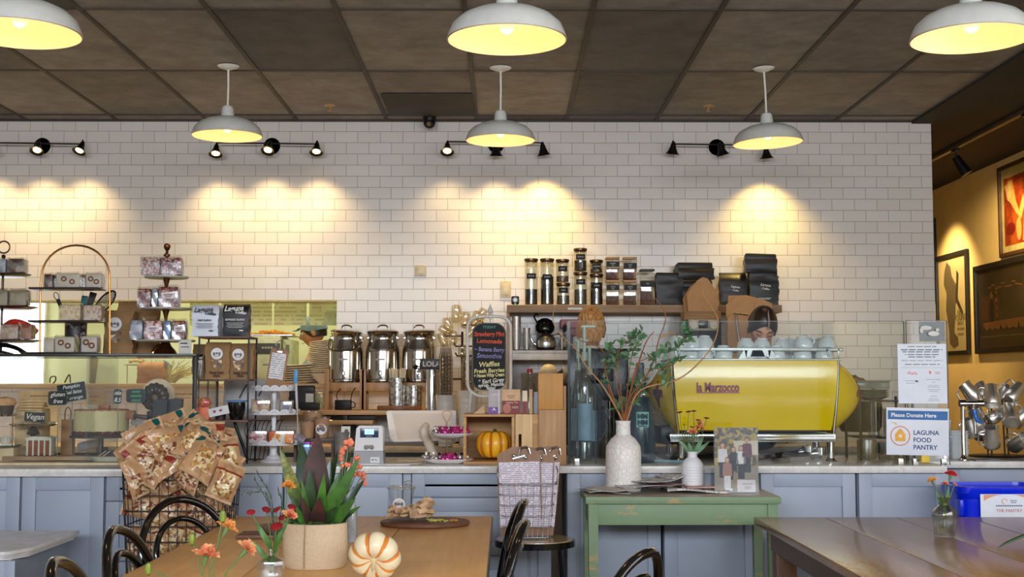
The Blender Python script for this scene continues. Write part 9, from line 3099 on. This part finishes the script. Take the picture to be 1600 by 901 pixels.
for i,(u0,u1,vt,vb,y,ry,l)in enumerate(((829,866,696,832,ym+.055,5,'rear clipboard leaning right in the wire basket'),(800,862,698,832,ym+.035,2,'middle clipboard of menus in the wire basket'),(780,848,697,834,ym+.005,-1.5,'front clipboard with a two column printed menu in the wire basket'))):
 A,B=at(u0,vt,y),at(u1,vb,y)
 w_=(B.x-A.x)/2
 H=A.z-zs_-.012
 t=thing('clipboard',l,'clipboard',((A.x+B.x)/2,y,zs_+.010),0,'clipboards in the wire basket',rot=(R(-1),R(ry),0))
 MB().prism([(-w_*.9,0),(w_*.9,0),(w_,H*.3),(w_,H*.9),(w_*.9,H*.94),(w_*.3,H),(-w_*.3,H),(-w_*.9,H*.93),(-w_,H*.9),(-w_,H*.3)],0,.004).build('board',BRD,t)
 MB().span((-w_*.94,-.004,H*.10),(w_*.94,-.001,H*.83)).build('menu_sheet',MEN,t)
 MB().box((0,-.006,H*.88),(.06,.010,.012),0,(0,R(-14),0),.003).tube(SP([(.0,-.006,H*.90),(.01,-.010,H*.98),(.04,-.010,H*.99),(.05,-.006,H*.92)],4),.0055,8).ball((-.022,-.012,H*.90),.009,0,10).ball((.030,-.012,H*.88),.009,0,10).build('clip',CHROME,t)
#people
def skinned(verts,edges,sub=2):
 me=bpy.data.meshes.new('tmp_skin')
 me.from_pydata([tuple(v[0])for v in verts],edges,[])
 o=bpy.data.objects.new('tmp_skin',me)
 COL.objects.link(o)
 md=o.modifiers.new('skin','SKIN')
 md.use_smooth_shade=True
 lay=me.skin_vertices[0].data if me.skin_vertices else None
 if lay is None:
  bm=bmesh.new()
  bm.from_mesh(me)
  bm.verts.layers.skin.verify()
  bm.to_mesh(me)
  bm.free()
  lay=me.skin_vertices[0].data
 for i,(c,r)in enumerate(verts):
  lay[i].radius=(r,r)if not isinstance(r,tuple)else r
  lay[i].use_root=(i==0)
 sb=o.modifiers.new('sub','SUBSURF')
 sb.levels=sb.render_levels=sub
 dg=bpy.context.evaluated_depsgraph_get()
 m2=bpy.data.meshes.new_from_object(o.evaluated_get(dg))
 vs=[v.co.copy()for v in m2.vertices]
 fs=[tuple(p.vertices)for p in m2.polygons]
 bpy.data.objects.remove(o)
 return vs,fs
def head_mesh(mx,s=1.0):
 def g(x,y,z,cx,cz,sx_,sz2):
  return math.exp(-((x-cx)/sx_)**2-((z-cz)/sz2)**2)
 def fn(i,j):
  a=2*PI*i
  th=-PI/2+PI*j
  x=.076*math.cos(th)*math.sin(a)
  y=-.096*math.cos(th)*math.cos(a)
  z=.116*math.sin(th)
  if z<0:
   k=min(1,-z/.116)
   x*=1-.34*k
   if y>0:
    y*=1-.45*k
   else:
    y*=1-.04*k
  if y<0:
   y-=.026*g(x,y,z,0,-.018,.012,.024)+.010*g(x,y,z,0,-.032,.018,.010)
   y+=.012*(g(x,y,z,.030,.006,.016,.012)+g(x,y,z,-.030,.006,.016,.012))
   y-=.006*g(x,y,z,0,.026,.045,.010)
   y-=.008*g(x,y,z,0,-.062,.022,.007)+.005*g(x,y,z,0,-.074,.018,.006)
   y+=.004*g(x,y,z,0,-.068,.030,.003)
   y-=.012*g(x,y,z,0,-.100,.026,.014)
  return(x*s,y*s,z*s)
 mb=MB().grid(fn,64,44,0,mx)
 for sd in(-1,1):
  mb.ball((0,0,0),(.010,.020,.032),0,14,mx@MT((sd*.078*s,.010*s,-.006*s))@MR(sd*.3,4,'Z'))
 return mb
def hand_bones(V,E,wrist,d,palmn,r=.0):
 w=Vector(V[wrist][0])
 d=Vector(d).normalized()
 n=Vector(palmn).normalized()
 s=d.cross(n).normalized()
 V.append((w+d*.045,.026))
 pm=len(V)-1
 E.append((wrist,pm))
 for k,(off,L)in enumerate(((-.026,.066),(-.009,.076),(.009,.072),(.026,.058))):
  last=pm
  q=w+d*.080+s*off
  V.append((q,.011))
  E.append((last,len(V)-1))
  last=len(V)-1
  for f,b_ in((.45,.15),(.8,.45),(1.0,.75)):
   V.append((q+d*L*f*(1-b_*.3)+n*L*f*b_*.6+s*off*.25,.0085-.0015*f))
   E.append((last,len(V)-1))
   last=len(V)-1
 q=w+d*.02-s*.028
 last=pm
 for f in(0,.5,1.0):
  V.append((q+(d*.7-s*.6+n*.3).normalized()*.050*f+d*.01,.0115-.003*f))
  E.append((last,len(V)-1))
  last=len(V)-1
def person(x,y,rz,label,headc,head_tilt,head_turn,skin,shirt,trousers,arms,lean=.0,hgt=1.70,extras=None,headrz=0):
 t=thing('person',label,'person',(x,y,0),rz)
 k=hgt/1.72
 hc=Vector(headc)
 sh_c=Vector((0,hc.y*.55+.0,hc.z-.27*k))
 V=[(Vector((0,0,.95*k)),(.125*k,.10*k)),(Vector((0,sh_c.y*.4,1.12*k)),(.115*k,.090*k)),(Vector((0,sh_c.y*.8,sh_c.z-.10)),(.135*k,.10*k)),(sh_c,(.09*k,.07*k)),(Vector((0,(sh_c.y+hc.y)/2+.02,(sh_c.z+hc.z)/2-.01)),.052*k),(hc+Vector((0,.02,-.03)),.055)]
 E=[(0,1),(1,2),(2,3),(3,4),(4,5)]
 SV,SE=[V[i]for i in range(4)],[(0,1),(1,2),(2,3)]
 SV=[(Vector(c),(r[0]*1.10,r[1]*1.14))for c,r in SV]
 for s,(el,wr_,hd_)in zip((-1,1),arms):
  shp=sh_c+Vector((s*.165*k,0,-.02))
  b0=len(V)
  V+=[(shp,.056*k),(Vector(el),.042*k),(Vector(wr_),.027*k)]
  E+=[(3,b0),(b0,b0+1),(b0+1,b0+2)]
  hand_bones(V,E,b0+2,hd_,(0,-.2,-1))
  c0=len(SV)
  SV+=[(shp,.066*k),(Vector(el),.055*k),(Vector(el).lerp(Vector(wr_),.45),.046*k)]
  SE+=[(3,c0),(c0,c0+1),(c0+1,c0+2)]
 TV,TE=[(Vector((0,0,.98*k)),(.140*k,.118*k))],[]
 for s in(-1,1):
  b0=len(V)
  V+=[(Vector((s*.09,0,.88*k)),.085*k),(Vector((s*.10,-.01,.50*k)),.056*k),(Vector((s*.105,.01,.10*k)),.040*k),(Vector((s*.11,-.10,.035*k)),.036*k)]
  E+=[(0,b0),(b0,b0+1),(b0+1,b0+2),(b0+2,b0+3)]
  c0=len(TV)
  TV+=[(Vector((s*.09,0,.86*k)),.100*k),(Vector((s*.10,-.01,.50*k)),.074*k),(Vector((s*.105,.01,.10*k)),.066*k)]
  TE+=[(0,c0),(c0,c0+1),(c0+1,c0+2)]
 vs,fs=skinned(V,E)
 hmx=MT(hc)@MR(R(headrz),4,'Z')@MR(R(head_turn),4,'Y')@MR(R(head_tilt),4,'X')
 mb=head_mesh(hmx,1.0)
 mb.add(vs,fs,0,True)
 tmp=mb.build('tmp_body',skin)
 md=tmp.modifiers.new('r','REMESH')
 md.mode='VOXEL'
 md.voxel_size=.0055
 md.use_smooth_shade=True
 s2=tmp.modifiers.new('s','SMOOTH')
 s2.iterations=3
 s2.factor=.4
 dg=bpy.context.evaluated_depsgraph_get()
 me=bpy.data.meshes.new_from_object(tmp.evaluated_get(dg))
 bpy.data.objects.remove(tmp)
 body=bpy.data.objects.new('body',me)
 COL.objects.link(body)
 body.parent=t
 vs,fs=skinned(SV,SE)
 MB().add(vs,fs,0,True).build('shirt',shirt,t,sharp=80)
 vs,fs=skinned(TV,TE)
 MB().add(vs,fs,0,True).build('trousers',trousers,t,sharp=80)
 for s in(-1,1):
  MB().ball((s*.11,-.06,.045),(.052,.135,.048),0,16).build('shoe',M('black_shoe',(26,26,28),.4),t)
 return t,hmx
def face(t,hmx,lid=True,iris=(70,50,36)):
 for s in(-1,1):
  c=hmx@Vector((s*.030,-.082,.006))
  MB().ball(c,.0125,0,14).build('eyelid' if lid else 'eye',M('eyelid_skin',(186,132,106),.5)if lid else M('eye_white',(226,220,212),.2),t)
  if not lid:
   MB().ball(hmx@Vector((s*.030,-.0915,.006)),.006,0,10).build('iris',M('iris_brown',iris,.2),t)
  pts=[hmx@Vector((s*(.014+.010*i),-.094+.0022*i*i*.6,.024+.004*math.sin(i*.9)))for i in range(5)]
  MB().tube(pts,[.0018,.0026,.0026,.0022,.0012],6).build('eyebrow',M('dark_brow',(44,28,22),.8),t)
  if lid:
   pts=[hmx@Vector((s*(.018+.006*i),-.0955+.001*i*i*.5,.0015-.0015*math.sin(i*.8)))for i in range(5)]
   MB().tube(pts,.0013,5).build('eyelash',M('dark_brow',(44,28,22),.8),t)
 pts=[hmx@Vector((-.020+.005*i,-.101+.0009*(i-4)**2*.5,-.068+.0012*math.sin(i)))for i in range(9)]
 MB().tube(pts,[.0015,.003,.004,.0042,.0045,.0042,.004,.003,.0015],6).build('lips',M('lip_rose',(170,96,84),.45),t)
def hair_cap(hmx,mat,t,front=.30,low=-.2,puff=1.10,seed=0,name='hair',back=0):
 mb=MB()
 def fn(i,j):
  a=2*PI*i
  d=math.cos(a)
  lo=low+(front-low)*max(0,d)**1.5
  th=math.asin(max(-.95,min(.95,lo)))+(PI/2-math.asin(max(-.95,min(.95,lo))))*j
  st_=1+.012*math.sin(46*a+3*j+seed)
  x=.076*puff*math.cos(th)*math.sin(a)*st_
  y=-.096*puff*math.cos(th)*math.cos(a)*st_+.004
  z=.116*(puff+.01)*math.sin(th)
  return(x,y,z)
 mb.grid(fn,96,20,0,hmx)
 mb.grid(lambda i,j:tuple(Vector(fn(i,j))*.96),96,20,0,hmx)
 return mb.build(name,mat,t,sharp=80)
def strands(name,base,axis,L,r,n,mat,t,seed=0,bun=False):
 rr=random.Random(seed)
 mb=MB()
 for k in range(n):
  if bun:
   a0,inc=rr.uniform(0,6.28),rr.uniform(-1,1)
   pts=[]
   for i in range(9):
    a=a0+i*.45
    pts.append(Vector(base)+Vector((r*math.cos(a)*math.cos(inc),r*.8*math.sin(inc)*math.cos(a*.5),r*math.sin(a)))*rr.uniform(.92,1.05))
   mb.tube(pts,.006,6)
 mb.ball(base,(r*.92,r*.8,r*.92),0,18)
 return mb.build(name,mat,t,sharp=80)
SKIN=M('fair_skin',(224,172,142),.5,0,var=.04,scale=6)
SKIN2=M('tanned_skin',(196,132,88),.5,0,var=.05,scale=6)
BLOND=mottled('auburn_blond_hair',[(.3,(120,72,30)),(.5,(196,138,70)),(.7,(226,178,110))],30,.45,'noise',(3,3,1),bump=.3)
DARKH=mottled('dark_brown_hair',[(.3,(30,20,17)),(.6,(50,34,28))],30,.35,'noise',(3,3,1),bump=.2)
BLKSH=M('black_shirt',(28,27,29),.8,bump=.1)
BRNSH=M('dark_brown_shirt',(52,40,34),.8,bump=.1)
y1=7.45
c1=at(924,512,y1)
t,hm=person(c1.x+.0,y1+.02,PI,'person with auburn blond tied up hair in black, back turned, behind the glass guard',(0,0,c1.z),0,0,SKIN,BLKSH,M('dark_trousers',(34,34,40),.8),[((-.27,-.02,1.12),(-.20,-.26,1.02),(.2,-1,-.1)),((.27,-.02,1.12),(.18,-.26,1.02),(-.2,-1,-.1))],hgt=1.70)
face(t,hm,False)
hair_cap(hm,BLOND,t,.35,-.45,1.12)
strands('hair_bun',hm@Vector((.008,.070,.062)),None,0,.052,30,BLOND,t,3,True)
mb=MB()
for k in range(14):
 a=-1.0+k*.15
 mb.tube(SP([hm@Vector((.06*math.sin(a),.075+.02*math.cos(a),.02)),hm@Vector((.055*math.sin(a),.105,-.06)),hm@Vector((.055*math.sin(a)+.01,.085,-.085-.012*(k%3)))],4),[.009]*4+[.007]*4+[.003],6)
mb.build('loose_strands',BLOND,t)
MB().tube(SP([(-.10,-.09,1.40),(-.06,.0,1.47),(0,.03,1.475),(.06,.0,1.47),(.10,-.09,1.40)],4),.006,6).build('apron_strap',M('black_strap',(20,20,22),.7),t)
y2=7.22
c2=at(1191,510,y2)
t,hm=person(c2.x,y2+.16,0,'person with dark tied back hair looking down behind the yellow espresso machine',(0,-.16,c2.z),38,5,SKIN,BRNSH,M('dark_trousers',(34,34,40),.8),[((-.30,-.06,1.14),(-.16,-.26,1.06),(.5,-.8,-.3)),((.30,-.06,1.14),(.16,-.26,1.06),(-.5,-.8,-.3))],hgt=1.66)
face(t,hm,True)
hair_cap(hm,DARKH,t,.48,-.45,1.09)
MB().tube([hm@Vector((.010+.003*math.sin(i),-.104*math.cos(.42+i*.16)*1.10,.116*math.sin(.42+i*.16)*1.125))for i in range(7)],[.003,.0055,.006,.006,.005,.004,.002],6).build('grey_streak',M('ash_streak',(150,128,116),.4),t)
strands('hair_knot',hm@Vector((.0,.108,.0)),None,0,.035,16,DARKH,t,7,True)
y3=9.95
c3=at(490,519,y3)
t,hm=person(c3.x,y3,-PI/2,'person in profile with a grey blue cap working in the kitchen behind the hatch',(0,0,c3.z),12,0,SKIN2,M('grey_shirt',(112,118,124),.8),M('dark_trousers',(34,34,40),.8),[((-.26,-.06,1.14),(-.18,-.28,1.10),(.2,-1,-.1)),((.26,-.06,1.14),(.18,-.28,1.10),(-.2,-1,-.1))],hgt=1.64)
face(t,hm,False)
hair_cap(hm,DARKH,t,.50,-.35,1.05)
cap_=hair_cap(hm,M('grey_blue_cap',(116,134,146),.7),t,.36,.05,1.15,name='cap')
MB().grid(lambda i,j:tuple(hm@Vector(((i-.5)*.14,-.098-.06*j*math.cos((i-.5)*2.4),.052-.012*j))),10,4).build('cap_peak',M('grey_blue_cap',(116,134,146),.7),t)
MB().tube([(-.22,-.12,1.40),(0,-.12,1.30),(.0,-.14,1.0)],.01,6).build('apron_strap',M('black_strap',(20,20,22),.7),t)
